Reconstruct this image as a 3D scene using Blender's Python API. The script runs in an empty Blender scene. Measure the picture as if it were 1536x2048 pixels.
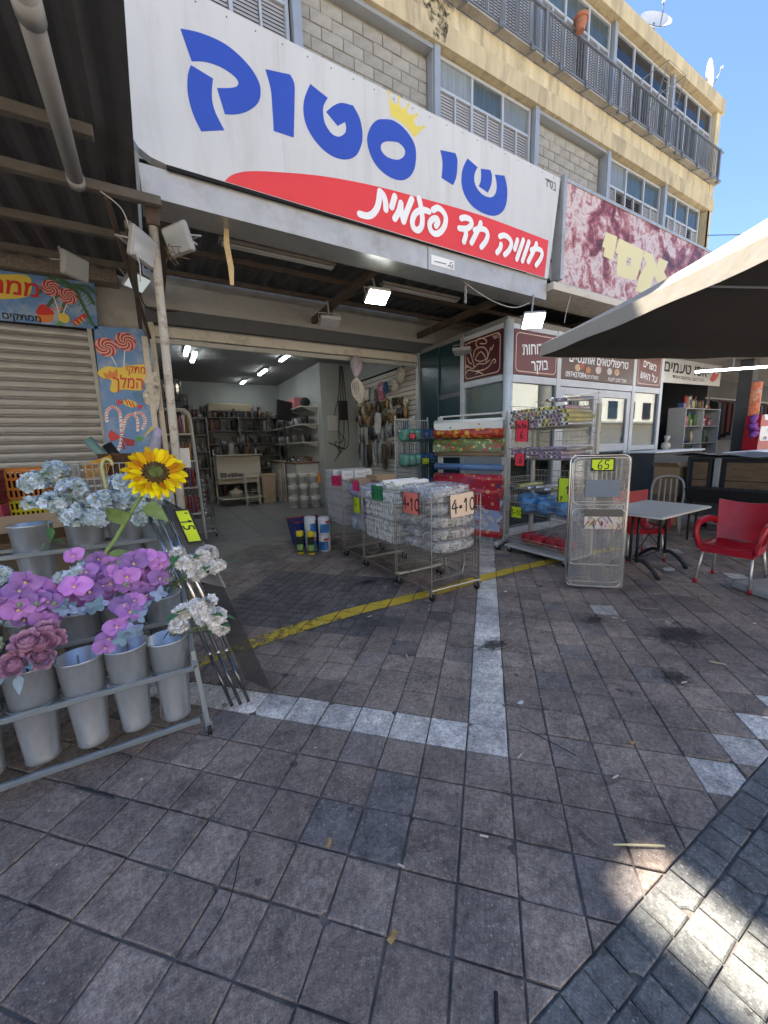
import bpy, bmesh, math, random
from mathutils import Vector, Matrix
from mathutils.geometry import tessellate_polygon
random.seed(11)
SC = bpy.context.scene
COL = SC.collection
# ------------------------------------------------------------------ camera, sky, sun, exposure
def look(pitch, roll, yaw):
    f = Vector((math.sin(yaw)*math.cos(pitch), math.cos(yaw)*math.cos(pitch), math.sin(pitch)))
    r = Vector((math.cos(yaw), -math.sin(yaw), 0)); u = r.cross(f)
    r2 = r*math.cos(roll)+u*math.sin(roll); u2 = -r*math.sin(roll)+u*math.cos(roll)
    return r2, u2, f
CR, CU, CF = look(math.radians(-9.62), math.radians(-1.66), math.radians(30.0))
cam = bpy.data.cameras.new('camera'); cam.sensor_fit = 'HORIZONTAL'; cam.sensor_width = 36.0
cam.lens = 36.0*772/1536; cam.clip_start = 0.05; cam.clip_end = 2000
cam_o = bpy.data.objects.new('camera', cam); COL.objects.link(cam_o)
m3 = Matrix((CR, CU, -CF)).transposed()
cam_o.matrix_world = Matrix.Translation((0, 0, 1.55)) @ m3.to_4x4()
SC.camera = cam_o
SUN_EL = math.radians(63.0); SUN_AZ = math.radians(0.0)          # azimuth from +Y towards +X
w = bpy.data.worlds.new('World'); SC.world = w; w.use_nodes = True
nt = w.node_tree; nt.nodes.clear()
sky = nt.nodes.new('ShaderNodeTexSky'); sky.sky_type = 'NISHITA'; sky.sun_disc = False
sky.sun_elevation = SUN_EL; sky.sun_rotation = SUN_AZ; sky.air_density = 0.85; sky.dust_density = 0.0; sky.ozone_density = 4.0
bg = nt.nodes.new('ShaderNodeBackground'); bg.inputs['Strength'].default_value = 0.052
wo = nt.nodes.new('ShaderNodeOutputWorld')
nt.links.new(sky.outputs[0], bg.inputs[0]); nt.links.new(bg.outputs[0], wo.inputs[0])
sl = bpy.data.lights.new('sun', 'SUN'); sl.energy = 3.9; sl.angle = math.radians(0.53); sl.color = (1.0, 0.90, 0.77)
so = bpy.data.objects.new('sun', sl); COL.objects.link(so); so.location = (3, 30, 40)
sd = Vector((math.sin(SUN_AZ)*math.cos(SUN_EL), math.cos(SUN_AZ)*math.cos(SUN_EL), math.sin(SUN_EL)))
so.rotation_euler = sd.to_track_quat('Z', 'Y').to_euler()
SC.view_settings.view_transform = 'Standard'; SC.view_settings.look = 'None'
SC.view_settings.exposure = 2.6; SC.view_settings.gamma = 1.0; SC.view_settings.use_curve_mapping = False
try:
    SC.cycles.use_denoising = True; SC.cycles.max_bounces = 6; SC.cycles.diffuse_bounces = 4; SC.cycles.glossy_bounces = 3; SC.cycles.transparent_max_bounces = 8
    SC.cycles.sample_clamp_indirect = 6.0; SC.cycles.caustics_reflective = False; SC.cycles.caustics_refractive = False
except Exception: pass

# ------------------------------------------------------------------ materials
MATS = {}
def lin(c):
    return tuple(((v/255.0)/12.92 if v/255.0 <= 0.04045 else ((v/255.0+0.055)/1.055)**2.4) for v in c)
def mat(name, col, rough=0.6, metal=0.0, var=0.0, vscale=6.0, bump=0.0, bscale=40.0, spec=0.5, alpha=1.0, trans=0.0, ior=1.45,
        emit=None, estr=0.0, dirt=None, dirt_amt=0.0, dscale=2.5, rvar=0.0, isl=0.0, sheen=0.0, coat=0.0, sss=0.0, stretch=(1, 1, 1), orand=0.0):
    """col is linear rgb. var: noise brightness variation, dirt: second colour mixed in by a blotchy mask, isl: brightness change per loose piece, orand per object"""
    if name in MATS: return MATS[name]
    m = bpy.data.materials.new(name); m.use_nodes = True; MATS[name] = m
    t = m.node_tree; n = t.nodes; L = t.links
    b = n['Principled BSDF']
    b.inputs['Base Color'].default_value = (*col, 1); b.inputs['Roughness'].default_value = rough
    b.inputs['Metallic'].default_value = metal; b.inputs['Specular IOR Level'].default_value = spec
    b.inputs['Alpha'].default_value = alpha; b.inputs['Transmission Weight'].default_value = trans; b.inputs['IOR'].default_value = ior
    b.inputs['Coat Weight'].default_value = coat; b.inputs['Sheen Weight'].default_value = sheen
    if sss: b.inputs['Subsurface Weight'].default_value = sss; b.inputs['Subsurface Radius'].default_value = (.02, .02, .02)
    if emit: b.inputs['Emission Color'].default_value = (*emit, 1); b.inputs['Emission Strength'].default_value = estr
    need = var or bump or dirt_amt or rvar
    if need:
        tc = n.new('ShaderNodeTexCoord'); mp = n.new('ShaderNodeMapping'); mp.inputs['Scale'].default_value = stretch
        L.new(tc.outputs['Object'], mp.inputs['Vector'])
    cur = None
    def rgb(c):
        r = n.new('ShaderNodeRGB'); r.outputs[0].default_value = (*c, 1); return r.outputs[0]
    def mul(a, bsock, lo, hi):
        mr = n.new('ShaderNodeMapRange'); mr.inputs['To Min'].default_value = lo; mr.inputs['To Max'].default_value = hi; L.new(bsock, mr.inputs['Value'])
        mx = n.new('ShaderNodeMix'); mx.data_type = 'RGBA'; mx.blend_type = 'MULTIPLY'; mx.inputs[0].default_value = 1
        L.new(a, mx.inputs[6]); cc = n.new('ShaderNodeCombineColor')
        for i in range(3): L.new(mr.outputs[0], cc.inputs[i])
        L.new(cc.outputs[0], mx.inputs[7]); return mx.outputs[2]
    if var or isl or dirt_amt or orand: cur = rgb(col)
    if var:
        ns = n.new('ShaderNodeTexNoise'); ns.inputs['Scale'].default_value = vscale; ns.inputs['Detail'].default_value = 5; ns.inputs['Roughness'].default_value = .65
        L.new(mp.outputs[0], ns.inputs['Vector'])
        mr0 = n.new('ShaderNodeMapRange'); mr0.inputs['From Min'].default_value = .25; mr0.inputs['From Max'].default_value = .75; L.new(ns.outputs['Fac'], mr0.inputs['Value'])
        cur = mul(cur, mr0.outputs[0], 1-var, 1+var)
    if isl:
        g = n.new('ShaderNodeNewGeometry'); cur = mul(cur, g.outputs['Random Per Island'], 1-isl, 1+isl)
    if orand:
        oi = n.new('ShaderNodeObjectInfo'); cur = mul(cur, oi.outputs['Random'], 1-orand, 1+orand)
    if dirt_amt:
        ds = n.new('ShaderNodeTexNoise'); ds.inputs['Scale'].default_value = dscale; ds.inputs['Detail'].default_value = 7; ds.inputs['Roughness'].default_value = .7
        L.new(mp.outputs[0], ds.inputs['Vector'])
        rp = n.new('ShaderNodeValToRGB'); rp.color_ramp.elements[0].position = .5; rp.color_ramp.elements[1].position = .72
        rp.color_ramp.elements[1].color = (dirt_amt,)*3+(1,)
        L.new(ds.outputs['Fac'], rp.inputs[0])
        mx = n.new('ShaderNodeMix'); mx.data_type = 'RGBA'; L.new(rp.outputs[0], mx.inputs[0]); L.new(cur, mx.inputs[6]); mx.inputs[7].default_value = (*(dirt or (.05, .04, .03)), 1)
        cur = mx.outputs[2]
    if cur is not None: L.new(cur, b.inputs['Base Color'])
    if rvar:
        rn = n.new('ShaderNodeTexNoise'); rn.inputs['Scale'].default_value = vscale*1.7; rn.inputs['Detail'].default_value = 4; L.new(mp.outputs[0], rn.inputs['Vector'])
        mr = n.new('ShaderNodeMapRange'); mr.inputs['To Min'].default_value = max(0.02, rough-rvar); mr.inputs['To Max'].default_value = min(1, rough+rvar); L.new(rn.outputs['Fac'], mr.inputs['Value']); L.new(mr.outputs[0], b.inputs['Roughness'])
    if bump:
        bn = n.new('ShaderNodeTexNoise'); bn.inputs['Scale'].default_value = bscale; bn.inputs['Detail'].default_value = 4; L.new(mp.outputs[0], bn.inputs['Vector'])
        bp = n.new('ShaderNodeBump'); bp.inputs['Strength'].default_value = bump; bp.inputs['Distance'].default_value = .01; L.new(bn.outputs['Fac'], bp.inputs['Height']); L.new(bp.outputs[0], b.inputs['Normal'])
    return m
def C8(*c): return lin(c)

# ------------------------------------------------------------------ mesh helpers
def frame_from(d):
    d = Vector(d).normalized(); a = Vector((0, 0, 1)) if abs(d.z) < .95 else Vector((1, 0, 0))
    x = d.cross(a).normalized(); y = d.cross(x).normalized(); return x, y, d
class MB:
    def __init__(s): s.v = []; s.f = []; s.m = []; s.mi = 0; s.sm = []; s.smooth = False
    def mat(s, i): s.mi = i; return s
    def sh(s, b): s.smooth = b; return s
    def add(s, vs, fs):
        o = len(s.v); s.v += [tuple(q) for q in vs]
        for f in fs: s.f.append([i+o for i in f]); s.m.append(s.mi); s.sm.append(s.smooth)
        return s
    def box(s, a, b, M=None):
        x0, y0, z0 = a; x1, y1, z1 = b
        vs = [Vector(q) for q in ((x0, y0, z0), (x1, y0, z0), (x1, y1, z0), (x0, y1, z0), (x0, y0, z1), (x1, y0, z1), (x1, y1, z1), (x0, y1, z1))]
        if M: vs = [M @ q for q in vs]
        return s.add(vs, [(3, 2, 1, 0), (4, 5, 6, 7), (0, 1, 5, 4), (1, 2, 6, 5), (2, 3, 7, 6), (3, 0, 4, 7)])
    def cbox(s, a, b, c=.005, M=None):
        """box with chamfered edges (all 12): 24 verts"""
        x0, y0, z0 = a; x1, y1, z1 = b; vs = []; fs = []
        X = (x0, x1); Y = (y0, y1); Z = (z0, z1); idx = {}
        for i in (0, 1):
            for j in (0, 1):
                for k in (0, 1):
                    sx, sy, sz = (1-2*i), (1-2*j), (1-2*k)
                    for ax, q in enumerate(((X[i], Y[j]+sy*c, Z[k]+sz*c), (X[i]+sx*c, Y[j], Z[k]+sz*c), (X[i]+sx*c, Y[j]+sy*c, Z[k]))):
                        idx[(i, j, k, ax)] = len(vs); vs.append(Vector(q))
        for i in (0, 1):
            q = [idx[(i, 0, 0, 0)], idx[(i, 1, 0, 0)], idx[(i, 1, 1, 0)], idx[(i, 0, 1, 0)]]; fs.append(q if i else q[::-1])
            q = [idx[(0, i, 0, 1)], idx[(1, i, 0, 1)], idx[(1, i, 1, 1)], idx[(0, i, 1, 1)]]; fs.append(q[::-1] if i else q)
            q = [idx[(0, 0, i, 2)], idx[(1, 0, i, 2)], idx[(1, 1, i, 2)], idx[(0, 1, i, 2)]]; fs.append(q if i else q[::-1])
            for j in (0, 1):
                fs.append([idx[(0, i, j, 1)], idx[(1, i, j, 1)], idx[(1, i, j, 2)], idx[(0, i, j, 2)]])
                fs.append([idx[(i, 0, j, 0)], idx[(i, 1, j, 0)], idx[(i, 1, j, 2)], idx[(i, 0, j, 2)]])
                fs.append([idx[(i, j, 0, 0)], idx[(i, j, 1, 0)], idx[(i, j, 1, 1)], idx[(i, j, 0, 1)]])
                for k in (0, 1): fs.append([idx[(i, j, k, 0)], idx[(i, j, k, 1)], idx[(i, j, k, 2)]])
        if M: vs = [M @ q for q in vs]
        return s.add(vs, fs)
    def cyl(s, p0, p1, r0, r1=None, n=10, caps=True):
        r1 = r0 if r1 is None else r1; p0 = Vector(p0); p1 = Vector(p1)
        if (p1-p0).length < 1e-6: return s
        x, y, d = frame_from(p1-p0); vs = []
        for p, r in ((p0, r0), (p1, r1)):
            for i in range(n):
                a = 2*math.pi*i/n; vs.append(p+x*math.cos(a)*r+y*math.sin(a)*r)
        fs = [(i, n+i, n+(i+1) % n, (i+1) % n) for i in range(n)]
        if caps: fs += [tuple(range(n)), tuple(range(2*n-1, n-1, -1))]
        return s.add(vs, fs)
    def tube(s, pts, r, n=6, closed=False, caps=True):
        pts = [Vector(q) for q in pts]; N = len(pts); vs = []; rs = r if isinstance(r, (list, tuple)) else [r]*N
        px = None
        for i in range(N):
            if closed: d = pts[(i+1) % N]-pts[i-1]
            else: d = pts[min(i+1, N-1)]-pts[max(i-1, 0)]
            d = d.normalized() if d.length > 1e-9 else Vector((0, 0, 1))
            if px is None: x, y, d = frame_from(d)
            else:
                x = (px-d*px.dot(d))
                if x.length < 1e-6: x, y, d = frame_from(d)
                x.normalize(); y = d.cross(x)
            px = x
            for k in range(n):
                a = 2*math.pi*k/n; vs.append(pts[i]+x*math.cos(a)*rs[i]+y*math.sin(a)*rs[i])
        fs = []
        for i in range(N if closed else N-1):
            j = (i+1) % N
            for k in range(n): fs.append((i*n+k, i*n+(k+1) % n, j*n+(k+1) % n, j*n+k))
        if not closed and caps: fs += [tuple(range(n-1, -1, -1)), tuple(range((N-1)*n, N*n))]
        return s.add(vs, fs)
    def lathe(s, prof, n=24, c=(0, 0, 0), M=None, a0=0, a1=2*math.pi):
        full = abs(a1-a0-2*math.pi) < 1e-6; k = n if full else n+1; vs = []
        for (r, z) in prof:
            for i in range(k):
                a = a0+(a1-a0)*i/n; q = Vector((c[0]+r*math.cos(a), c[1]+r*math.sin(a), c[2]+z)); vs.append(M @ q if M else q)
        fs = []
        for j in range(len(prof)-1):
            for i in range(n):
                i2 = (i+1) % k; fs.append((j*k+i, j*k+i2, (j+1)*k+i2, (j+1)*k+i))
        return s.add(vs, fs)
    def sphere(s, c, r, n=10, m=7, sc=(1, 1, 1), M=None):
        prof = []; vs = []; c = Vector(c)
        for j in range(m+1):
            t = math.pi*j/m
            for i in range(n):
                a = 2*math.pi*i/n; q = Vector((math.sin(t)*math.cos(a)*r*sc[0], math.sin(t)*math.sin(a)*r*sc[1], math.cos(t)*r*sc[2]))
                vs.append((M @ q if M else q)+c)
        fs = []
        for j in range(m):
            for i in range(n):
                fs.append((j*n+i, (j+1)*n+i, (j+1)*n+(i+1) % n, j*n+(i+1) % n))
        return s.add(vs, fs)
    def poly(s, pts):
        return s.add(pts, [tuple(range(len(pts)))])
    def flat(s, loops, o, ux, uy, th=0.0):
        """filled 2-D outline(s) (first outer, rest holes) on plane o+ux*a+uy*b; th: extrude along -(ux x uy)... front face at o"""
        o = Vector(o); ux = Vector(ux); uy = Vector(uy); nrm = ux.cross(uy).normalized()
        L3 = [[Vector((q[0], q[1], 0)) for q in lp] for lp in loops]
        tris = tessellate_polygon(L3); P = [q for lp in L3 for q in lp]
        vs = [o+ux*q.x+uy*q.y for q in P]
        fs = []
        for t in tris:
            a, b, c = (vs[i] for i in t)
            fs.append(t if (b-a).cross(c-a).dot(nrm) > 0 else t[::-1])
        s.add(vs, fs)
        if th:
            base = 0
            for lp in L3:
                n = len(lp); q = [o+ux*a.x+uy*a.y for a in lp]; q2 = [a-nrm*th for a in q]
                s.add(q+q2, [(i, (i+1) % n, n+(i+1) % n, n+i) for i in range(n)])
        return s
    def grid(s, fn, nu, nv):
        vs = [fn(i/nu, j/nv) for j in range(nv+1) for i in range(nu+1)]
        return s.add(vs, [(j*(nu+1)+i, j*(nu+1)+i+1, (j+1)*(nu+1)+i+1, (j+1)*(nu+1)+i) for j in range(nv) for i in range(nu)])
    def mesh(s, name, mats, origin=(0, 0, 0)):
        me = bpy.data.meshes.new(name); o = Vector(origin)
        me.from_pydata([tuple(Vector(q)-o) for q in s.v], [], s.f)
        for mm in (mats if isinstance(mats, (list, tuple)) else [mats]): me.materials.append(mm)
        me.polygons.foreach_set('material_index', s.m); me.polygons.foreach_set('use_smooth', s.sm)
        me.update(); return me
    def build(s, name, mats, parent=None, **kw):
        org = (0, 0, 0); p = parent
        org = Vector((0, 0, 0))
        while p is not None:
            if p.get('_w'): org += Vector(p.location)
            p = p.parent
        me = s.mesh(name, mats, org); return place(name, me, parent, **kw)
def place(name, me, parent=None, label=None, cat=None, group=None, kind=None, loc=None, rot=None, scale=None):
    o = bpy.data.objects.new(name, me); COL.objects.link(o)
    if parent is not None: o.parent = parent
    if loc is not None: o.location = loc
    if rot is not None: o.rotation_euler = rot
    if scale is not None: o.scale = scale
    return tag(o, label, cat, group, kind)
def tag(o, label=None, cat=None, group=None, kind=None):
    if label: o['label'] = label
    if cat: o['category'] = cat
    if group: o['group'] = group
    if kind: o['kind'] = kind
    return o
def thing(name, label, cat, loc=(0, 0, 0), rz=0.0, group=None, world=False, kind=None):
    """Empty at the thing's base; world=True: its parts are given in world coordinates"""
    o = bpy.data.objects.new(name, None); COL.objects.link(o); o.empty_display_size = .1
    o.location = loc; o.rotation_euler = (0, 0, rz)
    if world: o['_w'] = 1
    return tag(o, label, cat, group, kind)
def dup(o, loc=None, rz=None, label=None, parent=None):
    c = o.copy(); COL.objects.link(c); c.parent = parent
    if loc is not None: c.location = loc
    if rz is not None: c.rotation_euler[2] = rz
    if label: c['label'] = label
    for ch in list(o.children): dup(ch, parent=c)
    return c
def crom(pts, n=6, closed=True):
    """Catmull-Rom through pts; a third element 1 marks a sharp corner"""
    N = len(pts); out = []
    def P(i):
        return pts[i % N] if closed else pts[max(0, min(N-1, i))]
    for i in range(N if closed else N-1):
        p1 = P(i); p2 = P(i+1); c1 = len(p1) > 2; c2 = len(p2) > 2
        if c1 and c2: out.append(p1[:2]); continue
        p0 = p1 if c1 else P(i-1); p3 = p2 if c2 else P(i+2)
        for k in range(n):
            t = k/n; t2 = t*t; t3 = t2*t
            out.append(tuple(.5*((2*p1[a])+(-p0[a]+p2[a])*t+(2*p0[a]-5*p1[a]+4*p2[a]-p3[a])*t2+(-p0[a]+3*p1[a]-3*p2[a]+p3[a])*t3) for a in (0, 1)))
    if not closed: out.append(pts[-1][:2])
    return out
def crom3(pts, n=6):
    pts = [Vector(q) for q in pts]; out = []; N = len(pts)
    for i in range(N-1):
        p0, p1, p2, p3 = pts[max(0, i-1)], pts[i], pts[i+1], pts[min(N-1, i+2)]
        for k in range(n):
            t = k/n; out.append(.5*((2*p1)+(-p0+p2)*t+(2*p0-5*p1+4*p2-p3)*t*t+(-p0+3*p1-3*p2+p3)*t*t*t))
    out.append(pts[-1]); return out
def stroke2(pts, wd, n=5):
    """2-D brush stroke of width wd as an outline with round ends"""
    c = crom(pts, n, closed=False) if len(pts) > 2 else [pts[0][:2], pts[1][:2]]
    L = []; Rr = []; N = len(c); r = wd/2
    for i in range(N):
        a = c[max(0, i-1)]; b = c[min(N-1, i+1)]; dx, dy = b[0]-a[0], b[1]-a[1]; l = math.hypot(dx, dy) or 1
        L.append((c[i][0]-dy/l*r, c[i][1]+dx/l*r)); Rr.append((c[i][0]+dy/l*r, c[i][1]-dx/l*r))
    def cap(cen, frm, sgn):
        a0 = math.atan2(frm[1]-cen[1], frm[0]-cen[0]); return [(cen[0]+math.cos(a0+sgn*math.pi*k/5)*r, cen[1]+math.sin(a0+sgn*math.pi*k/5)*r) for k in range(1, 5)]
    return L+cap(c[-1], L[-1], -1)+Rr[::-1]+cap(c[0], Rr[0], -1)
def strokes_flat(mb, strokes, wd, o, ux, uy, dz=.0004):
    """each stroke as a ribbon of quads plus round ends; every next stroke a hair in front so crossings never lie in one plane"""
    nrm = Vector(ux).cross(Vector(uy)).normalized()
    for i, s_ in enumerate(strokes):
        lp = stroke2(s_, wd); n = (len(lp)-8)//2; off = Vector(o)+nrm*dz*i
        ramp_ = lambda j: nrm*(.00012*(j if j < n else (n if j < n+4 else (2*n+3-j if j < 2*n+4 else 0))))
        V = [off+Vector(ux)*q[0]+Vector(uy)*q[1]+ramp_(j) for j, q in enumerate(lp)]
        fs = []
        for k in range(n-1): fs.append((k, 2*n+4-1-k, 2*n+4-2-k, k+1))
        fs.append(tuple([n-1, n, n+1, n+2, n+3, n+4])); fs.append(tuple([2*n+3]+list(range(2*n+4, 2*n+8))+[0]))
        mb.add(V, [f[::-1] for f in fs[:-2]]+[f[::-1] for f in fs[-2:]])
def text_mesh(mb, body, o, ux, uy, size, align='CENTER', bold=0.0, maxw=None):
    """flat lettering; Hebrew strings are given in reading order and laid out right to left"""
    def rtl(t):
        if not any('\u0590' <= ch <= '\u05ff' for ch in t): return t
        toks = []; cur = ''; isn = None
        for ch in t:
            d = ch.isdigit() or ch in '.,:' and cur and cur[-1].isdigit()
            if isn is None or d == isn: cur += ch
            else: toks.append((isn, cur)); cur = ch
            isn = d
        toks.append((isn, cur)); return ''.join(a if k else a[::-1] for k, a in toks[::-1])
    cu = bpy.data.curves.new('txt', 'FONT'); cu.body = rtl(body); cu.size = size; cu.align_x = align; cu.offset = bold*size; cu.resolution_u = 3
    ob = bpy.data.objects.new('txt', cu); COL.objects.link(ob)
    dg = bpy.context.evaluated_depsgraph_get(); me = bpy.data.meshes.new_from_object(ob.evaluated_get(dg))
    o = Vector(o); ux = Vector(ux); uy = Vector(uy); k = 1.0
    if maxw and len(me.vertices):
        xs = [v.co.x for v in me.vertices]; wdt = max(xs)-min(xs); k = maxw/wdt if wdt > 1e-6 else 1
    mb.add([o+ux*(v.co.x*k)+uy*v.co.y for v in me.vertices], [tuple(p.vertices) for p in me.polygons])
    bpy.data.objects.remove(ob); bpy.data.curves.remove(cu); bpy.data.meshes.remove(me)
    return mb
def circle2(cx, cy, r, n=20, sy=1.0, rot=0): return [(cx+math.cos(rot+2*math.pi*i/n)*r, cy+math.sin(rot+2*math.pi*i/n)*r*sy) for i in range(n)]
XA = Vector((1, 0, 0)); YA = Vector((0, 1, 0)); ZA = Vector((0, 0, 1))
# ------------------------------------------------------------------ ground
def paver_material(name, c1, c2, c3, speck=.8, island=False, rough=.55):
    m = bpy.data.materials.new(name); m.use_nodes = True; t = m.node_tree; n = t.nodes; L = t.links; b = n['Principled BSDF']
    g = n.new('ShaderNodeNewGeometry'); oi = n.new('ShaderNodeObjectInfo')
    pos = g.outputs['Position']
    rnd = g.outputs['Random Per Island'] if island else oi.outputs['Random']
    def noise(sc, det=5, ro=.6, dist=0):
        q = n.new('ShaderNodeTexNoise'); q.inputs['Scale'].default_value = sc; q.inputs['Detail'].default_value = det; q.inputs['Roughness'].default_value = ro; q.inputs['Distortion'].default_value = dist
        L.new(pos, q.inputs['Vector']); return q.outputs['Fac']
    def ramp(s, stops):
        r = n.new('ShaderNodeValToRGB'); L.new(s, r.inputs[0]); e = r.color_ramp.elements
        while len(e) < len(stops): e.new(.5)
        for el, (p, c) in zip(e, stops): el.position = p; el.color = (*c, 1)
        return r.outputs[0]
    def mix(f, a, bb, mode='MIX'):
        x = n.new('ShaderNodeMix'); x.data_type = 'RGBA'; x.blend_type = mode
        if isinstance(f, float): x.inputs[0].default_value = f
        else: L.new(f, x.inputs[0])
        for s_, k in ((a, 6), (bb, 7)):
            if isinstance(s_, tuple): x.inputs[k].default_value = (*s_, 1)
            else: L.new(s_, x.inputs[k])
        return x.outputs[2]
    col = ramp(rnd, [(0, c1), (.88, c2), (.94, c3), (1, tuple(v*.9 for v in c3))])
    col = mix(1.0, col, ramp(noise(11, 8, .78), [(.3, (.55,)*3), (.7, (1.4,)*3)]), 'MULTIPLY')          # mottling
    col = mix(1.0, col, ramp(noise(1.3, 5, .65, .6), [(.34, (.60, .60, .62)), (.60, (1.10, 1.08, 1.05))]), 'MULTIPLY')   # grime in broad patches
    fr = n.new('ShaderNodeMath'); fr.operation = 'MULTIPLY'; fr.inputs[1].default_value = 7.13; L.new(rnd, fr.inputs[0]); f2 = n.new('ShaderNodeMath'); f2.operation = 'FRACT'; L.new(fr.outputs[0], f2.inputs[0])
    col = mix(1.0, col, ramp(f2.outputs[0], [(0, (.82,)*3), (.85, (1.08,)*3), (1, (1.25, 1.23, 1.21))]), 'MULTIPLY')      # each paver its own shade
    col = mix(1.0, col, ramp(noise(48, 5, .75), [(.36, (.66,)*3), (.64, (1.34,)*3)]), 'MULTIPLY')                      # coarse grain of the stone
    col = mix(1.0, col, ramp(noise(3.2, 9, .8, 1.2), [(.36, (.5, .5, .52)), (.47, (1, 1, 1))]), 'MULTIPLY')            # trodden-in dirt
    col = mix(ramp(noise(6.5, 10, .85, 2.0), [(.60, (0, 0, 0)), (.74, (.55,)*3)]), col, (.34, .32, .30))                # pale scuffs
    fine = noise(190, 4, .85)
    col = mix(1.0, col, ramp(fine, [(.32, (.5,)*3), (.68, (1.6,)*3)]), 'MULTIPLY')
    v = n.new('ShaderNodeTexVoronoi'); v.inputs['Scale'].default_value = 78; L.new(pos, v.inputs['Vector'])
    sp = n.new('ShaderNodeMath'); sp.operation = 'LESS_THAN'; L.new(v.outputs['Distance'], sp.inputs[0])
    sep = n.new('ShaderNodeSeparateColor'); L.new(v.outputs['Color'], sep.inputs[0])
    th = n.new('ShaderNodeMapRange'); th.inputs['From Min'].default_value = .40; th.inputs['To Min'].default_value = 0; th.inputs['To Max'].default_value = .33; L.new(sep.outputs[0], th.inputs['Value']); L.new(th.outputs[0], sp.inputs[1])
    sm = n.new('ShaderNodeMath'); sm.operation = 'MULTIPLY'; L.new(sp.outputs[0], sm.inputs[0]); mskn = noise(2.3, 4, .7)
    mr = n.new('ShaderNodeMapRange'); mr.inputs['From Min'].default_value = .36; mr.inputs['From Max'].default_value = .60; mr.inputs['To Max'].default_value = speck; L.new(mskn, mr.inputs['Value']); L.new(mr.outputs[0], sm.inputs[1])
    col = mix(sm.outputs[0], col, (.42, .41, .39))
    # dark gum spots and oil stains with a shape of their own
    v2 = n.new('ShaderNodeTexVoronoi'); v2.inputs['Scale'].default_value = 4.6
    dv = n.new('ShaderNodeVectorMath'); dv.operation = 'ADD'; L.new(pos, dv.inputs[0])
    nv = n.new('ShaderNodeTexNoise'); nv.inputs['Scale'].default_value = 30; L.new(pos, nv.inputs['Vector'])
    sc = n.new('ShaderNodeVectorMath'); sc.operation = 'SCALE'; sc.inputs[3].default_value = .03; L.new(nv.outputs['Color'], sc.inputs[0]); L.new(sc.outputs[0], dv.inputs[1]); L.new(dv.outputs[0], v2.inputs['Vector'])
    sep2 = n.new('ShaderNodeSeparateColor'); L.new(v2.outputs['Color'], sep2.inputs[0])
    t2 = n.new('ShaderNodeMapRange'); t2.inputs['From Min'].default_value = .25; t2.inputs['To Min'].default_value = 0; t2.inputs['To Max'].default_value = .13; L.new(sep2.outputs[0], t2.inputs['Value'])
    lt = n.new('ShaderNodeMath'); lt.operation = 'LESS_THAN'; L.new(v2.outputs['Distance'], lt.inputs[0]); L.new(t2.outputs[0], lt.inputs[1])
    l2 = n.new('ShaderNodeMath'); l2.operation = 'MULTIPLY'; l2.inputs[1].default_value = .75; L.new(lt.outputs[0], l2.inputs[0])
    col = mix(l2.outputs[0], col, (.03, .028, .028))
    L.new(col, b.inputs['Base Color'])
    rr = n.new('ShaderNodeMapRange'); rr.inputs['To Min'].default_value = rough-.15; rr.inputs['To Max'].default_value = rough+.2; L.new(noise(5, 4), rr.inputs['Value']); L.new(rr.outputs[0], b.inputs['Roughness'])
    bp = n.new('ShaderNodeBump'); bp.inputs['Strength'].default_value = .5; bp.inputs['Distance'].default_value = .004
    ad = n.new('ShaderNodeMath'); ad.operation = 'ADD'; L.new(fine, ad.inputs[0]); L.new(noise(40, 4), ad.inputs[1]); L.new(ad.outputs[0], bp.inputs['Height']); L.new(bp.outputs[0], b.inputs['Normal'])
    return m
PV = ((.255, .206, .174), (.295, .242, .205), (.195, .176, .168))
PM = paver_material('paver_brown', *PV); PMi = paver_material('paver_brown_field', *PV, island=True)
PW = paver_material('paver_white', (.62, .60, .555), (.70, .68, .63), (.55, .54, .50), .3)
PS = paver_material('paver_slate', (.12, .113, .112), (.145, .137, .134), (.10, .097, .097), .4)
PB = paver_material('paver_teal', (.145, .155, .152), (.178, .184, .176), (.125, .136, .136), .7)
PBi = paver_material('paver_teal_field', (.145, .155, .152), (.178, .184, .176), (.125, .136, .136), .7, island=True)
sand = mat('joint_sand', (.15, .135, .12), .95, var=.75, vscale=9, bump=.6, bscale=120)
far = mat('far_paving', (.26, .235, .21), .8, var=.25, vscale=3)
G = MB().box((-120, -120, -.4), (160, 160, -.0085)).build('ground', [sand], kind='structure')
T = .20909; G0 = (.765, 2.059)        # paver pitch and the world place of grid node (0,0); the paving runs at 45 degrees to the shop fronts
S2 = math.sqrt(.5)
def g2w(a, b): return (G0[0]+(a+b)*S2*T, G0[1]+(-a+b)*S2*T)
def clip(poly, nx, ny, d):
    out = []
    for i in range(len(poly)):
        a = poly[i]; b = poly[(i+1) % len(poly)]; da = a[0]*nx+a[1]*ny-d; db = b[0]*nx+b[1]*ny-d
        if da >= 0: out.append(a)
        if (da >= 0) != (db >= 0):
            t = da/(da-db); out.append((a[0]+(b[0]-a[0])*t, a[1]+(b[1]-a[1])*t))
    return out
def inset(poly, k):
    n = len(poly); out = []
    for i in range(n):
        a = Vector(poly[i-1]); b = Vector(poly[i]); c = Vector(poly[(i+1) % n]); d1 = (b-a).normalized(); d2 = (c-b).normalized()
        n1 = Vector((-d1.y, d1.x)); n2 = Vector((-d2.y, d2.x)); m = n1+n2
        m = m/max(.25, m.dot(m))*2*k if m.length > 1e-6 else n1*k
        out.append((b.x+m.x, b.y+m.y))
    return out
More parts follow.
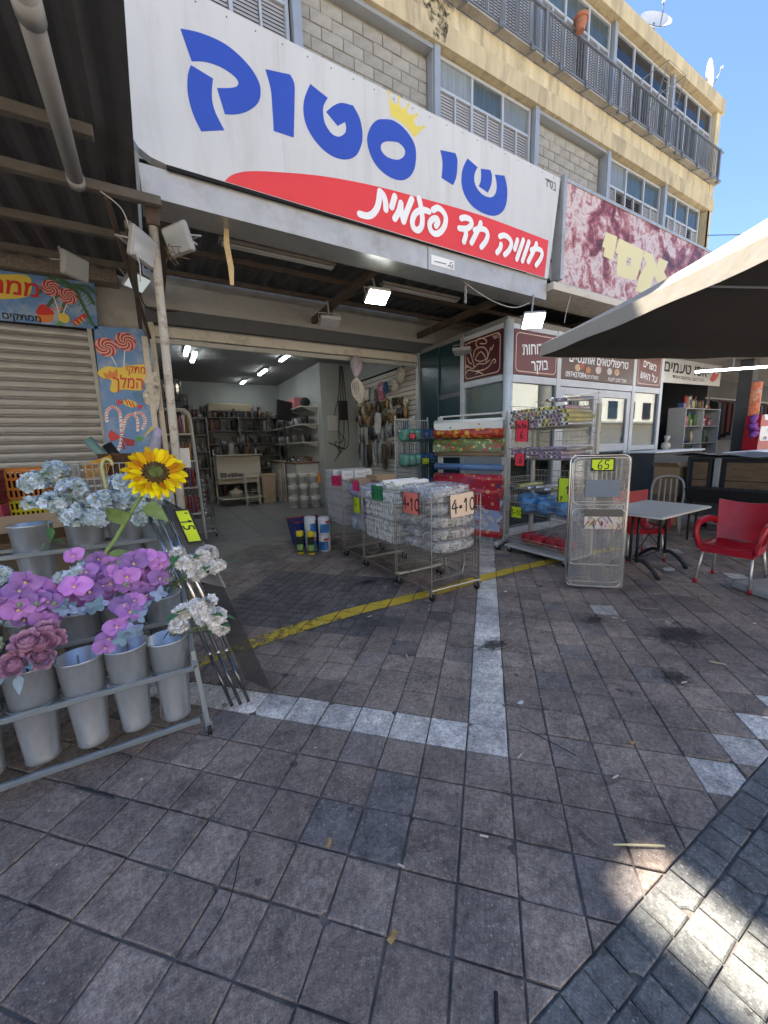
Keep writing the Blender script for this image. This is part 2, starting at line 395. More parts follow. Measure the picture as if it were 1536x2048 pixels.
def paver_into(mb, poly, z=0.0, tilt=(0, 0), bev=.004, dep=.03, joint=.0038):
    n = len(poly); p0 = inset(poly, joint); p1 = inset(poly, joint+bev); cx = sum(q[0] for q in poly)/n; cy = sum(q[1] for q in poly)/n
    def zz(q): return z+(q[0]-cx)*tilt[0]+(q[1]-cy)*tilt[1]
    vs = [(q[0], q[1], zz(q)-dep) for q in p0]+[(q[0], q[1], zz(q)-bev*.8) for q in p0]+[(q[0], q[1], zz(q)) for q in p1]
    fs = [tuple(range(2*n, 3*n))]
    for k in (0, 1):
        for i in range(n): j = (i+1) % n; fs.append((k*n+i, k*n+j, (k+1)*n+j, (k+1)*n+i))
    mb.add(vs, fs)
def chip(poly, r):
    """break one corner or dent one edge of a paver outline"""
    i = r.randrange(len(poly)); n = len(poly); a = Vector(poly[i]); p = Vector(poly[i-1]); q = Vector(poly[(i+1) % n])
    d1 = (p-a).normalized()*r.uniform(.012, .03); d2 = (q-a).normalized()*r.uniform(.012, .03)
    return poly[:i]+[tuple(a+d1), tuple(a+(d1+d2)*.62), tuple(a+d2)]+poly[i+1:]
rp = random.Random(5)
sq = [(-T/2, -T/2), (T/2, -T/2), (T/2, T/2), (-T/2, T/2)]
full_meshes = {}
def variants(tag_, half, matl, n=7):
    out = []
    for k in range(n):
        poly = [(x*half, y*half) for x, y in sq]
        poly = [(x+rp.uniform(-.0015, .0015), y+rp.uniform(-.0015, .0015)) for x, y in poly]
        if k > n-4: poly = chip(poly, rp)
        mb = MB(); paver_into(mb, poly); out.append(mb.mesh(tag_, matl))
    return out
V_b = variants('paver', 1, PM); V_w = variants('white_paver', 1, PW); V_s = variants('slate_paver', .5, PS)
def cam_px(x, y, z=0):
    d = Vector((x, y, z-1.55)); zc = d.dot(CF)
    return None if zc < .2 else (768+772*d.dot(CR)/zc, 1024-772*d.dot(CU)/zc, zc)
cells = []
for a in range(-34, 44):
    for b in range(-14, 62):
        x, y = g2w(a+.5, b+.5)
        if y < .51-.16 or y > 6.9 or x < -5 or x > 15: continue
        if 4.85 < x < 9.6 and y > 4.75 or x > 9.6 and y > 4.4: continue
        px = cam_px(x, y)
        seen = px and -160 < px[0] < 1700 and 900 < px[1] < 2250
        cells.append((px[2] if seen else 99+(x*x+y*y)**.5, a, b, x, y))
cells.sort()
YB = .51
kerb_line = lambda x: 6.42 if x > 1.2 else 6.42-min(2.16, max(0, (1.2-x))*.9)     # front edge of the shop's concrete threshold
nb = 0; field = MB()
for d, a, b, x, y in cells:
    white = (a == 4 and -1 <= b <= 24) or (b == -1 and -9 <= a <= 4) or (8 < a < 18 and b == a-10) or (a, b) in ((9, 8), (16, 19), (17, 14))
    small = -8 <= a <= -1 and 4 <= b <= 10
    if small: continue
    corners = [g2w(a, b), g2w(a+1, b), g2w(a+1, b+1), g2w(a, b+1)]
    cut = any(q[1] < YB for q in corners) or any(q[1] > kerb_line(q[0]) for q in corners)
    rz = -math.pi/4+rp.choice((0, 1, 2, 3))*math.pi/2
    dz = rp.uniform(-.003, .003); tl = (rp.uniform(-.012, .012), rp.uniform(-.012, .012))
    if cut:
        poly = clip(corners, 0, 1, YB)
        if poly and any(q[1] > kerb_line(q[0]) for q in poly):
            poly = clip(poly, 0, -1, -6.42)
            if poly: poly = clip(poly, .9, -1, .9*1.2-6.42) if x > -1.3 else clip(poly, 0, -1, -4.26)
        if len(poly) < 3: continue
        ar = abs(sum(poly[i][0]*poly[(i+1) % len(poly)][1]-poly[(i+1) % len(poly)][0]*poly[i][1] for i in range(len(poly))))/2
        if ar < .0016: continue
        mb = MB(); cx = sum(q[0] for q in poly)/len(poly); cy = sum(q[1] for q in poly)/len(poly)
        if nb < 300 and d < 90:
            paver_into(mb, [(q[0]-cx, q[1]-cy) for q in poly], bev=.003); place('white_paver' if white else 'paver', mb.mesh('cut_paver', PW if white else PM), G, loc=(cx, cy, dz)); nb += 1
        else: paver_into(field, poly, dz)
        continue
    if white: place('white_paver', rp.choice(V_w), G, loc=(x, y, dz), rot=(tl[0], tl[1], rz)); continue
    if nb < 300 and d < 90:
        place('paver', rp.choice(V_b), G, loc=(x, y, dz), rot=(tl[0], tl[1], rz)); nb += 1
    else: paver_into(field, corners, dz, tl)
field.build('paver_field', [PMi], G, kind='stuff')
for a in range(-16, 0):
    for b in range(8, 22):
        x, y = g2w((a+.5)/2, (b+.5)/2)
        if y > 6.3: continue
        place('slate_paver', rp.choice(V_s), G, loc=(x, y, rp.uniform(-.002, .002)), rot=(rp.uniform(-.01, .01), rp.uniform(-.01, .01), -math.pi/4))
# band of small teal-grey setts along the square
V_t = []
for k in range(6):
    q = .105; poly = [(-q/2, -q/2), (q/2, -q/2), (q/2, q/2), (-q/2, q/2)]; poly = [(x+rp.uniform(-.002, .002), y+rp.uniform(-.002, .002)) for x, y in poly]
    if k == 5: poly = chip(poly, rp)
    mb = MB(); paver_into(mb, poly, bev=.005, joint=.002); V_t.append(mb.mesh('sett', PB))
setts = MB()
for row in range(0, 26):
    for i in range(-60, 60):
        x = i*.105+(.052 if row % 2 else 0)+.04; y = YB-.0535-row*.107
        px = cam_px(x, y)
        if px and -50 < px[0] < 1800 and px[1] < 2300 and px[2] > .3: place('sett', rp.choice(V_t), G, loc=(x, y, rp.uniform(-.003, .003)), rot=(rp.uniform(-.015, .015), rp.uniform(-.015, .015), 0))
        else: paver_into(setts, [(x-.0525, y-.0525), (x+.0525, y-.0525), (x+.0525, y+.0525), (x-.0525, y+.0525)], rp.uniform(-.003, .003))
setts.build('sett_field', [PBi], G, kind='stuff')
# open paving beyond: one plain sheet just under the pavers
MB().box((-60, -60, -.3), (80, -2.32, -.004)).build('open_square', [far], kind='structure')
MB().box((15.1, -2.3, -.3), (80, 60, -.004)).build('side_street', [far], kind='structure')
# worn yellow line, painted over the pavers
yp = bpy.data.materials.new('worn_yellow_paint'); yp.use_nodes = True
t = yp.node_tree; n = t.nodes; L = t.links; b = n['Principled BSDF']; b.inputs['Base Color'].default_value = (.66, .47, .04, 1); b.inputs['Roughness'].default_value = .6
g = n.new('ShaderNodeNewGeometry'); ns = n.new('ShaderNodeTexNoise'); ns.inputs['Scale'].default_value = 16; ns.inputs['Detail'].default_value = 9; ns.inputs['Roughness'].default_value = .75; L.new(g.outputs['Position'], ns.inputs['Vector'])
sx = n.new('ShaderNodeSeparateXYZ'); L.new(g.outputs['Position'], sx.inputs[0])
mr = n.new('ShaderNodeMapRange'); mr.inputs['From Min'].default_value = 0.2; mr.inputs['From Max'].default_value = 2.3; mr.inputs['To Min'].default_value = .0; mr.inputs['To Max'].default_value = .24; L.new(sx.outputs[0], mr.inputs['Value'])
ad = n.new('ShaderNodeMath'); L.new(ns.outputs['Fac'], ad.inputs[0]); L.new(mr.outputs[0], ad.inputs[1])
rm = n.new('ShaderNodeValToRGB'); rm.color_ramp.elements[0].position = .46; rm.color_ramp.elements[1].position = .60; L.new(ad.outputs[0], rm.inputs[0])
alpha = rm.outputs[0]
for sgn in (1, -1):      # no paint down in the joints of the 45-degree paving
    mm_ = n.new('ShaderNodeMath'); mm_.operation = 'MULTIPLY'; mm_.inputs[1].default_value = sgn; L.new(sx.outputs[1], mm_.inputs[0])
    s1 = n.new('ShaderNodeMath'); L.new(sx.outputs[0], s1.inputs[0]); L.new(mm_.outputs[0], s1.inputs[1])
    s2 = n.new('ShaderNodeMath'); s2.operation = 'MULTIPLY_ADD'; s2.inputs[1].default_value = .70711/.20909; s2.inputs[2].default_value = 40-(G0[0]+sgn*G0[1])*.70711/.20909; L.new(s1.outputs[0], s2.inputs[0])
    s3 = n.new('ShaderNodeMath'); s3.operation = 'FRACT'; L.new(s2.outputs[0], s3.inputs[0]); s4 = n.new('ShaderNodeMath'); s4.operation = 'PINGPONG'; s4.inputs[1].default_value = .5; L.new(s3.outputs[0], s4.inputs[0])
    s5 = n.new('ShaderNodeMath'); s5.operation = 'GREATER_THAN'; s5.inputs[1].default_value = .022; L.new(s4.outputs[0], s5.inputs[0]); s6 = n.new('ShaderNodeMath'); s6.operation = 'MULTIPLY'; L.new(alpha, s6.inputs[0]); L.new(s5.outputs[0], s6.inputs[1]); alpha = s6.outputs[0]
L.new(alpha, b.inputs['Alpha'])
yl = MB()
yline = [(-.15, 2.98, .13), (.25, 3.03, .15), (.8, 3.12, .17), (1.5, 3.17, .17), (2.4, 3.13, .15), (3.2, 3.17, .15), (4.4, 3.13, .14), (5.6, 3.0, .14)]
c = crom3([(q[0], q[1], 0) for q in yline], 8)
vs = []
for i, q in enumerate(c):
    k = i/(len(c)-1)*(len(yline)-1); j = min(int(k), len(yline)-2); wd = yline[j][2]+(yline[j+1][2]-yline[j][2])*(k-j)
    vs += [(q.x, q.y-wd/2, .0085), (q.x, q.y+wd/2, .0085)]
yl.add(vs, [(2*i, 2*i+2, 2*i+3, 2*i+1) for i in range(len(c)-1)])
yl.build('painted_line', [yp], kind='structure')
# ------------------------------------------------------------------ apartment building over the shops
concrete = mat('grey_render', (.36, .34, .30), .85, var=.22, vscale=2.2, bump=.4, bscale=60, dirt=(.10, .085, .07), dirt_amt=.6, dscale=1.4)
yellow = mat('yellow_plaster', (.58, .475, .29), .85, var=.24, vscale=2.2, bump=.5, bscale=30, dirt=(.25, .20, .14), dirt_amt=.9, dscale=1.6, stretch=(1.6, 1, .35))
yellow2 = mat('yellow_plaster_pale', (.63, .525, .33), .85, var=.22, vscale=2.6, bump=.5, bscale=30, dirt=(.30, .24, .16), dirt_amt=.9, dscale=2.2, stretch=(1.6, 1, .35))
alu = mat('grey_aluminium', (.40, .42, .44), .42, metal=.35, var=.08, vscale=3)
alu_l = mat('pale_aluminium', (.52, .54, .55), .45, metal=.25, var=.06, vscale=3)
louv = mat('grey_louvre', (.46, .45, .45), .55, var=.10, vscale=5, orand=.12)
louv_d = mat('dark_louvre', (.24, .23, .22), .55, var=.10, vscale=5, orand=.2)
dark = mat('dark_void', (.012, .012, .014), .9)
pane_m = mat('window_pane', (.065, .092, .105), .07, spec=.7, var=.4, vscale=2.5, orand=.35, stretch=(9, 1, .6))
pane_c = mat('curtained_pane', (.20, .225, .23), .10, spec=.7, var=.35, vscale=2.5, stretch=(14, 1, .5), orand=.3)
pane_d = mat('dark_window_pane', (.012, .018, .03), .06, spec=.6)
railm = mat('rail_paint', (.20, .21, .225), .5, metal=.2, var=.1)
blockm = mat('concrete_block', (.36, .34, .295), .95, var=.2, vscale=9, bump=.7, bscale=70, orand=.09)
mortar = mat('block_mortar', (.25, .23, .19), .95, var=.2, vscale=12, bump=.6)
BLD = thing('apartment_building', 'long yellow apartment block with louvred windows and balcony above the shop signs', 'building', (8, 7, 0), world=True)
MB().box((-9, 7.32, 4.25), (17.12, 17, 12.2)).build('wall', [concrete], BLD)
MB().box((16.92, 6.93, 0), (17.2, 17, 12.0)).build('end_wall', [yellow2], BLD)
MB().box((-9, 6.86, 11.95), (17.26, 17.05, 12.34)).build('roof_beam', [yellow], BLD)
MB().box((-9, 6.93, 12.34), (15.6, 7.25, 12.44)).build('parapet', [concrete], BLD)
MB().box((-9, 6.885, 9.08), (17.22, 7.31, 9.46)).build('floor_beam', [yellow], BLD)
MB().box((-9, 6.95, 9.46), (17.2, 7.31, 9.86)).build('floor_beam', [yellow2], BLD)
POSTS = [-3.05, -.2, 2.68, 5.48, 8.36, 11.22, 14.2, 17.0]
for x in POSTS:
    MB().box((x-.07, 6.93, 4.3), (x+.07, 7.31, 9.08)).build('post', [alu], BLD)
    MB().box((x-.06, 6.95, 9.86), (x+.06, 7.31, 11.95)).build('post', [alu], BLD)
def louver(mb, x0, x1, z0, z1, y, ang, pitch=.055):
    k = int((z1-z0)/pitch); dy = .022*math.cos(ang); dz = .028*math.sin(ang)
    for i in range(k):
        z = z0+(i+.5)*pitch
        mb.add([(x0, y-dy, z-dz), (x1, y-dy, z-dz), (x1, y+dy, z+dz), (x0, y+dy, z+dz), (x0, y-dy, z-dz-.006), (x1, y-dy, z-dz-.006), (x1, y+dy, z+dz-.006), (x0, y+dy, z+dz-.006)],
               [(0, 1, 2, 3), (7, 6, 5, 4), (0, 4, 5, 1), (1, 5, 6, 2), (2, 6, 7, 3), (3, 7, 4, 0)])
rw = random.Random(3)
def window(x0, x1, z0, z1, gh, dark_pane=False, n=3, opened=()):
    """one glazed bay: frame, n lights, each with a fixed pane on top and two louvred leaves below"""
    w0 = MB(); y = 7.1
    W = thing('window', None, None, ((x0+x1)/2, y, z0), world=True); W.parent = BLD; W.location = Vector(((x0+x1)/2, y, z0))-Vector(BLD.location)
    fr = MB(); step = (x1-x0)/n
    fr.box((x0, y-.05, z1-.06), (x1, y+.05, z1)); fr.box((x0, y-.05, z0), (x1, y+.05, z0+.05))
    for i in range(n+1): xx = min(max(x0+i*step, x0+.028), x1-.028); fr.box((xx-.028, y-.055, z0+.05), (xx+.028, y+.05, z1-.06))
    fr.box((x0+.03, y-.04, z1-gh-.05), (x1-.03, y+.04, z1-gh))
    for i in range(n): xm = x0+(i+.5)*step; fr.box((xm-.018, y-.045, z0+.05), (xm+.018, y+.03, z1-gh-.05))
    fr.build('frame', [alu_l], W)
    for i in range(n):
        a = x0+i*step+.028; b = x0+(i+1)*step-.028; xm = (a+b)/2
        MB().box((a, y-.008, z1-gh), (b, y+.008, z1-.06)).build('pane', [pane_d if dark_pane else (pane_c if rw.random() < .45 else pane_m)], W)
        for k, (p, q) in enumerate(((a, xm-.018), (xm+.018, b))):
            op = (i*2+k) in opened; mb = MB(); louver(mb, p+.008, q-.008, z0+.06, z1-gh-.06, y, .35 if op else 1.15)
            mb.build('shutter', [louv_d if op else louv], W)
    MB().box((x0+.01, y+.08, z0+.01), (x1-.01, y+.2, z1-.01)).build('recess', [dark], W)
    return W
window(-2.95, -.30, 6.0, 9.06, .52)
window(-.10, 2.58, 6.0, 9.06, .52, opened=(2,))
window(5.58, 8.26, 6.0, 9.06, .52)
window(11.32, 14.10, 6.0, 9.06, .62, opened=(1, 2, 3))
window(14.30, 16.66, 6.0, 9.06, .62, opened=(0, 4))
for i, (a, b) in enumerate(((-2.95, -.3), (-.1, 2.58), (2.8, 5.38), (5.58, 8.26), (8.46, 11.12), (11.32, 14.10), (14.30, 16.88))):
    window(a, b, 9.9, 11.93, .58, dark_pane=i > 4, opened={4: (3,), 5: (2, 3, 5), 6: (1, 2, 3)}.get(i, ()))
# block infill, laid course by course
bm_ = MB(); bm_.cbox((-.194, -.05, -.095), (.194, .05, .095), .008); blk = bm_.mesh('concrete_block', blockm)
bh = MB(); bh.cbox((-.094, -.05, -.095), (.094, .05, .095), .008); blkh = bh.mesh('half_block', blockm)
for x0, x1 in ((2.78, 5.38), (8.46, 11.12)):
    I = thing('block_infill', None, None, ((x0+x1)/2, 7.2, 6.4), world=True); I.parent = BLD; I.location = Vector(((x0+x1)/2, 7.2, 6.4))-Vector(BLD.location)
    MB().box((x0, 7.165, 6.2), (x1, 7.3, 9.0)).build('mortar', [mortar], I)
    for r in range(13):
        z = 6.45+r*.2; x = x0+(.2 if r % 2 else 0)
        if r % 2: place('half_block', blkh, I, loc=(x0+.1-(x0+x1)/2, rw.uniform(-.012, .0), z-6.4))
        while x+.4 < x1+.05:
            place('concrete_block', blk, I, loc=(x+.2-(x0+x1)/2, rw.uniform(-.014, .002), z-6.4), rot=(rw.uniform(-.012, .012), rw.uniform(-.006, .006), rw.uniform(-.015, .015))); x += .4
        if x1-x > .12: place('half_block', blkh, I, loc=(x+.1-(x0+x1)/2, 0, z-6.4))
    MB().box((x0-.06, 6.96, 9.0), (x1+.06, 7.16, 9.075)).build('frame_track', [alu], I)
    MB().box((x0-.06, 6.98, 6.0), (x0-.005, 7.16, 9.0)).build('frame_side', [alu], I)
    MB().box((x1+.005, 6.98, 6.0), (x1+.06, 7.16, 9.0)).build('frame_side', [alu], I)
# balcony
BAL = thing('balcony', None, None, (8, 6.8, 9.8), world=True); BAL.parent = BLD; BAL.location = Vector((8, 6.8, 9.8))-Vector(BLD.location)
MB().box((-9, 6.76, 9.865), (17.2, 6.93, 9.9)).build('slab', [concrete], BAL)
MB().box((-9, 6.745, 10.74), (17.2, 6.80, 10.785)).build('top_rail', [railm], BAL)
MB().box((-9, 6.745, 9.905), (17.2, 6.80, 9.945)).build('bottom_rail', [railm], BAL)
bal = MB(); x = -3.0
while x < 17.15: bal.box((x-.008, 6.765, 9.945), (x+.008, 6.781, 10.74)); x += .105
bal.build('balusters', [railm], BAL, kind='stuff')
for x in [q-.02 for q in POSTS]: MB().box((x-.04, 6.735, 9.8), (x+.04, 6.80, 10.80)).build('rail_post', [railm], BAL)
x = -2.6
while x < 17.2:
    b_ = MB().box((x-.02, 6.70, 9.80), (x+.02, 6.745, 9.95)); b_.add([(x-.02, 6.62, 9.72), (x+.02, 6.62, 9.72), (x+.02, 6.9, 9.80), (x-.02, 6.9, 9.80), (x-.02, 6.62, 9.74), (x+.02, 6.62, 9.74), (x+.02, 6.9, 9.83), (x-.02, 6.9, 9.83)], [(3, 2, 1, 0), (4, 5, 6, 7), (0, 1, 5, 4), (1, 2, 6, 5), (2, 3, 7, 6), (3, 0, 4, 7)])
    b_.build('bracket', [railm], BAL); x += .95
# black run-off stain on the plaster under the balcony, a shape of its own
stain = mat('black_mould', (.05, .042, .03), .95, var=.5, vscale=25)
sm_ = stain.node_tree; b = sm_.nodes['Principled BSDF']; ns = sm_.nodes.new('ShaderNodeTexNoise'); ns.inputs['Scale'].default_value = 7; ns.inputs['Detail'].default_value = 8; ns.inputs['Roughness'].default_value = .8
tc = sm_.nodes.new('ShaderNodeTexCoord'); sm_.links.new(tc.outputs['Object'], ns.inputs['Vector']); rm = sm_.nodes.new('ShaderNodeValToRGB'); rm.color_ramp.elements[0].position = .47; rm.color_ramp.elements[1].position = .62
sm_.links.new(ns.outputs['Fac'], rm.inputs[0]); sm_.links.new(rm.outputs[0], b.inputs['Alpha'])
sb = MB(); sb.add([(5.35, 6.882, 9.09), (5.62, 6.882, 9.09), (5.72, 6.882, 9.455), (5.2, 6.882, 9.455)], [(0, 1, 2, 3)]); sb.add([(5.2, 6.946, 9.47), (5.75, 6.946, 9.47), (5.9, 6.946, 9.855), (5.1, 6.946, 9.855)], [(0, 1, 2, 3)])
sb.build('water_stain', [stain], BLD)
# hanging clothes frame on the balcony
R_ = thing('clothes_airer', 'folding grey metal clothes airer hooked over the balcony rail', 'airer', (12.4, 6.6, 10.2), world=True)
mb = MB()
for dx in (0, .9): mb.tube([(12.0+dx, 6.74, 10.8), (12.3+dx, 6.2, 11.0), (12.0+dx, 6.25, 10.15), (12.3+dx, 6.7, 10.0)], .012, 5)
mb.build('side_frame', [railm], R_)
mb = MB()
for k in range(4): mb.cyl((12.3-.09*k, 6.2, 11.0-.25*k), (13.2-.09*k, 6.2, 11.0-.25*k), .006, n=4)
mb.build('rods', [railm], R_)
# flower pot on the rail
terra = mat('terracotta', (.42, .16, .09), .8, var=.15, vscale=20)
P_ = thing('flower_pot', 'terracotta flower pot hung on the balcony rail', 'flower pot', (9.30, 6.66, 10.62), world=True)
MB().lathe([(.0, 0), (.085, 0), (.13, .20), (.155, .20), (.16, .27), (.14, .27), (.12, .22), (.0, .21)], 22, (9.30, 6.62, 10.66)).build('pot', [terra], P_)
MB().tube([(9.30+.15*math.cos(a), 6.66+.15*math.sin(a), 10.80) for a in [i*math.pi/6 for i in range(12)]], .006, 4, closed=True).build('wire_holder', [railm], P_)
# satellite dishes
dish_m = mat('dish_white', (.75, .75, .74), .4, var=.1)
def dish(x, y, z, r, yaw, tilt, label):
    D = thing('satellite_dish', label, 'satellite dish', (x, y, z), yaw, group='satellite dishes on the roof edge')
    M = Matrix.Translation((0, 0, .55)) @ Matrix.Rotation(tilt, 4, 'X')
    prof = [(r*k/8, .25*r*(k/8)**2) for k in range(9)]; mb = MB().sh(True); mb.lathe([(q[0]+1e-4, q[1]) for q in prof], 22, M=M); mb.lathe([(q[0]+1e-4, q[1]-.012) for q in prof[::-1]], 22, M=M)
    mb.build('reflector', [dish_m], D)
    MB().tube([M @ Vector((0, -r*.95, .2*r)), M @ Vector((0, -r*.4, .75*r)), M @ Vector((0, 0, .95*r))], .015, 5).build('feed_arm', [railm], D)
    MB().cyl(M @ Vector((0, 0, .88*r)), M @ Vector((0, 0, 1.05*r)), .035, n=8).build('receiver', [dish_m], D)
    MB().cyl((0, 0, 0), (0, 0, .58), .025, n=6).build('mast', [railm], D)
    return D
dish(13.05, 7.05, 12.2, .42, -.5, 1.05, 'large white satellite dish near the middle of the roof edge')
dish(16.4, 7.1, 12.3, .38, .52, 1.35, 'satellite dish seen edge-on near the roof corner')
cb = MB().tube(crom3([(16.9, 6.9, 8.3), (14, 6.7, 8.05), (19, 5.0, 8.0), (30, 1.5, 8.9)][:1]+[(22, 4.0, 8.25), (30, 1.5, 8.9)], 8), .012, 5)
cb.build('overhead_cable', [dark], label='thin dark cable crossing the sky from the end of the building', cat='cable')
# unseen blockers added on the flat roof, sized to cut the sun patch
MB().box((-9, 8.4, 12.345), (1.24, 13, 17.0)).build('sun_blocker_tower', [concrete], BLD)  # added block, keeps the paving left of the sun patch in shade
tank = mat('roof_blocker_white', (.7, .7, .68), .4)
for i, x in enumerate((2.13, 6.4)):
    Tk = thing('sun_blocker_tank', 'unseen added white roof %s' % ('box on a steel stand that cuts the sun patch' if i == 0 else 'drum on a steel stand, farther from the blocker tower'), 'roof blocker', (x, 7.6, 12.35), world=True, group='added roof blockers')
    mb = MB(); mb.cbox((x-.66, 7.1, 13.3), (x+.66, 8.1, 15.4), .04) if i == 0 else mb.sh(True).cyl((x-.52, 7.7, 13.9), (x+.52, 7.7, 13.9), .62, n=20); mb.build('blocker_body', [tank], Tk)  # added box shades the paving right of the sun patch; drum added beside it
    mb = MB()
    for dx in (-.42, .42): mb.box((x+dx-.02, 7.5, 12.345), (x+dx+.02, 7.54, 13.45)); mb.box((x+dx-.02, 7.86, 12.345), (x+dx+.02, 7.9, 13.45))
    mb.build('stand', [railm], Tk)
# buildings across the square, behind the viewer: sunlit and bouncing light into the shade
white_pl = mat('white_plaster', (.78, .735, .65), .85, var=.08, vscale=1)
for i, (x0, x1, y1, h) in enumerate(((-16, -3.5, -13, 8.5), (-3, 12, -15, 10.5), (12.6, 27, -12.5, 7.5), (27.5, 46, -11, 9.5), (46.5, 60, -6, 8.0))):
    o = thing('facing_building', ['cream three-storey house across the square, left of the tallest', 'tallest cream house across the square', 'low cream house across the square, right of the tallest', 'long cream house at the far end of the square', 'cream house closing the end of the square'][i], 'building', ((x0+x1)/2, y1-3, 0), world=True)
    MB().box((x0, y1-7, 0), (x1, y1, h)).build('wall', [white_pl], o)
    for fl in range(1, int(h/3)):
        xx = x0+1.2
        while xx < x1-2: MB().box((xx, y1+.003, fl*3+.4), (xx+1.4, y1+.06, fl*3+1.9)).build('window', [pane_d], o); xx += 2.8
    MB().box((x0, y1+.003, 2.9), (x1, y1+1.6, 3.05)).build('awning', [concrete], o)
# ------------------------------------------------------------------ shop front, canopy and signs
SIGN = {'qof_bow':[(0.535,4.89,1),(0.686,4.924),(0.879,4.925),(1.047,4.855),(1.136,4.757),(1.146,4.665),(1.11,4.575),(1.016,4.485),(0.916,4.428),(0.825,4.397,1),(0.777,4.574,1),(0.86,4.603),(0.935,4.641),(0.959,4.682),(0.921,4.718),(0.823,4.74),(0.705,4.73),(0.597,4.692,1)],'qof_leg':[(0.588,4.664,1),(0.753,4.632,1),(0.731,4.497),(0.746,4.392),(0.81,4.273,1),(0.62,4.202,1),(0.568,4.313),(0.544,4.448),(0.557,4.576)],'vav':[(1.204,4.874,1),(1.43,4.92,1),(1.466,4.86),(1.458,4.718),(1.43,4.418,1),(1.242,4.41,1),(1.244,4.583),(1.24,4.738)],'tet':[(1.622,4.919,1),(1.795,4.868,1),(1.748,4.787),(1.74,4.716),(1.756,4.639),(1.821,4.577),(1.899,4.578),(1.964,4.63),(1.979,4.685),(1.969,4.726,1),(1.886,4.664,1),(1.77,4.743,1),(1.851,4.823),(1.941,4.879),(2.067,4.901,1),(2.136,4.815),(2.163,4.687),(2.144,4.579),(2.073,4.462),(1.952,4.394),(1.81,4.383),(1.677,4.434),(1.576,4.532),(1.54,4.647),(1.555,4.772)],'samekh':[(2.405,4.899),(2.546,4.932),(2.69,4.896),(2.795,4.813),(2.825,4.713),(2.801,4.562),(2.722,4.452),(2.603,4.392),(2.448,4.391),(2.311,4.451),(2.237,4.549),(2.213,4.66),(2.256,4.776),(2.326,4.858)],'samekh_hole':[(2.5,4.728),(2.603,4.745),(2.675,4.706),(2.663,4.64),(2.577,4.58),(2.454,4.569),(2.385,4.602),(2.377,4.652),(2.418,4.695)],'crown':[(2.483,5.164,1),(2.521,5.102),(2.581,5.086,1),(2.618,5.166,1),(2.622,5.1),(2.663,5.077,1),(2.734,5.15,1),(2.711,5.078),(2.746,5.052,1),(2.843,5.093,1),(2.805,5.019),(2.824,4.978,1),(2.941,5.009,1),(2.807,4.864,1),(2.701,4.93),(2.598,4.957),(2.503,4.965,1)],'crown_balls':[(2.487,5.166),(2.614,5.161),(2.732,5.146),(2.839,5.087),(2.929,5.004)],'yod':[(3.159,4.853,1),(3.383,4.89,1),(3.413,4.841),(3.415,4.771),(3.4,4.652),(3.349,4.549,1),(3.176,4.576,1),(3.191,4.68),(3.189,4.765)],'shin_u':[(3.57,4.892,1),(3.733,4.847,1),(3.693,4.779),(3.68,4.703),(3.715,4.63),(3.814,4.577),(3.944,4.578),(4.023,4.627),(4.055,4.703),(4.049,4.777),(4.022,4.852,1),(4.188,4.887,1),(4.228,4.807),(4.247,4.696),(4.221,4.553),(4.14,4.449),(4.007,4.385),(3.846,4.373),(3.677,4.397),(3.553,4.468),(3.486,4.568),(3.478,4.674),(3.504,4.779)],'shin_mid':[(3.782,4.846,1),(3.941,4.88,1),(3.971,4.831),(3.969,4.755),(3.948,4.693),(3.906,4.618,1),(3.753,4.648,1),(3.784,4.713),(3.792,4.78)],'red':[(0.775,3.875,1),(0.839,3.94),(0.964,4.004),(1.193,4.069),(1.69,4.175),(2.253,4.249),(2.831,4.291),(3.819,4.341),(5.079,4.333,1),(5.022,3.848,1),(2.412,3.866,1)]}
STROKES = [[(2.097,3.939),(2.19,3.944),(2.261,3.987),(2.317,4.072),(2.348,4.214)],[(2.348,4.214),(2.391,4.188),(2.412,4.131),(2.414,4.059)],[(2.533,4.217),(2.49,4.102)],[(2.526,3.998),(2.58,4.082),(2.61,4.171)],[(2.61,4.171),(2.613,4.09),(2.639,3.996)],[(2.639,3.996),(2.694,4.124),(2.755,4.247)],[(2.853,4.279),(2.876,4.205),(2.894,4.1),(2.883,4.008),(2.832,3.952),(2.773,3.961),(2.755,4.023),(2.79,4.104),(2.86,4.158),(2.931,4.178),(2.987,4.177)],[(3.048,4.211),(3.116,4.25),(3.19,4.231),(3.233,4.173),(3.211,4.076),(3.146,4.0),(3.072,3.968),(3.01,3.992),(2.995,4.057),(3.037,4.111),(3.094,4.132),(3.115,4.099),(3.083,4.051)],[(3.471,4.226),(3.539,4.25),(3.615,4.245),(3.633,4.197),(3.563,4.137),(3.438,4.109)],[(3.517,4.119),(3.547,4.074),(3.513,3.979)],[(3.786,4.249),(3.757,4.185),(3.635,3.993)],[(3.686,4.145),(3.763,4.179),(3.86,4.188),(3.904,4.145),(3.875,4.064),(3.797,3.978)],[(4.119,4.171),(4.203,4.202),(4.296,4.18),(4.331,4.127),(4.287,4.04),(4.21,3.973)],[(4.143,4.083),(4.129,4.034),(4.073,3.971)],[(4.444,4.199),(4.397,4.08)],[(4.557,4.223),(4.44,3.966)],[(4.665,4.224),(4.548,3.964)],[(4.816,4.233),(4.787,4.169),(4.663,3.978)],[(4.716,4.132),(4.802,4.167),(4.905,4.17),(4.938,4.127),(4.897,4.045),(4.82,3.962)]]
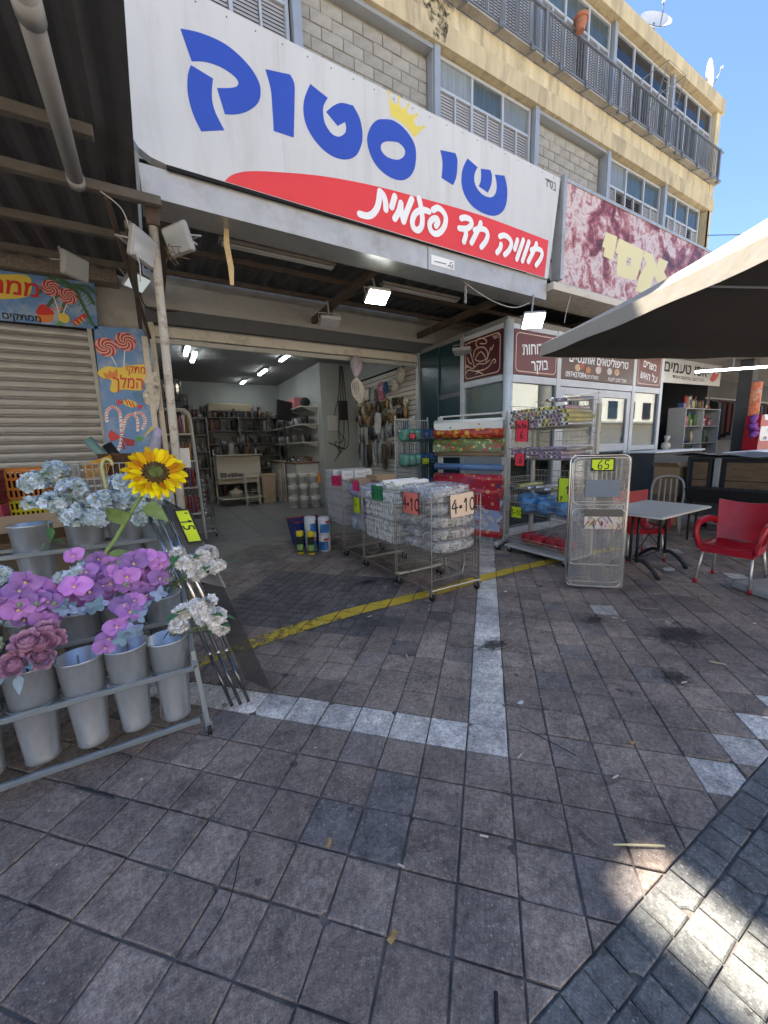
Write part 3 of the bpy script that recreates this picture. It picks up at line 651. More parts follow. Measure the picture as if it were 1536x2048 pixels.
MEAT = {'yod2':[(6.49,4.778,1),(6.799,4.778,1),(6.717,4.408,1),(6.457,4.424,1),(6.476,4.544,1),(6.402,4.55,1)],'samekh2':[(6.859,4.768,1),(7.617,4.741,1),(7.472,4.317),(7.28,4.22),(6.841,4.22,1),(6.846,4.531,1),(6.766,4.545,1)],'samekh2_hole':[(7.118,4.54,1),(7.25,4.542,1),(7.214,4.419,1),(7.107,4.422,1)],'alef2a':[(7.634,4.737,1),(7.884,4.74,1),(8.068,4.571,1),(8.127,4.731,1),(8.452,4.728,1),(8.341,4.538,1),(8.867,4.158,1),(8.449,4.147,1),(8.008,4.412,1),(7.825,4.066,1),(7.46,4.074,1),(7.535,4.328),(7.729,4.556,1),(7.598,4.658,1)]}
CANDY = {'lol':[(-0.437,3.01),(-0.203,3.104)],'lolr':0.127,'sticks':[[(-0.392,2.898),(-0.345,2.772)],[(-0.224,2.991),(-0.272,2.712)]],'halo':[(-0.576,2.665),(-0.466,2.75),(-0.308,2.749),(-0.223,2.781),(0.054,2.815),(0.039,2.679),(-0.059,2.564),(-0.084,2.454),(-0.32,2.45),(-0.406,2.406),(-0.459,2.437),(-0.432,2.57),(-0.519,2.591)],'crown':[(-0.514,2.676,1),(-0.467,2.653,1),(-0.432,2.707,1),(-0.403,2.67,1),(-0.344,2.736,1),(-0.343,2.628,1),(-0.492,2.58,1)],'txt':[[(-0.238,2.754),(-0.229,2.734)],[(-0.198,2.75),(-0.168,2.759),(-0.149,2.72),(-0.187,2.644)],[(-0.192,2.697),(-0.146,2.694)],[(-0.12,2.762),(-0.086,2.751),(-0.098,2.697)],[(-0.135,2.688),(-0.118,2.729)],[(-0.068,2.692),(-0.042,2.768),(-0.031,2.701),(-0.012,2.763)],[(-0.006,2.71),(0.013,2.772),(0.021,2.718)],[(-0.416,2.564),(-0.348,2.562),(-0.383,2.507),(-0.431,2.438)],[(-0.319,2.656),(-0.242,2.674)],[(-0.313,2.656),(-0.323,2.576),(-0.309,2.497)],[(-0.327,2.49),(-0.258,2.486),(-0.24,2.541)],[(-0.246,2.487),(-0.222,2.595),(-0.211,2.489),(-0.188,2.584)],[(-0.166,2.572),(-0.095,2.562),(-0.091,2.494)],[(-0.163,2.491),(-0.153,2.532)]],'wrap1':[(-0.321,2.302,1),(-0.254,2.318),(-0.17,2.273),(-0.17,2.225,1),(-0.243,2.21),(-0.32,2.255)],'wrap1e':[[(-0.317,2.282,1),(-0.399,2.32,1),(-0.399,2.226,1)],[(-0.174,2.246,1),(-0.083,2.248,1),(-0.133,2.178,1)]],'wrap2':[(-0.189,2.422),(-0.121,2.439),(-0.07,2.359),(-0.098,2.275),(-0.161,2.301),(-0.195,2.368)],'canes':[[(-0.55,2.015),(-0.535,2.143),(-0.464,2.211),(-0.395,2.166),(-0.385,2.051),(-0.405,1.79),(-0.461,1.612)],[(-0.197,1.886),(-0.184,2.053),(-0.249,2.114),(-0.321,2.051),(-0.372,1.914),(-0.41,1.79)],[(-0.133,1.914),(-0.083,2.026),(-0.121,2.123),(-0.192,2.135)]],'bow':[[(-0.416,1.791,1),(-0.514,1.894,1),(-0.563,1.82,1),(-0.534,1.724,1)],[(-0.41,1.79,1),(-0.249,1.746,1),(-0.271,1.663,1),(-0.354,1.665,1)],[(-0.412,1.777,1),(-0.563,1.724,1),(-0.508,1.751,1)],[(-0.412,1.777,1),(-0.371,1.623,1),(-0.407,1.617,1)]],'lemon':[(-0.129,1.787),(-0.078,1.857),(0.035,1.856),(0.02,1.728),(-0.08,1.722)],'lemone':[(-0.123,1.787,1),(-0.237,1.802,1),(-0.228,1.718,1),(-0.166,1.731,1)],'burn':[(0.045,2.679),(-0.013,2.594),(-0.007,2.485),(-0.053,2.401),(-0.043,2.277),(0.027,2.237),(0.124,2.212),(0.176,2.687)],'vert':[(-0.538,3.276,1),(0.001,3.302,1),(0.062,3.203,1),(0.111,2.995,1),(0.061,2.21,1),(0.001,1.555,1),(-0.6,1.561,1),(-0.552,3.162,1)],'top_lol':[(-0.939,3.681),(-0.772,3.606)],'top_lolr':0.09899999999999998,'top_sticks':[[(-0.924,3.586),(-0.891,3.365)],[(-0.802,3.506),(-0.862,3.369)]],'top_txt':[[(-1.184,3.613),(-1.206,3.675),(-1.236,3.736)],[(-1.184,3.613),(-1.176,3.727)],[(-1.248,3.734),(-1.304,3.575)],[(-1.289,3.736),(-1.308,3.658),(-1.363,3.584)],[(-1.371,3.583),(-1.346,3.708)],[(-1.389,3.718),(-1.432,3.573)],[(-1.384,3.599),(-1.398,3.708)]],'top_halo':[(-1.508,3.707),(-1.321,3.777),(-1.137,3.781),(-1.147,3.6),(-1.251,3.517),(-1.54,3.482)],'cup':[(-1.122,3.344,1),(-0.95,3.367,1),(-0.991,3.272),(-1.106,3.258)],'cream':[(-1.122,3.344),(-1.089,3.445),(-1.029,3.473),(-0.971,3.423),(-0.954,3.366)],'top_lemon':[(-0.85,3.33)],'top_wrap':[(-0.769,3.3,1),(-0.624,3.421,1),(-0.602,3.383,1),(-0.734,3.244,1)],'palm':[[(-0.719,3.757),(-0.885,3.758),(-1.066,3.613)],[(-0.719,3.757),(-0.86,3.82),(-0.982,3.761)],[(-0.72,3.747),(-0.889,3.602),(-1.008,3.447)],[(-0.72,3.747),(-0.815,3.534),(-0.87,3.367)],[(-0.702,3.75),(-0.641,3.56),(-0.553,3.286)],[(-0.701,3.76),(-0.572,3.691),(-0.51,3.559)],[(-0.701,3.76),(-0.545,3.766),(-0.491,3.704)]],'top_text_pos':[(-1.292,3.283)]}
steel = mat('galvanised_sheet', (.46, .465, .455), .45, metal=.55, var=.12, vscale=4, dirt=(.2, .17, .13), dirt_amt=.5, dscale=3, rvar=.12)
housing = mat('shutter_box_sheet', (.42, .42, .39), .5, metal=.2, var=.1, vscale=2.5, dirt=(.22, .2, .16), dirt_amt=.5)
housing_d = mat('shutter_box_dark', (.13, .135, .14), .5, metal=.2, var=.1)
cream_bar = mat('cream_metal', (.62, .58, .49), .5, var=.1, vscale=6, dirt=(.25, .2, .14), dirt_amt=.7, dscale=6)
sheet_d = mat('dark_corrugated', (.085, .088, .095), .55, metal=.3, var=.2, vscale=1.5, dirt=(.05, .045, .04), dirt_amt=.5)
rust = mat('rusty_steel', (.10, .075, .06), .8, metal=.2, var=.35, vscale=9, dirt=(.16, .075, .035), dirt_amt=.8, dscale=8)
beam_m = mat('weathered_beam', (.125, .112, .095), .8, var=.25, vscale=7, dirt=(.12, .09, .06), dirt_amt=.7, dscale=6)
white_pan = mat('sign_white', (.61, .63, .625), .30, var=.05, vscale=1.3, dirt=(.47, .465, .44), dirt_amt=.5, dscale=2.2, stretch=(2.5, 1, .4), bump=.05, bscale=1.5)
blue_v = mat('sign_blue', (.035, .085, .46), .35, var=.05, vscale=3)
red_v = mat('sign_red', (.75, .055, .055), .35, var=.05, vscale=3)
gold_v = mat('sign_gold', (.74, .62, .12), .4, var=.05)
white_v = mat('sign_lettering_white', (.85, .87, .87), .35)
ink = mat('black_ink', (.015, .015, .018), .6)
plaster = mat('grey_plaster', (.40, .39, .36), .85, var=.18, vscale=2, bump=.3, dirt=(.2, .18, .15), dirt_amt=.5)
pebble = mat('pebbledash', (.24, .2, .16), .95, var=.5, vscale=45, bump=1.0, bscale=60)
floor_m = mat('grey_floor_tile', (.20, .20, .195), .42, var=.12, vscale=2.5, rvar=.1, orand=.08)
inner = mat('room_paint', (.36, .385, .37), .8, var=.08, vscale=1.5, dirt=(.3, .28, .24), dirt_amt=.35)
ceil_m = mat('room_ceiling', (.24, .24, .235), .85, var=.06, vscale=1)
thresh = mat('concrete_threshold', (.30, .285, .25), .85, var=.25, vscale=5, bump=.5, dirt=(.42, .30, .06), dirt_amt=.55, dscale=5)
# threshold, floor and room
mb = MB(); poly = [(-6, 4.26), (-1.2, 4.26), (1.2, 6.42), (4.93, 6.42), (4.93, 7.0), (-6, 7.0)]
mb.add([(q[0], q[1], .012) for q in poly]+[(q[0], q[1], -.05) for q in poly], [(0, 1, 2, 3, 4, 5)]+[(i, 6+i, 6+(i+1) % 6, (i+1) % 6) for i in range(6)]); mb.build('threshold', [thresh], kind='structure')
F = MB().box((-.3, 7.0, -.06), (4.95, 14, .004)).build('floor', [sand], kind='structure')
tm = MB().cbox((-.297, -.297, -.01), (.297, .297, .0), .0025).mesh('floor_tile', floor_m)
for i in range(9):
    for j in range(12):
        x = -.0+i*.6; y = 7.31+j*.6
        if x > 4.7 or (x > 3.7 and y > 9.8): continue
        place('floor_tile', tm, F, loc=(x, y, .014), rot=(0, 0, 0))
def struct(name, a, b, m, **kw): return MB().box(a, b).build(name, [m], kind='structure', **kw)
struct('wall_left', (-.4, 7.2, 0), (-.2, 14.2, 3.8), inner); struct('wall_back', (-.4, 14.0, 0), (4.2, 14.2, 3.8), inner)
struct('wall_right', (4.92, 7.2, 0), (5.1, 9.9, 3.8), inner); struct('wall_return', (3.9, 9.9, 0), (5.1, 10.05, 3.8), inner); struct('wall_right_rear', (3.9, 10.05, 0), (4.05, 14.0, 3.8), inner)
struct('ceiling', (-.4, 7.0, 3.75), (5.1, 14.2, 3.9), ceil_m)
struct('wall_front_left', (-9, 6.95, 0), (.08, 7.2, 4.3), plaster); struct('wall_front_right', (4.95, 6.95, 0), (17.0, 7.2, 4.3), plaster); struct('lintel', (.08, 6.97, 3.4), (4.95, 7.2, 4.3), plaster)
# roller shutter housing over the open shop
H = thing('shutter_housing', 'grey sheet-metal roller shutter box above the open shop doorway', 'shutter box', (2.7, 6.8, 3.1), world=True)
mb = MB(); mb.add([(.08, 6.72, 3.60), (5.2, 6.72, 3.60), (5.2, 6.74, 3.94), (.08, 6.74, 3.94), (.08, 6.96, 3.6), (5.2, 6.96, 3.6), (5.2, 6.96, 3.94), (.08, 6.96, 3.94)], [(0, 1, 2, 3), (3, 2, 6, 7), (0, 3, 7, 4), (1, 5, 6, 2)]); mb.build('cover', [housing], H)
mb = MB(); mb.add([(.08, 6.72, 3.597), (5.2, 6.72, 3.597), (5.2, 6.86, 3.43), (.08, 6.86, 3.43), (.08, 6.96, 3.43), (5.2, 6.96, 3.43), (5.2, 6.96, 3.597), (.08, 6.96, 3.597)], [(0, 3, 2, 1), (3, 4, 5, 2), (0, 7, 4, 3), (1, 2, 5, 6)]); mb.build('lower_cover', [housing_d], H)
MB().cbox((.14, 6.88, 3.25), (4.92, 6.94, 3.39), .006).build('bottom_bar', [cream_bar], H)
MB().cbox((.14, 6.90, 3.16), (4.92, 6.945, 3.235), .006).build('curtain_edge', [housing], H)
MB().cbox((.10, 6.85, 0.0), (.17, 6.94, 3.43), .004).build('guide_rail', [cream_bar], H); MB().cbox((4.86, 6.85, 0.0), (4.93, 6.94, 3.43), .004).build('guide_rail', [alu], H)
# closed roller shutter of the sweet shop
SH = thing('roller_shutter', 'closed corrugated steel roller shutter of the sweet shop', 'roller shutter', (-2, 6.85, 0), world=True)
slat_m = mat('shutter_slat', (.42, .41, .385), .5, metal=.35, var=.16, vscale=3, bump=.25, bscale=30, dirt=(.2, .17, .13), dirt_amt=.6, dscale=5, stretch=(.3, 1, 2))
prof = [(0, .0), (.0, .006), (-.028, .022), (-.036, .052), (-.030, .082), (-.004, .098), (.012, .100), (.004, .108), (.012, .114)]
sm = MB(); 
sm.sh(False).add([(x, p[0], p[1]) for p in prof for x in (-1.3, 1.3)], [(2*i, 2*i+1, 2*i+3, 2*i+2) for i in range(len(prof)-1)]); slm = sm.mesh('slat', slat_m)
for i in range(28): place('slat', slm, SH, loc=(0, .02, .02+i*.1145))
SH.location = (-1.92, 6.85, 0); del SH['_w']
MB().box((-1.3, .03, 0), (1.3, .05, 3.25)).build('backing', [dark], SH)
MB().cbox((1.29, -.05, 0), (1.345, .06, 3.3), .004).build('guide_rail', [plaster], SH)
# ---- candy banners (printed panels)
sky_b = mat('print_sky', (.13, .27, .52), .45, var=.12, vscale=2, dirt=(.55, .58, .58), dirt_amt=.85, dscale=1.7)
pink = mat('print_pink', (.72, .25, .23), .45); dred = mat('print_dark_red', (.42, .035, .045), .45); cream_p = mat('print_cream', (.78, .62, .5), .45)
yel_p = mat('print_yellow', (.78, .58, .09), .45); red_p = mat('print_red', (.62, .04, .035), .45); grn_p = mat('print_green', (.12, .36, .09), .45); org_p = mat('print_orange', (.72, .24, .06), .45)
palm_p = mat('print_palm', (.07, .15, .07), .5); blu_p = mat('print_blue', (.08, .22, .4), .45); wht_p = mat('print_white', (.78, .78, .76), .45)
def layer(y): return Vector((0, y, 0))
def lolly(P, cx, cz, r, y):
    P.mat(1).flat([circle2(cx, cz, r, 26)], layer(y), XA, ZA)
    for k in range(6):
        a0 = k*math.pi/3; pts = [(cx+math.cos(a0+t*2.2)*r*.93*(1-t*.82), cz+math.sin(a0+t*2.2)*r*.93*(1-t*.82)) for t in [i/5 for i in range(6)]]
        P.mat(2); strokes_flat(P, [pts], r*.17, layer(y-.0012-.0004*k), XA, ZA)
        a1 = a0+.35; pts = [(cx+math.cos(a1+t*2.2)*r*.93*(1-t*.82), cz+math.sin(a1+t*2.2)*r*.93*(1-t*.82)) for t in [i/5 for i in range(6)]]
        P.mat(3); strokes_flat(P, [pts], r*.07, layer(y-.0042-.0004*k), XA, ZA)
PR = [sky_b, pink, dred, cream_p, yel_p, red_p, grn_p, org_p, palm_p, blu_p, wht_p, ink]
Y0 = 6.78
BV = thing('candy_banner', 'tall blue candy banner with lollipops and candy canes, scorched along one edge', 'banner', (-.3, 6.8, 1.4), world=True)
v = CANDY['vert']; mb = MB(); mb.flat([[q[:2] for q in v]], layer(Y0), XA, ZA, .012); mb.build('panel', [sky_b], BV)
P = MB()
P.mat(10); strokes_flat(P, CANDY['sticks'], .012, layer(Y0-.002), XA, ZA)
for (cx, cz) in CANDY['lol']: lolly(P, cx, cz, CANDY['lolr'], Y0-.004-(.008 if cx > -.3 else 0))
P.mat(4).flat([crom(CANDY['halo'])], layer(Y0-.016), XA, ZA)
P.mat(7).flat([[q[:2] for q in CANDY['crown']]], layer(Y0-.018), XA, ZA)
P.mat(5); text_mesh(P, 'ממתקי', (-.09, Y0-.020, 2.685), XA, Vector((.12, 0, 1)), .15, bold=.012, maxw=.30); text_mesh(P, 'המלך', (-.24, Y0-.020, 2.475), XA, Vector((.12, 0, 1)), .23, bold=.015, maxw=.36)
P.mat(4).flat([crom(CANDY['wrap1'])], layer(Y0-.003), XA, ZA); P.mat(5)
for e in CANDY['wrap1e']: P.flat([[q[:2] for q in e]], layer(Y0-.0045), XA, ZA)
w1 = CANDY['wrap1']; cx = sum(q[0] for q in w1)/6; cz = sum(q[1] for q in w1)/6; strokes_flat(P, [[(cx+d-.012, cz+.035-d*.5), (cx+d+.012, cz-.035-d*.5)] for d in (-.04, 0, .04)], .016, layer(Y0-.006), XA, ZA)
P.mat(9).flat([crom(CANDY['wrap2'])], layer(Y0-.003), XA, ZA)
P.mat(10); strokes_flat(P, CANDY['canes'], .040, layer(Y0-.003), XA, ZA, .0006)
P.mat(5)
for k, cpts in enumerate(CANDY['canes']):
    c = crom(cpts, 8, closed=False); acc = 0
    for i in range(1, len(c)-1):
        if i % 2: continue
        a, b_ = c[i-1], c[i+1]; dx, dz = b_[0]-a[0], b_[1]-a[1]; l = math.hypot(dx, dz) or 1; nx, nz = -dz/l, dx/l
        strokes_flat(P, [[(c[i][0]+nx*.015-dx/l*.008, c[i][1]+nz*.015-dz/l*.008), (c[i][0]-nx*.015+dx/l*.008, c[i][1]-nz*.015+dz/l*.008)]], .010, layer(Y0-.007-.0005*k), XA, ZA)
for k, e in enumerate(CANDY['bow']): P.mat(5 if k % 2 == 0 else 2).flat([[q[:2] for q in e]], layer(Y0-.010-.0008*k), XA, ZA)
P.mat(6).flat([[q[:2] for q in CANDY['lemone']]], layer(Y0-.003), XA, ZA)
P.mat(4).flat([crom([q[:2] for q in CANDY['lemon'][:1]]+[(.02, 1.99), (.045, 1.95), (.04, 1.91), (.0, 1.9)])], layer(Y0-.0045), XA, ZA)
P.build('print', PR, BV)
burn = mat('burnt_foam', (.62, .58, .5), .9, var=.4, vscale=14, bump=1, bscale=30, dirt=(.02, .018, .015), dirt_amt=1.0, dscale=6)
MB().flat([crom([(q[0]-.02, q[1]) for q in CANDY['burn']])], layer(Y0-.024), XA, ZA, .02).build('scorched_edge', [burn], BV)
MB().cbox((-.005, 6.755, 1.35), (.07, 6.80, 3.2), .006).build('edge_trim', [cream_bar], BV)
BT = thing('candy_sign', 'blue sweet-shop sign with lollipops and a palm tree above the closed shutter', 'shop sign', (-1.9, 6.8, 3.2), world=True)
MB().flat([[(-3.6, 3.20), (-.50, 3.24), (-.47, 3.82), (-3.6, 3.79)]], layer(Y0), XA, ZA, .03).build('panel', [sky_b], BT)
P = MB(); P.mat(8)
strokes_flat(P, CANDY['palm'], .035, layer(Y0-.002), XA, ZA)
for pl in CANDY['palm']:
    for t in range(1, 8):
        a = crom(pl, 8, closed=False); q = a[min(len(a)-2, t*2)]; strokes_flat(P, [[q, (q[0]+.05, q[1]-.05)], [q, (q[0]-.045, q[1]-.055)]], .008, layer(Y0-.0052), XA, ZA)
P.mat(10); strokes_flat(P, CANDY['top_sticks'], .011, layer(Y0-.007), XA, ZA)
for i, (cx, cz) in enumerate(CANDY['top_lol']): lolly(P, cx, cz, CANDY['top_lolr'], Y0-.009-.009*i)
P.mat(4).flat([crom(CANDY['top_halo'])], layer(Y0-.003), XA, ZA)
P.mat(5); text_mesh(P, 'ממתקי', (-1.06, Y0-.005, 3.55), XA, Vector((.15, 0, 1)), .26, align='RIGHT', bold=.02)
P.mat(7).flat([crom(CANDY['cup'])], layer(Y0-.003), XA, ZA); P.mat(5).flat([crom(CANDY['cream'])], layer(Y0-.005), XA, ZA)
P.mat(1); strokes_flat(P, [[(-.98+.03, 3.42+k*.022), (-.85+.0, 3.435+k*.022)] for k in range(2)], .012, layer(Y0-.0065), XA, ZA)
cx, cz = CANDY['top_lemon'][0]; P.mat(4).flat([circle2(cx, cz, .06, 18)], layer(Y0-.018), XA, ZA); P.mat(6).flat([[(cx-.04, cz-.03), (cx-.1, cz-.09), (cx-.02, cz-.1)]], layer(Y0-.016), XA, ZA)
P.mat(5).flat([[q[:2] for q in CANDY['top_wrap']]], layer(Y0-.016), XA, ZA); tw = CANDY['top_wrap']; P.mat(4); strokes_flat(P, [[(tw[0][0]+.03+k*.04, tw[0][1]+.0+k*.03), (tw[0][0]+.06+k*.04, tw[0][1]-.04+k*.03)] for k in range(3)], .014, layer(Y0-.018), XA, ZA)
P.mat(11); q = CANDY['top_text_pos'][0]; text_mesh(P, 'ממתקים | ע', (q[0]-.06, Y0-.003, q[1]-.03), XA, ZA, .11, bold=.02)
P.build('print', PR, BT)
struct('pebble_wall', (-9, 6.70, 3.84), (-.2, 6.94, 4.3), pebble)
# ---- left awning: corrugated sheet on beams, with a drain pipe under it
AW = thing('awning_roof', 'dark corrugated awning roof hanging over the flower stand', 'awning', (-2, 4.5, 3.5), world=True)
mb = MB(); xs = [-6+i*.055 for i in range(int(6.12/.055)+1)]
vs = []
for i, x in enumerate(xs):
    zz = .018*(1 if i % 4 in (0, 1) else -1)
    vs += [(x, 2.35, 3.745+zz), (x, 6.9, 4.02+zz)]
mb.add(vs, [(2*i, 2*i+1, 2*i+3, 2*i+2) for i in range(len(xs)-1)]); mb.build('sheet', [sheet_d], AW)
MB().cbox((-6, 2.30, 3.66), (.11, 2.345, 3.80), .005).build('front_edge', [beam_m], AW)
for (y, z, x1, h) in ((3.97, 3.58, .26, .07), (3.5, 3.66, -.13, .07), (4.85, 3.64, .2, .07), (6.0, 3.8, .1, .07)): MB().cbox((-6, y-.035, z-h/2), (x1, y+.035, z+h/2), .006).build('beam', [beam_m], AW)
MB().cbox((-.02, 3.9, 3.30), (.03, 6.8, 3.36), .004).build('tie_bar', [beam_m], AW)
MB().cyl((-.12, 4.0, 3.54), (.10, 6.6, 3.15), .022, n=8).build('brace', [rust], AW)
DP = thing('drain_pipe', 'long grey plastic drain pipe slung under the corrugated awning', 'pipe', (-.27, 3, 3.5), world=True)
pipe_m = mat('grey_pipe', (.34, .335, .32), .55, var=.12, vscale=3, dirt=(.2, .18, .15), dirt_amt=.5)
MB().sh(True).cyl((-.27, 1.75, 3.51), (-.295, 3.95, 3.57), .052, n=16).build('pipe', [pipe_m], DP)
MB().sh(True).cyl((-.277, 2.50, 3.533), (-.2785, 2.62, 3.536), .060, n=16).build('coupling', [pipe_m], DP); MB().sh(True).cyl((-.2945, 3.88, 3.568), (-.296, 3.97, 3.57), .058, n=16).build('end_collar', [pipe_m], DP)
PO = thing('canopy_post', 'rust-speckled cream steel post holding up the canopy', 'post', (.15, 4.12, 0), world=True)
post_m = mat('rusty_cream_paint', (.50, .46, .38), .6, var=.12, vscale=9, dirt=(.16, .085, .045), dirt_amt=.9, dscale=18)
MB().sh(True).cyl((.135, 4.12, 0), (.19, 4.12, 3.62), .036, n=14).build('shaft', [post_m], PO)
MB().cbox((.06, 4.04, 0), (.21, 4.2, .02), .004).build('foot_plate', [rust], PO)
MB().cbox((.14, 4.07, 3.45), (.24, 4.17, 3.64), .006).build('bracket', [rust], PO)
# ---- main canopy over the doorway
CN = thing('shop_canopy', 'corrugated shop canopy on rusty rafters behind the white sign', 'canopy', (2.6, 5.4, 3.5), world=True)
vs = []; xs = [.14+i*.06 for i in range(int(16/.06))]
for i, x in enumerate(xs):
    zz = .02*(1 if i % 4 in (0, 1) else -1); vs += [(x, 4.06, 3.90+zz), (x, 6.95, 4.16+zz)]
mb = MB(); mb.add(vs, [(2*i, 2*i+1, 2*i+3, 2*i+2) for i in range(len(xs)-1)]); mb.build('sheet', [sheet_d], CN)
for x in (.3, 2.58, 4.78, 7.2, 9.6): MB().cbox((x-.04, 4.1, 3.66), (x+.04, 6.7, 3.76), .006).build('rafter', [rust], CN)
for y, z in ((4.62, 3.80), (5.35, 3.84), (6.2, 3.90)): MB().cbox((.2, y-.025, z-.03), (14, y+.025, z+.03), .005).build('purlin', [rust], CN)
MB().tube([(2.58, 5.9, 3.66), (2.45, 5.6, 3.45), (2.28, 5.3, 3.36)], .018, 6).build('hanging_bracket', [rust], CN)
mb = MB(); mb.add([(.13, 4.0, 3.62), (5.13, 4.0, 3.58), (5.13, 4.0, 3.85), (.13, 4.0, 3.855), (.13, 4.42, 3.66), (5.13, 4.42, 3.62)], [(0, 1, 2, 3), (0, 4, 5, 1)])
mb.build('fascia', [steel], CN)
MB().box((3.0, 3.994, 3.60), (3.006, 3.999, 3.852)).build('fascia_seam', [housing_d], CN)
sk = MB(); sk.flat([[(3.05, 3.66), (3.40, 3.655), (3.40, 3.76), (3.05, 3.765)]], layer(3.995), XA, ZA); sk.build('sticker', [white_v], CN)
sk = MB(); strokes_flat(sk, [[(3.10+k*.022, 3.70), (3.115+k*.022, 3.70)] for k in range(8)]+[[(3.30, 3.68), (3.33, 3.70), (3.345, 3.67)], [(3.33, 3.72), (3.36, 3.735)], [(3.365, 3.71), (3.375, 3.67)]], .012, layer(3.993), XA, ZA); sk.build('sticker_print', [mat('faded_ink', (.2, .2, .2), .7)], CN)
# ---- the big sign
SG = thing('shop_sign', 'long white shop sign with blue Hebrew lettering, gold crown and red swoosh', 'shop sign', (2.7, 4.0, 3.87), world=True)
outl = [(.135, 4.02), (.11, 3.98), (.20, 3.905), (.32, 3.872), (5.10, 3.842), (5.29, 5.165), (-.05, 5.19), (.02, 4.6)]
outl = [(.32, 3.875), (5.10, 3.842), (5.285, 5.165), (.12, 5.19), (.105, 4.0), (.14, 3.94), (.22, 3.895)]
MB().flat([outl], layer(3.96), XA, ZA, .10).build('panel', [white_pan], SG)
MB().box((.33, 3.962, 3.845), (5.09, 3.985, 3.872)).build('shadow_gap', [dark], SG)
for x in (1.33, 2.55, 3.79): MB().box((x-.0015, 3.9592, 3.88), (x+.0015, 3.9599, 5.16)).build('sheet_seam', [steel], SG)
for k in range(22): MB().cyl((.2+k*.235, 3.9585, 5.13), (.2+k*.235, 3.962, 5.13), .007, n=8).build('screw', [housing_d], SG)
Z1 = 3.958
NM = {'qof_bow': 'letter', 'qof_leg': 'letter', 'vav': 'letter', 'tet': 'letter', 'yod': 'letter', 'shin_u': 'letter', 'shin_mid': 'letter', 'samekh': 'letter'}
for k in NM:
    loops = [crom(SIGN[k], 7)]
    if k == 'samekh': loops.append(crom(SIGN['samekh_hole'], 7))
    halo_l = []
    MB().flat(loops, layer(Z1), XA, ZA).build('letter', [blue_v], SG)
mb = MB().flat([crom(SIGN['crown'], 5)], layer(Z1), XA, ZA)
for (cx, cz) in SIGN['crown_balls']: mb.flat([circle2(cx, cz, .017, 10)], layer(Z1-.0015), XA, ZA)
mb.build('crown', [gold_v], SG)
MB().flat([crom(SIGN['red'], 6)], layer(Z1), XA, ZA).build('red_swoosh', [red_v], SG)
for s_ in STROKES:
    mb = MB(); strokes_flat(mb, [s_], .066, layer(Z1-.002-.0005*STROKES.index(s_)), XA, ZA); mb.build('letter', [white_v], SG)
mb = MB(); strokes_flat(mb, [[(4.955+a*.055, 4.985+b_*.085) for a, b_ in s_] for s_ in ([(3.35, 1), (3.95, 1), (3.95, 0)], [(3.2, 0), (4.2, 0)], [(2.1, 1), (2.85, 1), (2.9, .4), (2.5, 0), (2.15, .4), (2.2, 1)], [(1.75, 1.1), (1.65, .75)], [(1.4, 1.1), (1.3, .75)], [(.2, 1), (1.05, 1)], [(.85, 1), (.85, 0)])], .011, layer(Z1), XA, ZA); mb.build('small_text', [ink], SG)
MB().cbox((5.295, 3.90, 3.86), (5.36, 4.06, 5.2), .004).build('edge_post', [steel], SG)
# ---- meat sign
mm = bpy.data.materials.new('meat_print'); mm.use_nodes = True; t = mm.node_tree; n = t.nodes; L = t.links; b = n['Principled BSDF']; b.inputs['Roughness'].default_value = .35
g = n.new('ShaderNodeNewGeometry'); ns = n.new('ShaderNodeTexNoise'); ns.inputs['Scale'].default_value = 4.2; ns.inputs['Detail'].default_value = 12; ns.inputs['Roughness'].default_value = .76; ns.inputs['Distortion'].default_value = .9; L.new(g.outputs['Position'], ns.inputs['Vector'])
n2 = n.new('ShaderNodeTexNoise'); n2.inputs['Scale'].default_value = 1.7; n2.inputs['Detail'].default_value = 3; n2.inputs['Distortion'].default_value = .8; L.new(g.outputs['Position'], n2.inputs['Vector'])
md = n.new('ShaderNodeMath'); md.operation = 'MULTIPLY_ADD'; L.new(n2.outputs['Fac'], md.inputs[0]); md.inputs[1].default_value = .9; L.new(ns.outputs['Fac'], md.inputs[2])
sb_ = n.new('ShaderNodeMath'); sb_.operation = 'SUBTRACT'; L.new(md.outputs[0], sb_.inputs[0]); sb_.inputs[1].default_value = .45
rm = n.new('ShaderNodeValToRGB'); e = rm.color_ramp.elements
for k, (p_, c_) in enumerate(((.30, (.06, .015, .015)), (.40, (.22, .04, .045)), (.46, (.38, .13, .13)), (.51, (.52, .32, .31)), (.57, (.68, .62, .61)), (.70, (.34, .12, .13)))):
    if k > 1: e.new(p_)
    e[k].position = p_; e[k].color = (*c_, 1)
L.new(sb_.outputs[0], rm.inputs[0]); L.new(rm.outputs[0], b.inputs['Base Color'])
pale_y = mat('sign_pale_yellow', (.74, .69, .38), .4)
MS = thing('meat_sign', 'sign printed with raw meat and pale yellow Hebrew letters above the glass restaurant', 'shop sign', (7.5, 4.0, 3.85), world=True)
MB().flat([[(5.37, 3.86), (10.4, 3.86), (10.4, 5.19), (5.37, 5.19)]], layer(4.0), XA, ZA, .08).build('panel', [mm], MS)
fr = MB(); fr.box((5.362, 3.985, 5.19), (10.4, 4.09, 5.235)).box((5.362, 3.985, 3.82), (10.4, 4.09, 3.86)); fr.build('frame', [steel], MS)
for k in ('yod2', 'samekh2', 'alef2a'):
    loops = [crom(MEAT[k], 5)]
    if k == 'samekh2': loops.append([q[:2] for q in MEAT['samekh2_hole']])
    MB().flat(loops, layer(3.997), XA, ZA).build('letter', [pale_y], MS)
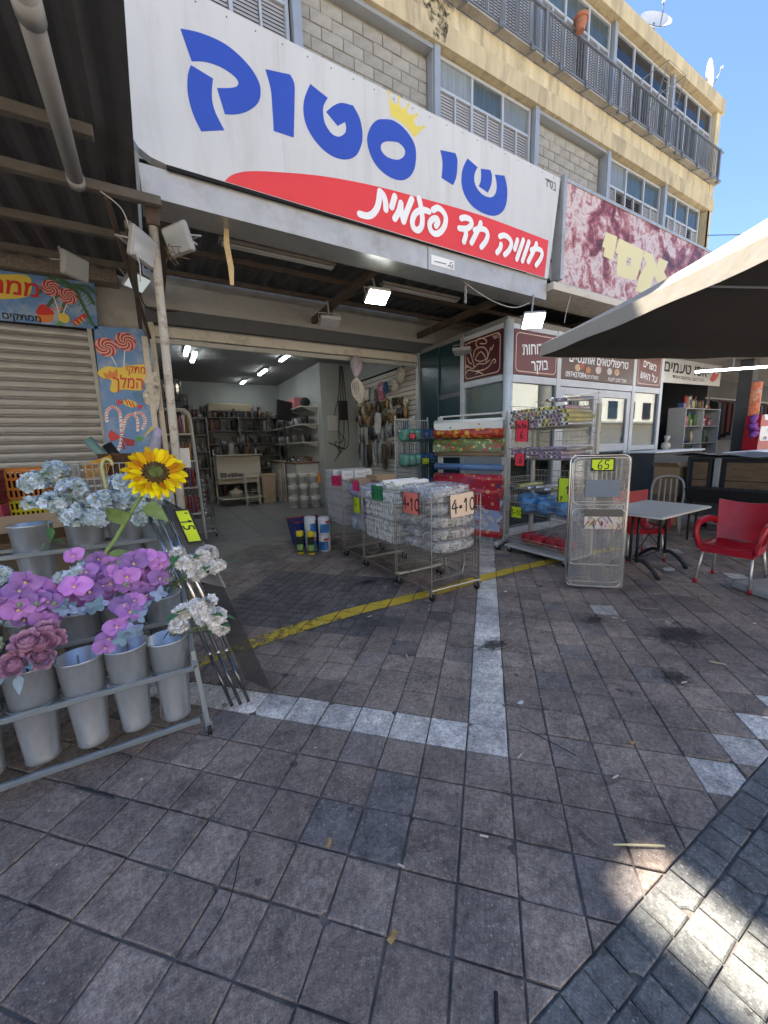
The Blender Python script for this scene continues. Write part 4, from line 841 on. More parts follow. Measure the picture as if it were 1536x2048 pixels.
led = MB(); led.add([(5.15, 3.9, 3.70), (10.4, 3.9, 3.70), (10.4, 3.9, 3.80), (5.15, 3.9, 3.80), (5.15, 4.5, 3.72), (10.4, 4.5, 3.72), (10.4, 4.5, 3.8), (5.15, 4.5, 3.8)], [(0, 1, 2, 3), (3, 2, 6, 7), (1, 0, 4, 5), (0, 3, 7, 4)]); led.build('ledge', [cream_bar], MS)
# ---- lamps under the canopy
lens_on = mat('lamp_lens_lit', (.9, .95, .9), .3, emit=(.93, 1.0, .93), estr=9)
lens_off = mat('lamp_lens_off', (.42, .44, .45), .2)
lens_dim = mat('lamp_lens_faint', (.75, .8, .8), .2, emit=(.8, 1.0, 1.0), estr=.06)
lampb = mat('lamp_body', (.33, .33, .32), .5, metal=.2, var=.1)
def flood(label, loc, rz, tilt, lens, s=1.0, arm=None):
    o = thing('floodlight', label, 'floodlight', loc, rz, group='floodlights under the canopies')
    M = Matrix.Rotation(-tilt, 4, 'X')
    MB().cbox((-.13*s, -.02, -.10*s), (.13*s, .03, .10*s), .012, M).build('body', [lampb], o)
    MB().cbox((-.118*s, -.026, -.088*s), (.118*s, -.0205, .088*s), .002, M).build('lens', [lens], o)
    MB().tube([M @ Vector((-.135*s, .0, 0)), M @ Vector((-.135*s, .12, .0)), M @ Vector((.135*s, .12, .0)), M @ Vector((.135*s, .0, 0))], .007, 5).build('yoke', [lampb], o)
    if arm: MB().cyl(M @ Vector((0, .12, 0)), arm, .012, n=6).build('arm', [lampb], o)
    return o
flood('lit floodlight hanging under the canopy in front of the doorway', (2.62, 4.55, 3.42), -.1, -1.1, lens_on, 1.15, (0, .15, .3))
flood('unlit floodlight on the rusty hanging bracket by the shutter box', (2.30, 5.35, 3.30), -.2, -1.3, lens_off, 1.1, (0, .1, .3))
flood('lit floodlight at the corner above the glass restaurant', (4.72, 3.88, 3.22), -.55, -.75, lens_on, 1.15, (.05, .15, .38))
flood('unlit floodlight turned sideways on the canopy post', (.09, 4.0, 3.22), 1.0, -.25, lens_off, 1.15, (.02, .2, .1))
flood('unlit floodlight facing the street on the canopy post', (.36, 4.0, 3.34), -1.0, -.35, lens_off, 1.1, (-.02, .2, .05))
flood('unlit floodlight under the corrugated awning by the candy sign', (-.5, 5.2, 3.42), .9, -.2, lens_off, 1.1, (0, .15, .2))
flood('faintly glowing floodlight behind the canopy post', (.02, 5.9, 3.62), .8, -.9, lens_dim, 1.1, (0, .1, .25))
flood('unlit floodlight below the teal side window', (4.78, 5.4, 3.14), -.9, -1.35, lens_off, 1.2, (0, .1, .3))
tube_on = mat('tube_lit', (.95, .97, 1), .3, emit=(.9, .97, 1.0), estr=5)
tube_off = mat('tube_unlit', (.3, .3, .29), .3)
fix_off = mat('fixture_dusty', (.22, .19, .155), .7, var=.25, vscale=8)
def batten(label, p0, p1, lit, w=.05):
    p0 = Vector(p0); p1 = Vector(p1); o = thing('strip_light', label, 'strip light', (p0+p1)/2, world=True, group='fluorescent strip lights')
    d = (p1-p0).normalized(); sx = d.cross(ZA).normalized()
    M = Matrix((sx, d, ZA)).transposed().to_4x4(); M.translation = (p0+p1)/2; l = (p1-p0).length/2
    MB().cbox((-w, -l, .0), (w, l, .035), .005, M).build('housing', [fix_off if not lit else white_v], o)
    mb = MB().sh(True)
    for s in (-.5, .5): mb.cyl(M @ Vector((s*w, -l*.96, -.018)), M @ Vector((s*w, l*.96, -.018)), .014, n=8)
    mb.build('tube', [tube_on if lit else tube_off], o); return o
batten('unlit strip light beside the dangling wooden slat', (.80, 4.66, 3.70), (2.1, 4.66, 3.70), False)
batten('unlit strip light right of the lit floodlight', (2.86, 4.85, 3.70), (4.2, 4.85, 3.70), False)
batten('lit strip light over the shop entrance, nearest the left wall', (.80, 9.0, 3.69), (.80, 10.05, 3.69), True)
batten('second lit strip light beside the one nearest the left wall', (.98, 9.7, 3.69), (.98, 10.7, 3.69), True)
batten('lit strip light nearest the door in the row along the middle', (2.86, 9.0, 3.69), (2.86, 9.8, 3.69), True)
batten('middle lit strip light in the row along the middle of the ceiling', (2.80, 10.95, 3.69), (2.80, 11.8, 3.69), True)
batten('farthest lit strip light, above the air conditioner', (2.62, 12.9, 3.69), (2.62, 13.5, 3.69), True)
# splintered slat, chain and loose wires hanging from the canopy
woodm = mat('splintered_wood', (.55, .42, .22), .8, var=.25, vscale=20, stretch=(6, 6, .6))
wp = MB(); w_pts = [(.815, 4.25, 3.72), (.80, 4.25, 3.5), (.82, 4.24, 3.3), (.815, 4.24, 3.14)]
for i in range(3):
    a = Vector(w_pts[i]); b_ = Vector(w_pts[i+1]); ww = (.018, .026, .027, .016); wp.add([(a.x-ww[i], a.y, a.z), (a.x+ww[i], a.y, a.z), (b_.x+ww[i+1], b_.y, b_.z), (b_.x-ww[i+1], b_.y, b_.z), (a.x-ww[i], a.y+.012, a.z), (a.x+ww[i], a.y+.012, a.z), (b_.x+ww[i+1], b_.y+.012, b_.z), (b_.x-ww[i+1], b_.y+.012, b_.z)], [(0, 3, 2, 1), (4, 5, 6, 7), (0, 4, 7, 3), (1, 2, 6, 5), (0, 1, 5, 4), (3, 7, 6, 2)])
wp.build('dangling_stick', [woodm], label='splintered wooden stick dangling from under the white sign', cat='stick')
chm = mat('chain_steel', (.5, .48, .44), .4, metal=.8)
ch = MB()
for i in range(7):
    z = 3.66-i*.045; a = i % 2*math.pi/2; ch.tube([(3.70+.013*math.cos(a)*math.cos(t_), 4.12+.013*math.sin(a)*math.cos(t_), z+.03*math.sin(t_)) for t_ in [k*math.pi/5 for k in range(10)]], .0045, 4, closed=True)
ch.build('hanging_chain', [chm], label='short steel chain hanging from the fascia under the sign', cat='chain')
def wire(name, label, pts, r=.006, m=None, cat='wire'):
    return MB().sh(True).tube(crom3(pts, 7), r, 5).build(name, [m or dark], label=label, cat=cat)
wirem = mat('pale_wire', (.42, .4, .36), .6)
wire('loose_wire', 'pale wire dangling from the awning beam beside the pipe', [(-.15, 3.9, 3.52), (-.02, 3.9, 3.42), (.02, 3.9, 3.2), (.05, 3.9, 3.05), (.04, 3.9, 2.92)], .005, wirem)
wire('loose_wire', 'sagging pale cable running to the corner floodlight', [(3.6, 4.1, 3.62), (4.0, 4.0, 3.42), (4.4, 3.95, 3.36), (4.75, 3.98, 3.48)], .006, wirem)
wire('loose_wire', 'short pale cable hanging under the meat sign ledge', [(5.62, 3.95, 3.72), (5.58, 3.95, 3.6), (5.52, 3.95, 3.42), (5.5, 3.95, 3.3)], .006, wirem)
wire('loose_wire', 'black cable looping past the shutter box by the post', [(.05, 6.6, 3.9), (.06, 6.6, 3.62), (.2, 6.6, 3.52), (.5, 6.62, 3.56)], .008)
rn = random.Random(8); tw = MB()
for i in range(16): a = Vector((.30+rn.uniform(-.05, .05), 4.02+rn.uniform(-.04, .04), 3.25+rn.uniform(-.06, .06))); tw.cyl(a, a+Vector((rn.uniform(-.06, .1), rn.uniform(-.04, .04), rn.uniform(-.1, .04))), .003, n=4)
tw.build('twig_nest', [mat('twig', (.16, .11, .06), .9)], label='scrap of twigs from a nest stuck behind the post floodlights', cat='nest')
LOGO = [[(-5.094,3.152),(-5.141,3.225),(-5.078,3.285),(-4.97,3.266),(-4.89,3.21),(-4.915,3.174),(-5.04,3.202)],[(-5.194,3.022),(-5.167,3.118),(-5.057,3.144),(-4.931,3.11),(-4.859,3.016),(-4.866,2.944)],[(-5.155,2.977),(-5.091,3.039),(-5.019,3.068),(-4.947,3.009),(-4.901,2.939)],[(-5.155,2.97),(-5.034,2.915),(-4.892,2.924)],[(-5.348,3.041),(-5.298,2.953),(-5.239,2.916)],[(-5.281,3.13),(-5.221,2.99),(-5.172,2.852)],[(-5.291,3.138),(-5.241,3.032)],[(-4.793,3.086),(-4.841,2.988),(-4.891,2.875)],[(-4.734,3.109),(-4.775,3.046)],[(-5.336,2.882),(-5.395,2.88),(-5.366,2.914),(-5.297,2.875),(-5.2,2.832),(-5.07,2.884),(-4.926,2.857),(-4.805,2.895)],[(-4.719,2.83),(-4.678,2.852),(-4.712,2.889),(-4.761,2.862),(-4.82,2.8),(-4.959,2.764),(-5.105,2.777)],[(-5.374,2.784),(-5.315,2.826),(-5.199,2.793),(-5.086,2.761),(-4.958,2.701)],[(-5.123,2.729),(-5.031,2.764),(-4.941,2.773)]]
# ------------------------------------------------------------------ glass restaurant
def glass_mat(name, tint=(.86, .93, .93), refl=.07):
    hi = .9 if refl > .06 else .35
    m = bpy.data.materials.new(name); m.use_nodes = True; t = m.node_tree; n = t.nodes; L = t.links; n.remove(n['Principled BSDF'])
    tr = n.new('ShaderNodeBsdfTransparent'); tr.inputs[0].default_value = (*tint, 1); gl = n.new('ShaderNodeBsdfGlossy'); gl.inputs['Roughness'].default_value = .015 if refl > .06 else .18; gl.inputs[0].default_value = (.95, .97, 1, 1)
    fr = n.new('ShaderNodeLayerWeight'); fr.inputs[0].default_value = .35; mr = n.new('ShaderNodeMapRange'); mr.inputs['To Min'].default_value = refl; mr.inputs['To Max'].default_value = hi; L.new(fr.outputs['Fresnel'], mr.inputs['Value'])
    mx = n.new('ShaderNodeMixShader'); L.new(mr.outputs[0], mx.inputs[0]); L.new(tr.outputs[0], mx.inputs[1]); L.new(gl.outputs[0], mx.inputs[2]); L.new(mx.outputs[0], n['Material Output'].inputs[0]); return m
glass = glass_mat('shop_glass', (.80, .9, .9), .10)
frame_m = mat('pale_blue_frame', (.56, .60, .63), .4, metal=.1, var=.06, vscale=4, dirt=(.4, .4, .38), dirt_amt=.4)
maroon = mat('sign_maroon', (.14, .026, .026), .35, var=.08, vscale=3); maroon_d = mat('sign_dark_maroon', (.085, .016, .02), .35, var=.1); brown_s = mat('sign_brown', (.10, .045, .03), .35, var=.15, vscale=2)
peach = mat('sign_peach', (.72, .55, .42), .4); teal_d = mat('dark_teal_panel', (.018, .05, .06), .25, var=.1)
R = thing('glass_restaurant', 'corner glass restaurant front with pale frames and maroon signs over the doors', 'restaurant', (7.2, 5.6, 0), world=True)
yf = 4.5; xs_ = 4.93
# corner post, other posts and rails
MB().sh(True).cyl((4.93, 4.5, 0), (4.93, 4.5, 3.42), .075, n=16).build('corner_post', [frame_m], R)
for x in (6.12, 8.50, 9.58): MB().cbox((x-.055, yf-.05, 0), (x+.055, yf+.05, 3.38), .005).build('post', [frame_m], R)
for (a, b) in ((5.0, 6.065), (6.175, 8.445), (8.555, 9.525)):
    MB().cbox((a, yf-.04, 3.30), (b, yf+.04, 3.38), .005).build('rail', [frame_m], R); MB().cbox((a, yf-.045, 2.50), (b, yf+.045, 2.62), .005).build('rail', [frame_m], R)
for (a, b) in ((5.0, 6.065), (8.555, 9.525)):
    MB().cbox((a, yf-.04, 1.32), (b, yf+.04, 1.42), .005).build('rail', [frame_m], R); MB().cbox((a, yf-.04, 0), (b, yf+.04, .12), .005).build('rail', [frame_m], R)
    MB().box((a, yf-.006, .12), (b, yf+.006, 1.32)).build('pane', [glass], R); MB().box((a, yf-.006, 1.42), (b, yf+.006, 2.50)).build('pane', [glass], R)
for k, (a, b) in enumerate(((6.18, 7.31), (7.32, 8.44))):
    D = MB(); D.cbox((a, yf-.035, .01), (a+.13, yf+.035, 2.49), .005).cbox((b-.13, yf-.035, .01), (b, yf+.035, 2.49), .005).cbox((a+.13, yf-.034, 2.36), (b-.13, yf+.034, 2.49), .005).cbox((a+.13, yf-.034, 1.33), (b-.13, yf+.034, 1.48), .005).cbox((a+.13, yf-.034, .01), (b-.13, yf+.034, .16), .005)
    dr = D.build('door', [frame_m], R)
    MB().box((a+.13, yf-.006, .16), (b-.13, yf+.006, 1.33)).build('pane', [glass], dr); MB().box((a+.13, yf-.006, 1.48), (b-.13, yf+.006, 2.36)).build('pane', [glass], dr)
    xx = b-.06 if k == 0 else a+.06; MB().sh(True).tube([(xx, yf-.04, 1.70), (xx, yf-.09, 1.70), (xx+(.05 if k else -.05), yf-.09, 1.72)], .012, 6).build('handle', [steel], dr)
# side (facing the shop): sign, window, teal panels
for y in (5.52, 6.25): MB().cbox((xs_-.05, y-.05, 0), (xs_+.05, y+.05, 3.4), .005).build('post', [frame_m if y < 6 else teal_d], R)
for z, h in ((3.36, .08), (2.58, .1), (1.52, .1), (.06, .12)): MB().cbox((xs_-.04, 4.58, z-h/2), (xs_+.04, 5.47, z+h/2), .005).build('rail', [frame_m], R)
MB().box((xs_-.006, 4.58, 1.57), (xs_+.006, 5.47, 2.53)).build('pane', [glass], R); MB().box((xs_-.006, 4.58, .12), (xs_+.006, 5.47, 1.47)).build('pane', [frame_m], R)
MB().box((xs_-.01, 5.57, 0), (xs_+.01, 6.2, 2.42)).build('teal_panel', [teal_d], R); MB().box((xs_-.01, 5.57, 2.5), (xs_+.01, 6.2, 3.4)).build('teal_panel', [teal_d], R); MB().box((xs_-.03, 5.57, 2.42), (xs_+.03, 6.2, 2.5)).build('rail', [housing_d], R)
MB().box((xs_-.01, 6.3, 0), (xs_+.01, 6.94, 3.4)).build('teal_panel', [teal_d], R)
def rrect(x0, z0, x1, z1, r=.08, n=5):
    out = []
    for (cx, cz, a0) in ((x1-r, z0+r, -90), (x1-r, z1-r, 0), (x0+r, z1-r, 90), (x0+r, z0+r, 180)):
        for k in range(n+1): a = math.radians(a0+90*k/n); out.append((cx+math.cos(a)*r, cz+math.sin(a)*r))
    return out
def panel(name, x0, x1, z0, z1, o, ux, m, border=True):
    pn = MB().flat([[(x0, z0), (x1, z0), (x1, z1), (x0, z1)]], o, ux, ZA, .02).build(name, [m], R)
    if border:
        k = .035; nrm = Vector(ux).cross(ZA).normalized(); a = rrect(x0+k, z0+k, x1-k, z1-k); b_ = rrect(x0+k+.014, z0+k+.014, x1-k-.014, z1-k-.014, .07); o2 = Vector(o)+nrm*.002
        V = [o2+Vector(ux)*q[0]+ZA*q[1] for q in a+b_]; n_ = len(a); MB().add(V, [(i, (i+1) % n_, n_+(i+1) % n_, n_+i) for i in range(n_)]).build('border', [peach], pn)
    return pn
SX = Vector((xs_-.05, 0, 0)); NY = Vector((0, -1, 0))
pn = panel('sign_panel', -5.47, -4.585, 2.64, 3.32, SX, NY, maroon_d)
mb = MB(); strokes_flat(mb, [[(q[0]-.03, q[1]) for q in s] for s in LOGO], .016, SX+Vector((-.003, 0, 0)), NY, ZA); mb.build('chef_emblem', [peach], pn)
mb = MB(); text_mesh(mb, 'כשר', SX+Vector((-.003, 0, 0))+NY*(-4.72)+ZA*3.20, NY, ZA, .09, bold=.01); mb.build('lettering', [peach], pn)
FO = Vector((0, yf-.05, 0)); T_ = -.003
def put(pn, s, x, z, size, bold=.015, m=white_v, tilt=0, maxw=None):
    mb = MB(); ux = Vector((math.cos(tilt), 0, math.sin(tilt))); uz = Vector((-math.sin(tilt), 0, math.cos(tilt)))
    text_mesh(mb, s, (x, FO.y+T_, z), ux, uz, size, bold=bold, maxw=maxw); mb.build('lettering', [m], pn, kind='stuff')
pn = panel('sign_panel', 5.0, 6.06, 2.63, 3.29, FO, XA, maroon)
put(pn, 'ארוחות', 5.5, 2.96, .25, .02, white_v, .12, .62); put(pn, 'בוקר', 5.62, 2.72, .24, .02, white_v, .12, .42)
pn = panel('sign_panel', 6.18, 8.44, 2.63, 3.29, FO, XA, brown_s, False)
put(pn, 'טריפוליטאים אותנטיים', 7.3, 2.92, .20, .02, white_v, 0, 1.85); put(pn, '097437084', 6.58, 2.665, .13, .015, white_v); put(pn, 'משלוחים:', 7.06, 2.665, .10, .01, white_v); put(pn, 'אוכל מוכן לשבת', 7.88, 2.66, .10, .01, white_v, 0, .62)
fd = [mat('food_red', (.45, .1, .05), .5, var=.5, vscale=25), mat('food_cream', (.62, .45, .28), .5, var=.4, vscale=25), mat('food_plate', (.6, .56, .5), .4, var=.3, vscale=20), mat('food_orange', (.6, .25, .08), .5, var=.4, vscale=20)]
P = MB()
for (x, z, r, mi) in ((6.62, 2.83, .08, 1), (6.74, 2.87, .07, 0), (6.93, 2.81, .075, 3), (7.24, 2.83, .09, 2), (7.3, 2.87, .06, 0), (7.60, 2.83, .085, 2), (7.60, 2.83, .055, 0), (7.85, 2.83, .08, 1), (7.85, 2.835, .045, 3)): P.mat(mi).flat([circle2(x, z, r, 14, .75)], (0, FO.y-.002-.0006*mi-.0007*((x*10) % 3), 0), XA, ZA)
P.build('dish_pictures', fd, pn)
pn = panel('sign_panel', 8.56, 9.52, 2.63, 3.29, FO, XA, maroon)
put(pn, 'בשרים', 9.03, 2.98, .20, .02, white_v, -.12); put(pn, 'על', 9.25, 2.73, .20, .02, white_v, -.12); put(pn, 'האש', 8.88, 2.77, .20, .02, white_v, -.12)
# hand-lettered sheet behind the door glass
paper = mat('pale_paper', (.62, .70, .70), .7); marker = mat('blue_marker', (.12, .16, .35), .6)
NT = thing('door_notice', 'pale hand-lettered sheet taped inside the right-hand glass door', 'notice', (7.75, yf+.03, 1.65), world=True)
MB().flat([[(7.42, 1.66), (7.95, 1.66), (8.15, 1.8), (8.2, 2.16), (7.42, 2.18)]], (0, yf+.03, 0), XA, ZA, .001).build('sheet', [paper], NT)
P = MB(); rr = random.Random(4)
for row, z in enumerate((2.08, 1.93, 1.76)):
    for k in range(4):
        x = 7.6+k*.13; strokes_flat(P, [[(x, z+.05), (x+.05+rr.uniform(-.02, .02), z+.045), (x+.06, z-.04)], [(x+.01, z-.04), (x+.015, z+.01)]], .010, (0, yf+.028-.0008*k, 0), XA, ZA)
P.build('marker_writing', [marker], NT)
# inside the restaurant
struct('restaurant_floor', (4.95, 4.55, -.02), (9.6, 6.94, .01), floor_m); struct('restaurant_ceiling', (4.95, 4.55, 3.42), (9.7, 6.94, 3.5), ceil_m); struct('restaurant_wall', (9.5, 4.6, 0), (9.56, 6.94, 3.4), plaster)
Cn = thing('serving_counter', 'pale serving counter with a curved display top inside the restaurant', 'counter', (7.4, 6.1, 0), world=True)
MB().cbox((5.6, 5.9, .0), (9.2, 6.4, .95), .01).build('body', [frame_m], Cn); MB().cbox((5.55, 5.85, .953), (9.25, 6.45, .99), .008).build('top', [steel], Cn); MB().box((5.6, 6.0, .99), (9.2, 6.01, 1.35)).build('sneeze_guard', [glass], Cn)
cl = [mat('bowl_red', (.5, .05, .04), .4), mat('bowl_white', (.7, .7, .68), .4), mat('bowl_green', (.15, .3, .06), .5), mat('bowl_yellow', (.65, .5, .1), .5)]
for k in range(7):
    x = 5.9+k*.5; MB().sh(True).lathe([(.02, 0), (.10, .0), (.14, .1), (.13, .1), (.09, .02), (.02, .02)], 14, (x, 6.2, .99)).build('salad_bowl', [cl[k % 4]], label='salad bowl number %s along the restaurant counter' % ['one', 'two', 'three', 'four', 'five', 'six', 'seven'][k], cat='bowl', group='salad bowls on the restaurant counter')
blue_c = mat('blue_cloth', (.10, .30, .42), .8, var=.15)
cu = MB(); cu.grid(lambda u, v: (6.3+u*.9, 5.3+.03*math.sin(u*30), 2.2-v*.62-(.03*abs(math.sin(u*18)) if v > .99 else 0)), 36, 6); cu.build('awning_reflection_cloth', [blue_c], label='blue scalloped cloth standing in for an awning reflected in the left-hand door', cat='reflection')  # cloth put inside in place of the blue awning mirrored by the glass
batten('faint strip light on the restaurant ceiling', (5.4, 6.3, 3.36), (6.5, 6.3, 3.36), True)
# ------------------------------------------------------------------ stalls to the right
stall_d = mat('dark_grey_wall', (.075, .08, .085), .7, var=.2, vscale=2); shelf_w = mat('shelf_white', (.42, .43, .42), .6, var=.1); wood_d = mat('old_wood', (.17, .115, .07), .8, var=.35, vscale=5, stretch=(1, 1, 6)); blk = mat('black_steel', (.018, .018, .02), .55, var=.2)
struct('stall_floor', (9.6, 4.2, -.02), (16.9, 6.94, .006), floor_m)
struct('stall_wall', (9.56, 6.85, .006), (14.6, 6.94, 3.6), stall_d); struct('stall_side_wall', (14.3, 5.4, .006), (14.5, 6.85, 3.6), stall_d); struct('stall_roof', (9.6, 3.4, 3.5), (26, 6.94, 3.58), plaster); struct('clothes_stall_wall', (14.6, 6.2, .006), (26, 6.4, 3.5), stall_d)
CR_ = thing('clothes_rail', 'rail of dark clothes in the stall beyond the striped pillar', 'clothes rail', (17, 5.6, 0), world=True); MB().cyl((14.9, 5.6, 2.75), (21, 5.6, 2.75), .02, n=6).build('rail', [alu], CR_)
for k in range(30): MB().sh(True).grid(lambda u, v: Vector((15+k*.19+.02*math.sin(v*5+k), 5.35+u*.5, 2.7-v*(1.0+.3*((k*7) % 5)/5)-.12*abs(2*u-1)*(1-v))), 4, 6).build('garment', [mat('cloth_%d' % (k % 6), ((.03, .03, .035), (.3, .3, .28), (.05, .07, .14), (.2, .12, .08), (.02, .02, .02), (.35, .1, .1))[k % 6], .9)], CR_)
GS = thing('grocery_sign', 'white grocery sign with black Hebrew letters and a red emblem under the roof', 'shop sign', (12.3, 5, 2.9), world=True)
MB().flat([[(10.0, 2.88), (13.95, 2.96), (13.95, 3.5), (10.0, 3.48)]], (0, 5, 0), XA, ZA, .03).build('panel', [white_pan], GS)
mb = MB(); text_mesh(mb, 'יאסו טעמים', (12.0, 4.995, 3.16), XA, ZA, .36, bold=.02, maxw=2.4); mb.build('lettering', [ink], GS)
mb = MB(); text_mesh(mb, 'הכל טוב במקום אחד', (12.1, 4.995, 3.02), XA, ZA, .12, maxw=1.7); mb.build('small_lettering', [ink], GS)
MB().flat([crom([(13.3, 3.1), (13.5, 3.05), (13.7, 3.14), (13.8, 3.3), (13.6, 3.26), (13.5, 3.4), (13.42, 3.25)])], (0, 4.995, 0), XA, ZA).build('red_emblem', [red_p], GS)
TL = thing('strip_light', 'bare lit strip light hanging under the grocery roof beside the umbrella', 'strip light', (10.3, 3.5, 2.9), world=True, group='fluorescent strip lights')
MB().sh(True).cyl((9.75, 3.92, 2.88), (10.85, 3.14, 2.92), .022, n=8).build('tube', [tube_on], TL); MB().cyl((10.3, 3.5, 2.93), (10.3, 3.5, 3.5), .008, n=5).build('hanger', [railm], TL)
prod = [mat('pack_'+k, c, .5, var=.15, vscale=12) for k, c in (('red', (.42, .025, .03)), ('cream', (.6, .52, .3)), ('brown', (.2, .11, .06)), ('white', (.6, .6, .58)), ('dark', (.05, .05, .055)), ('green', (.1, .2, .07)), ('pink', (.5, .2, .25)), ('blue', (.06, .12, .3)))]
def shelf_unit(name, label, x0, x1, y0, y1, z0, z1, n, m, cols=1, back=True):
    o = thing(name, label, 'shelf unit', ((x0+x1)/2, (y0+y1)/2, z0), world=True); z = []
    for i in range(n+1):
        zz = z0+(z1-z0)*i/n; z.append(zz); MB().cbox((x0+.022, y0, zz-.012), (x1-.022, y1, zz+.012), .003).build('shelf', [m], o)
    for k in range(cols+1): xx = x0+(x1-x0)*k/cols; MB().cbox((xx-.02, y0-.003, z0), (xx+.02, y1+.002, z1+.03), .003).build('upright', [m], o)
    if back: MB().box((x0, y1+.003, z0), (x1, y1+.015, z1)).build('back', [m], o)
    return z
rg = random.Random(21)
def ORD(n):
    one = 'zeroth first second third fourth fifth sixth seventh eighth ninth tenth eleventh twelfth thirteenth fourteenth fifteenth sixteenth seventeenth eighteenth nineteenth'.split()
    if n < 20: return one[n]
    return ('twentieth', 'thirtieth', 'fortieth', 'fiftieth')[n//10-2] if n % 10 == 0 else ('twenty', 'thirty', 'forty', 'fifty')[n//10-2]+'-'+one[n % 10]
def goods(x0, x1, y, z, label, group, hmax=.3, dens=1.0, mats=prod, dark_only=False):
    """individual packs, jars and bottles standing in a row on a shelf"""
    x = x0+.04; ix = 0
    while x < x1-.08:
        if rg.random() > dens: x += .12; continue
        k = rg.random(); h = rg.uniform(.35, 1)*hmax; wd = rg.uniform(.06, .16); m = rg.choice(mats)
        mb = MB()
        if k < .38: mb.cbox((-wd/2, -.07, 0), (wd/2, .07, h), .004); mb.mat(1).box((-wd*.35, -.0715, h*.3), (wd*.35, -.0705, h*.75)); nm = 'carton'
        elif k < .72: r = wd/2; mb.sh(True).lathe([(.001, 0), (r, 0), (r, h*.78), (r*.8, h*.83), (r*.8, h*.86)], 12); mb.mat(1).lathe([(r*.86, h*.86), (r*.86, h), (.001, h)], 12); nm = 'jar'
        else: r = min(.045, wd/2); mb.sh(True).lathe([(.001, 0), (r, 0), (r, h*.6), (r*.4, h*.78), (r*.4, h*.9)], 12); mb.mat(1).lathe([(r*.5, h*.9), (r*.5, h), (.001, h)], 10); nm = 'bottle'
        ix += 1; o = mb.build(nm, [m, rg.choice(mats)], label='%s %s, %s from left' % (nm, label, ORD(ix)), cat=nm, group=group); o.location = (x+wd/2, y, z); x += wd+rg.uniform(.008, .04)
zz = shelf_unit('grocery_shelf', 'dark grocery shelves of red and cream packs on the stall back wall', 9.75, 12.9, 6.35, 6.8, .1, 2.6, 5, stall_d, 2)
for iz, z in enumerate(zz[1:]): goods(9.85, 12.8, 6.5, z+.013, 'on the %s level of the dark grocery shelves' % ORD(iz+1), 'packs on the dark grocery shelves', .42, 1.0)
zz = shelf_unit('white_shelf_unit', 'white open shelf unit of boxes beside the striped pillar', 11.9, 13.9, 4.9, 5.3, .05, 2.3, 5, shelf_w, 2)
for iz, z in enumerate(zz[1:]): goods(12.0, 13.8, 5.1, z+.013, 'on the %s level of the white open shelves' % ORD(iz+1), 'packs on the white open shelf unit', .36, .9)
PL = thing('food_pillar', 'pillar covered with a red and orange food photograph strip', 'pillar', (13.5, 4.1, 0), world=True)
MB().box((13.35, 4.12, .0), (13.7, 4.4, 3.5)).build('core', [stall_d], PL); fp = mat('food_strip', (.5, .12, .04), .4, var=.7, vscale=7, dirt=(.55, .5, .4), dirt_amt=.9, dscale=6); MB().sh(True).lathe([(.17, 1.0), (.17, 2.9)], 10, (13.5, 4.12, 0), a0=math.pi, a1=2*math.pi).build('food_picture', [fp], PL)
atm_r = mat('atm_red', (.42, .008, .02), .35)
AT = thing('atm_sign', 'red cash machine panel lettered ATM', 'cash machine', (13.0, 3.2, 0), world=True)
MB().flat([[(12.75, .0), (14.9, .0), (14.9, 2.05), (12.86, 2.05)]], (0, 3.7, 0), XA, ZA, .3).build('panel', [atm_r], AT)
MB().flat([[(13.05, 1.93), (13.0, 2.06), (14.9, 2.07), (14.9, 1.95)]], (0, 3.694, 0), XA, ZA).build('white_flag', [white_v], AT); mb = MB(); text_mesh(mb, 'ATM', (13.45, 3.69, 1.95), XA, ZA, .15, bold=.02); mb.build('lettering', [ink], AT)
MB().flat([rrect(12.86, 1.42, 13.55, 1.78, .1)], (0, 3.694, 0), XA, ZA).build('white_badge', [white_v], AT); mb = MB(); text_mesh(mb, 'ATM', (13.2, 3.69, 1.45), XA, ZA, .11, bold=.02); text_mesh(mb, '24', (13.3, 3.69, 1.66), XA, ZA, .07); text_mesh(mb, '7', (13.3, 3.69, 1.6), XA, ZA, .06); mb.build('badge_lettering', [ink], AT)
purple = mat('purple_plastic', (.22, .06, .33), .4, var=.3, vscale=8)
pb = MB().sh(True)
for k in range(9): pb.sphere((12.6+rg.uniform(-.08, .1), 3.75+rg.uniform(-.05, .05), 1.55+k*.055), rg.uniform(.06, .10), 7, 5, (1, 1, .8))
pb.build('purple_bag', [purple], label='crumpled purple plastic bag hanging beside the ATM panel', cat='bag')
# grey stall counters
GC = thing('stall_counter', 'tall dark grey counter with a white top beside the glass front', 'counter', (9.0, 4.1, 0), world=True)
MB().cbox((8.25, 3.85, 0), (10.2, 4.3, 1.27), .01).build('body', [mat('counter_grey', (.075, .085, .09), .6, var=.15, vscale=3)], GC); MB().cbox((8.2, 3.80, 1.273), (10.25, 4.35, 1.31), .008).build('top', [white_v], GC)
bg_ = MB().sh(True); bg_.sphere((9.1, 4.05, 1.40), .10, 9, 6, (1, .8, .8)); bg_.cyl((9.1, 4.05, 1.46), (9.12, 4.05, 1.60), .02, .06, 7); bg_.build('tied_bag', [mat('clear_bag', (.55, .5, .4), .3, var=.4, vscale=15)], label='small tied plastic bag standing on the white counter top', cat='bag')
lc = MB(); lc.cbox((9.5, 2.9, 0), (13, 3.25, 1.25), .01); lc.build('long_counter', [white_v], label='long white counter in front of the ATM panel', cat='counter')
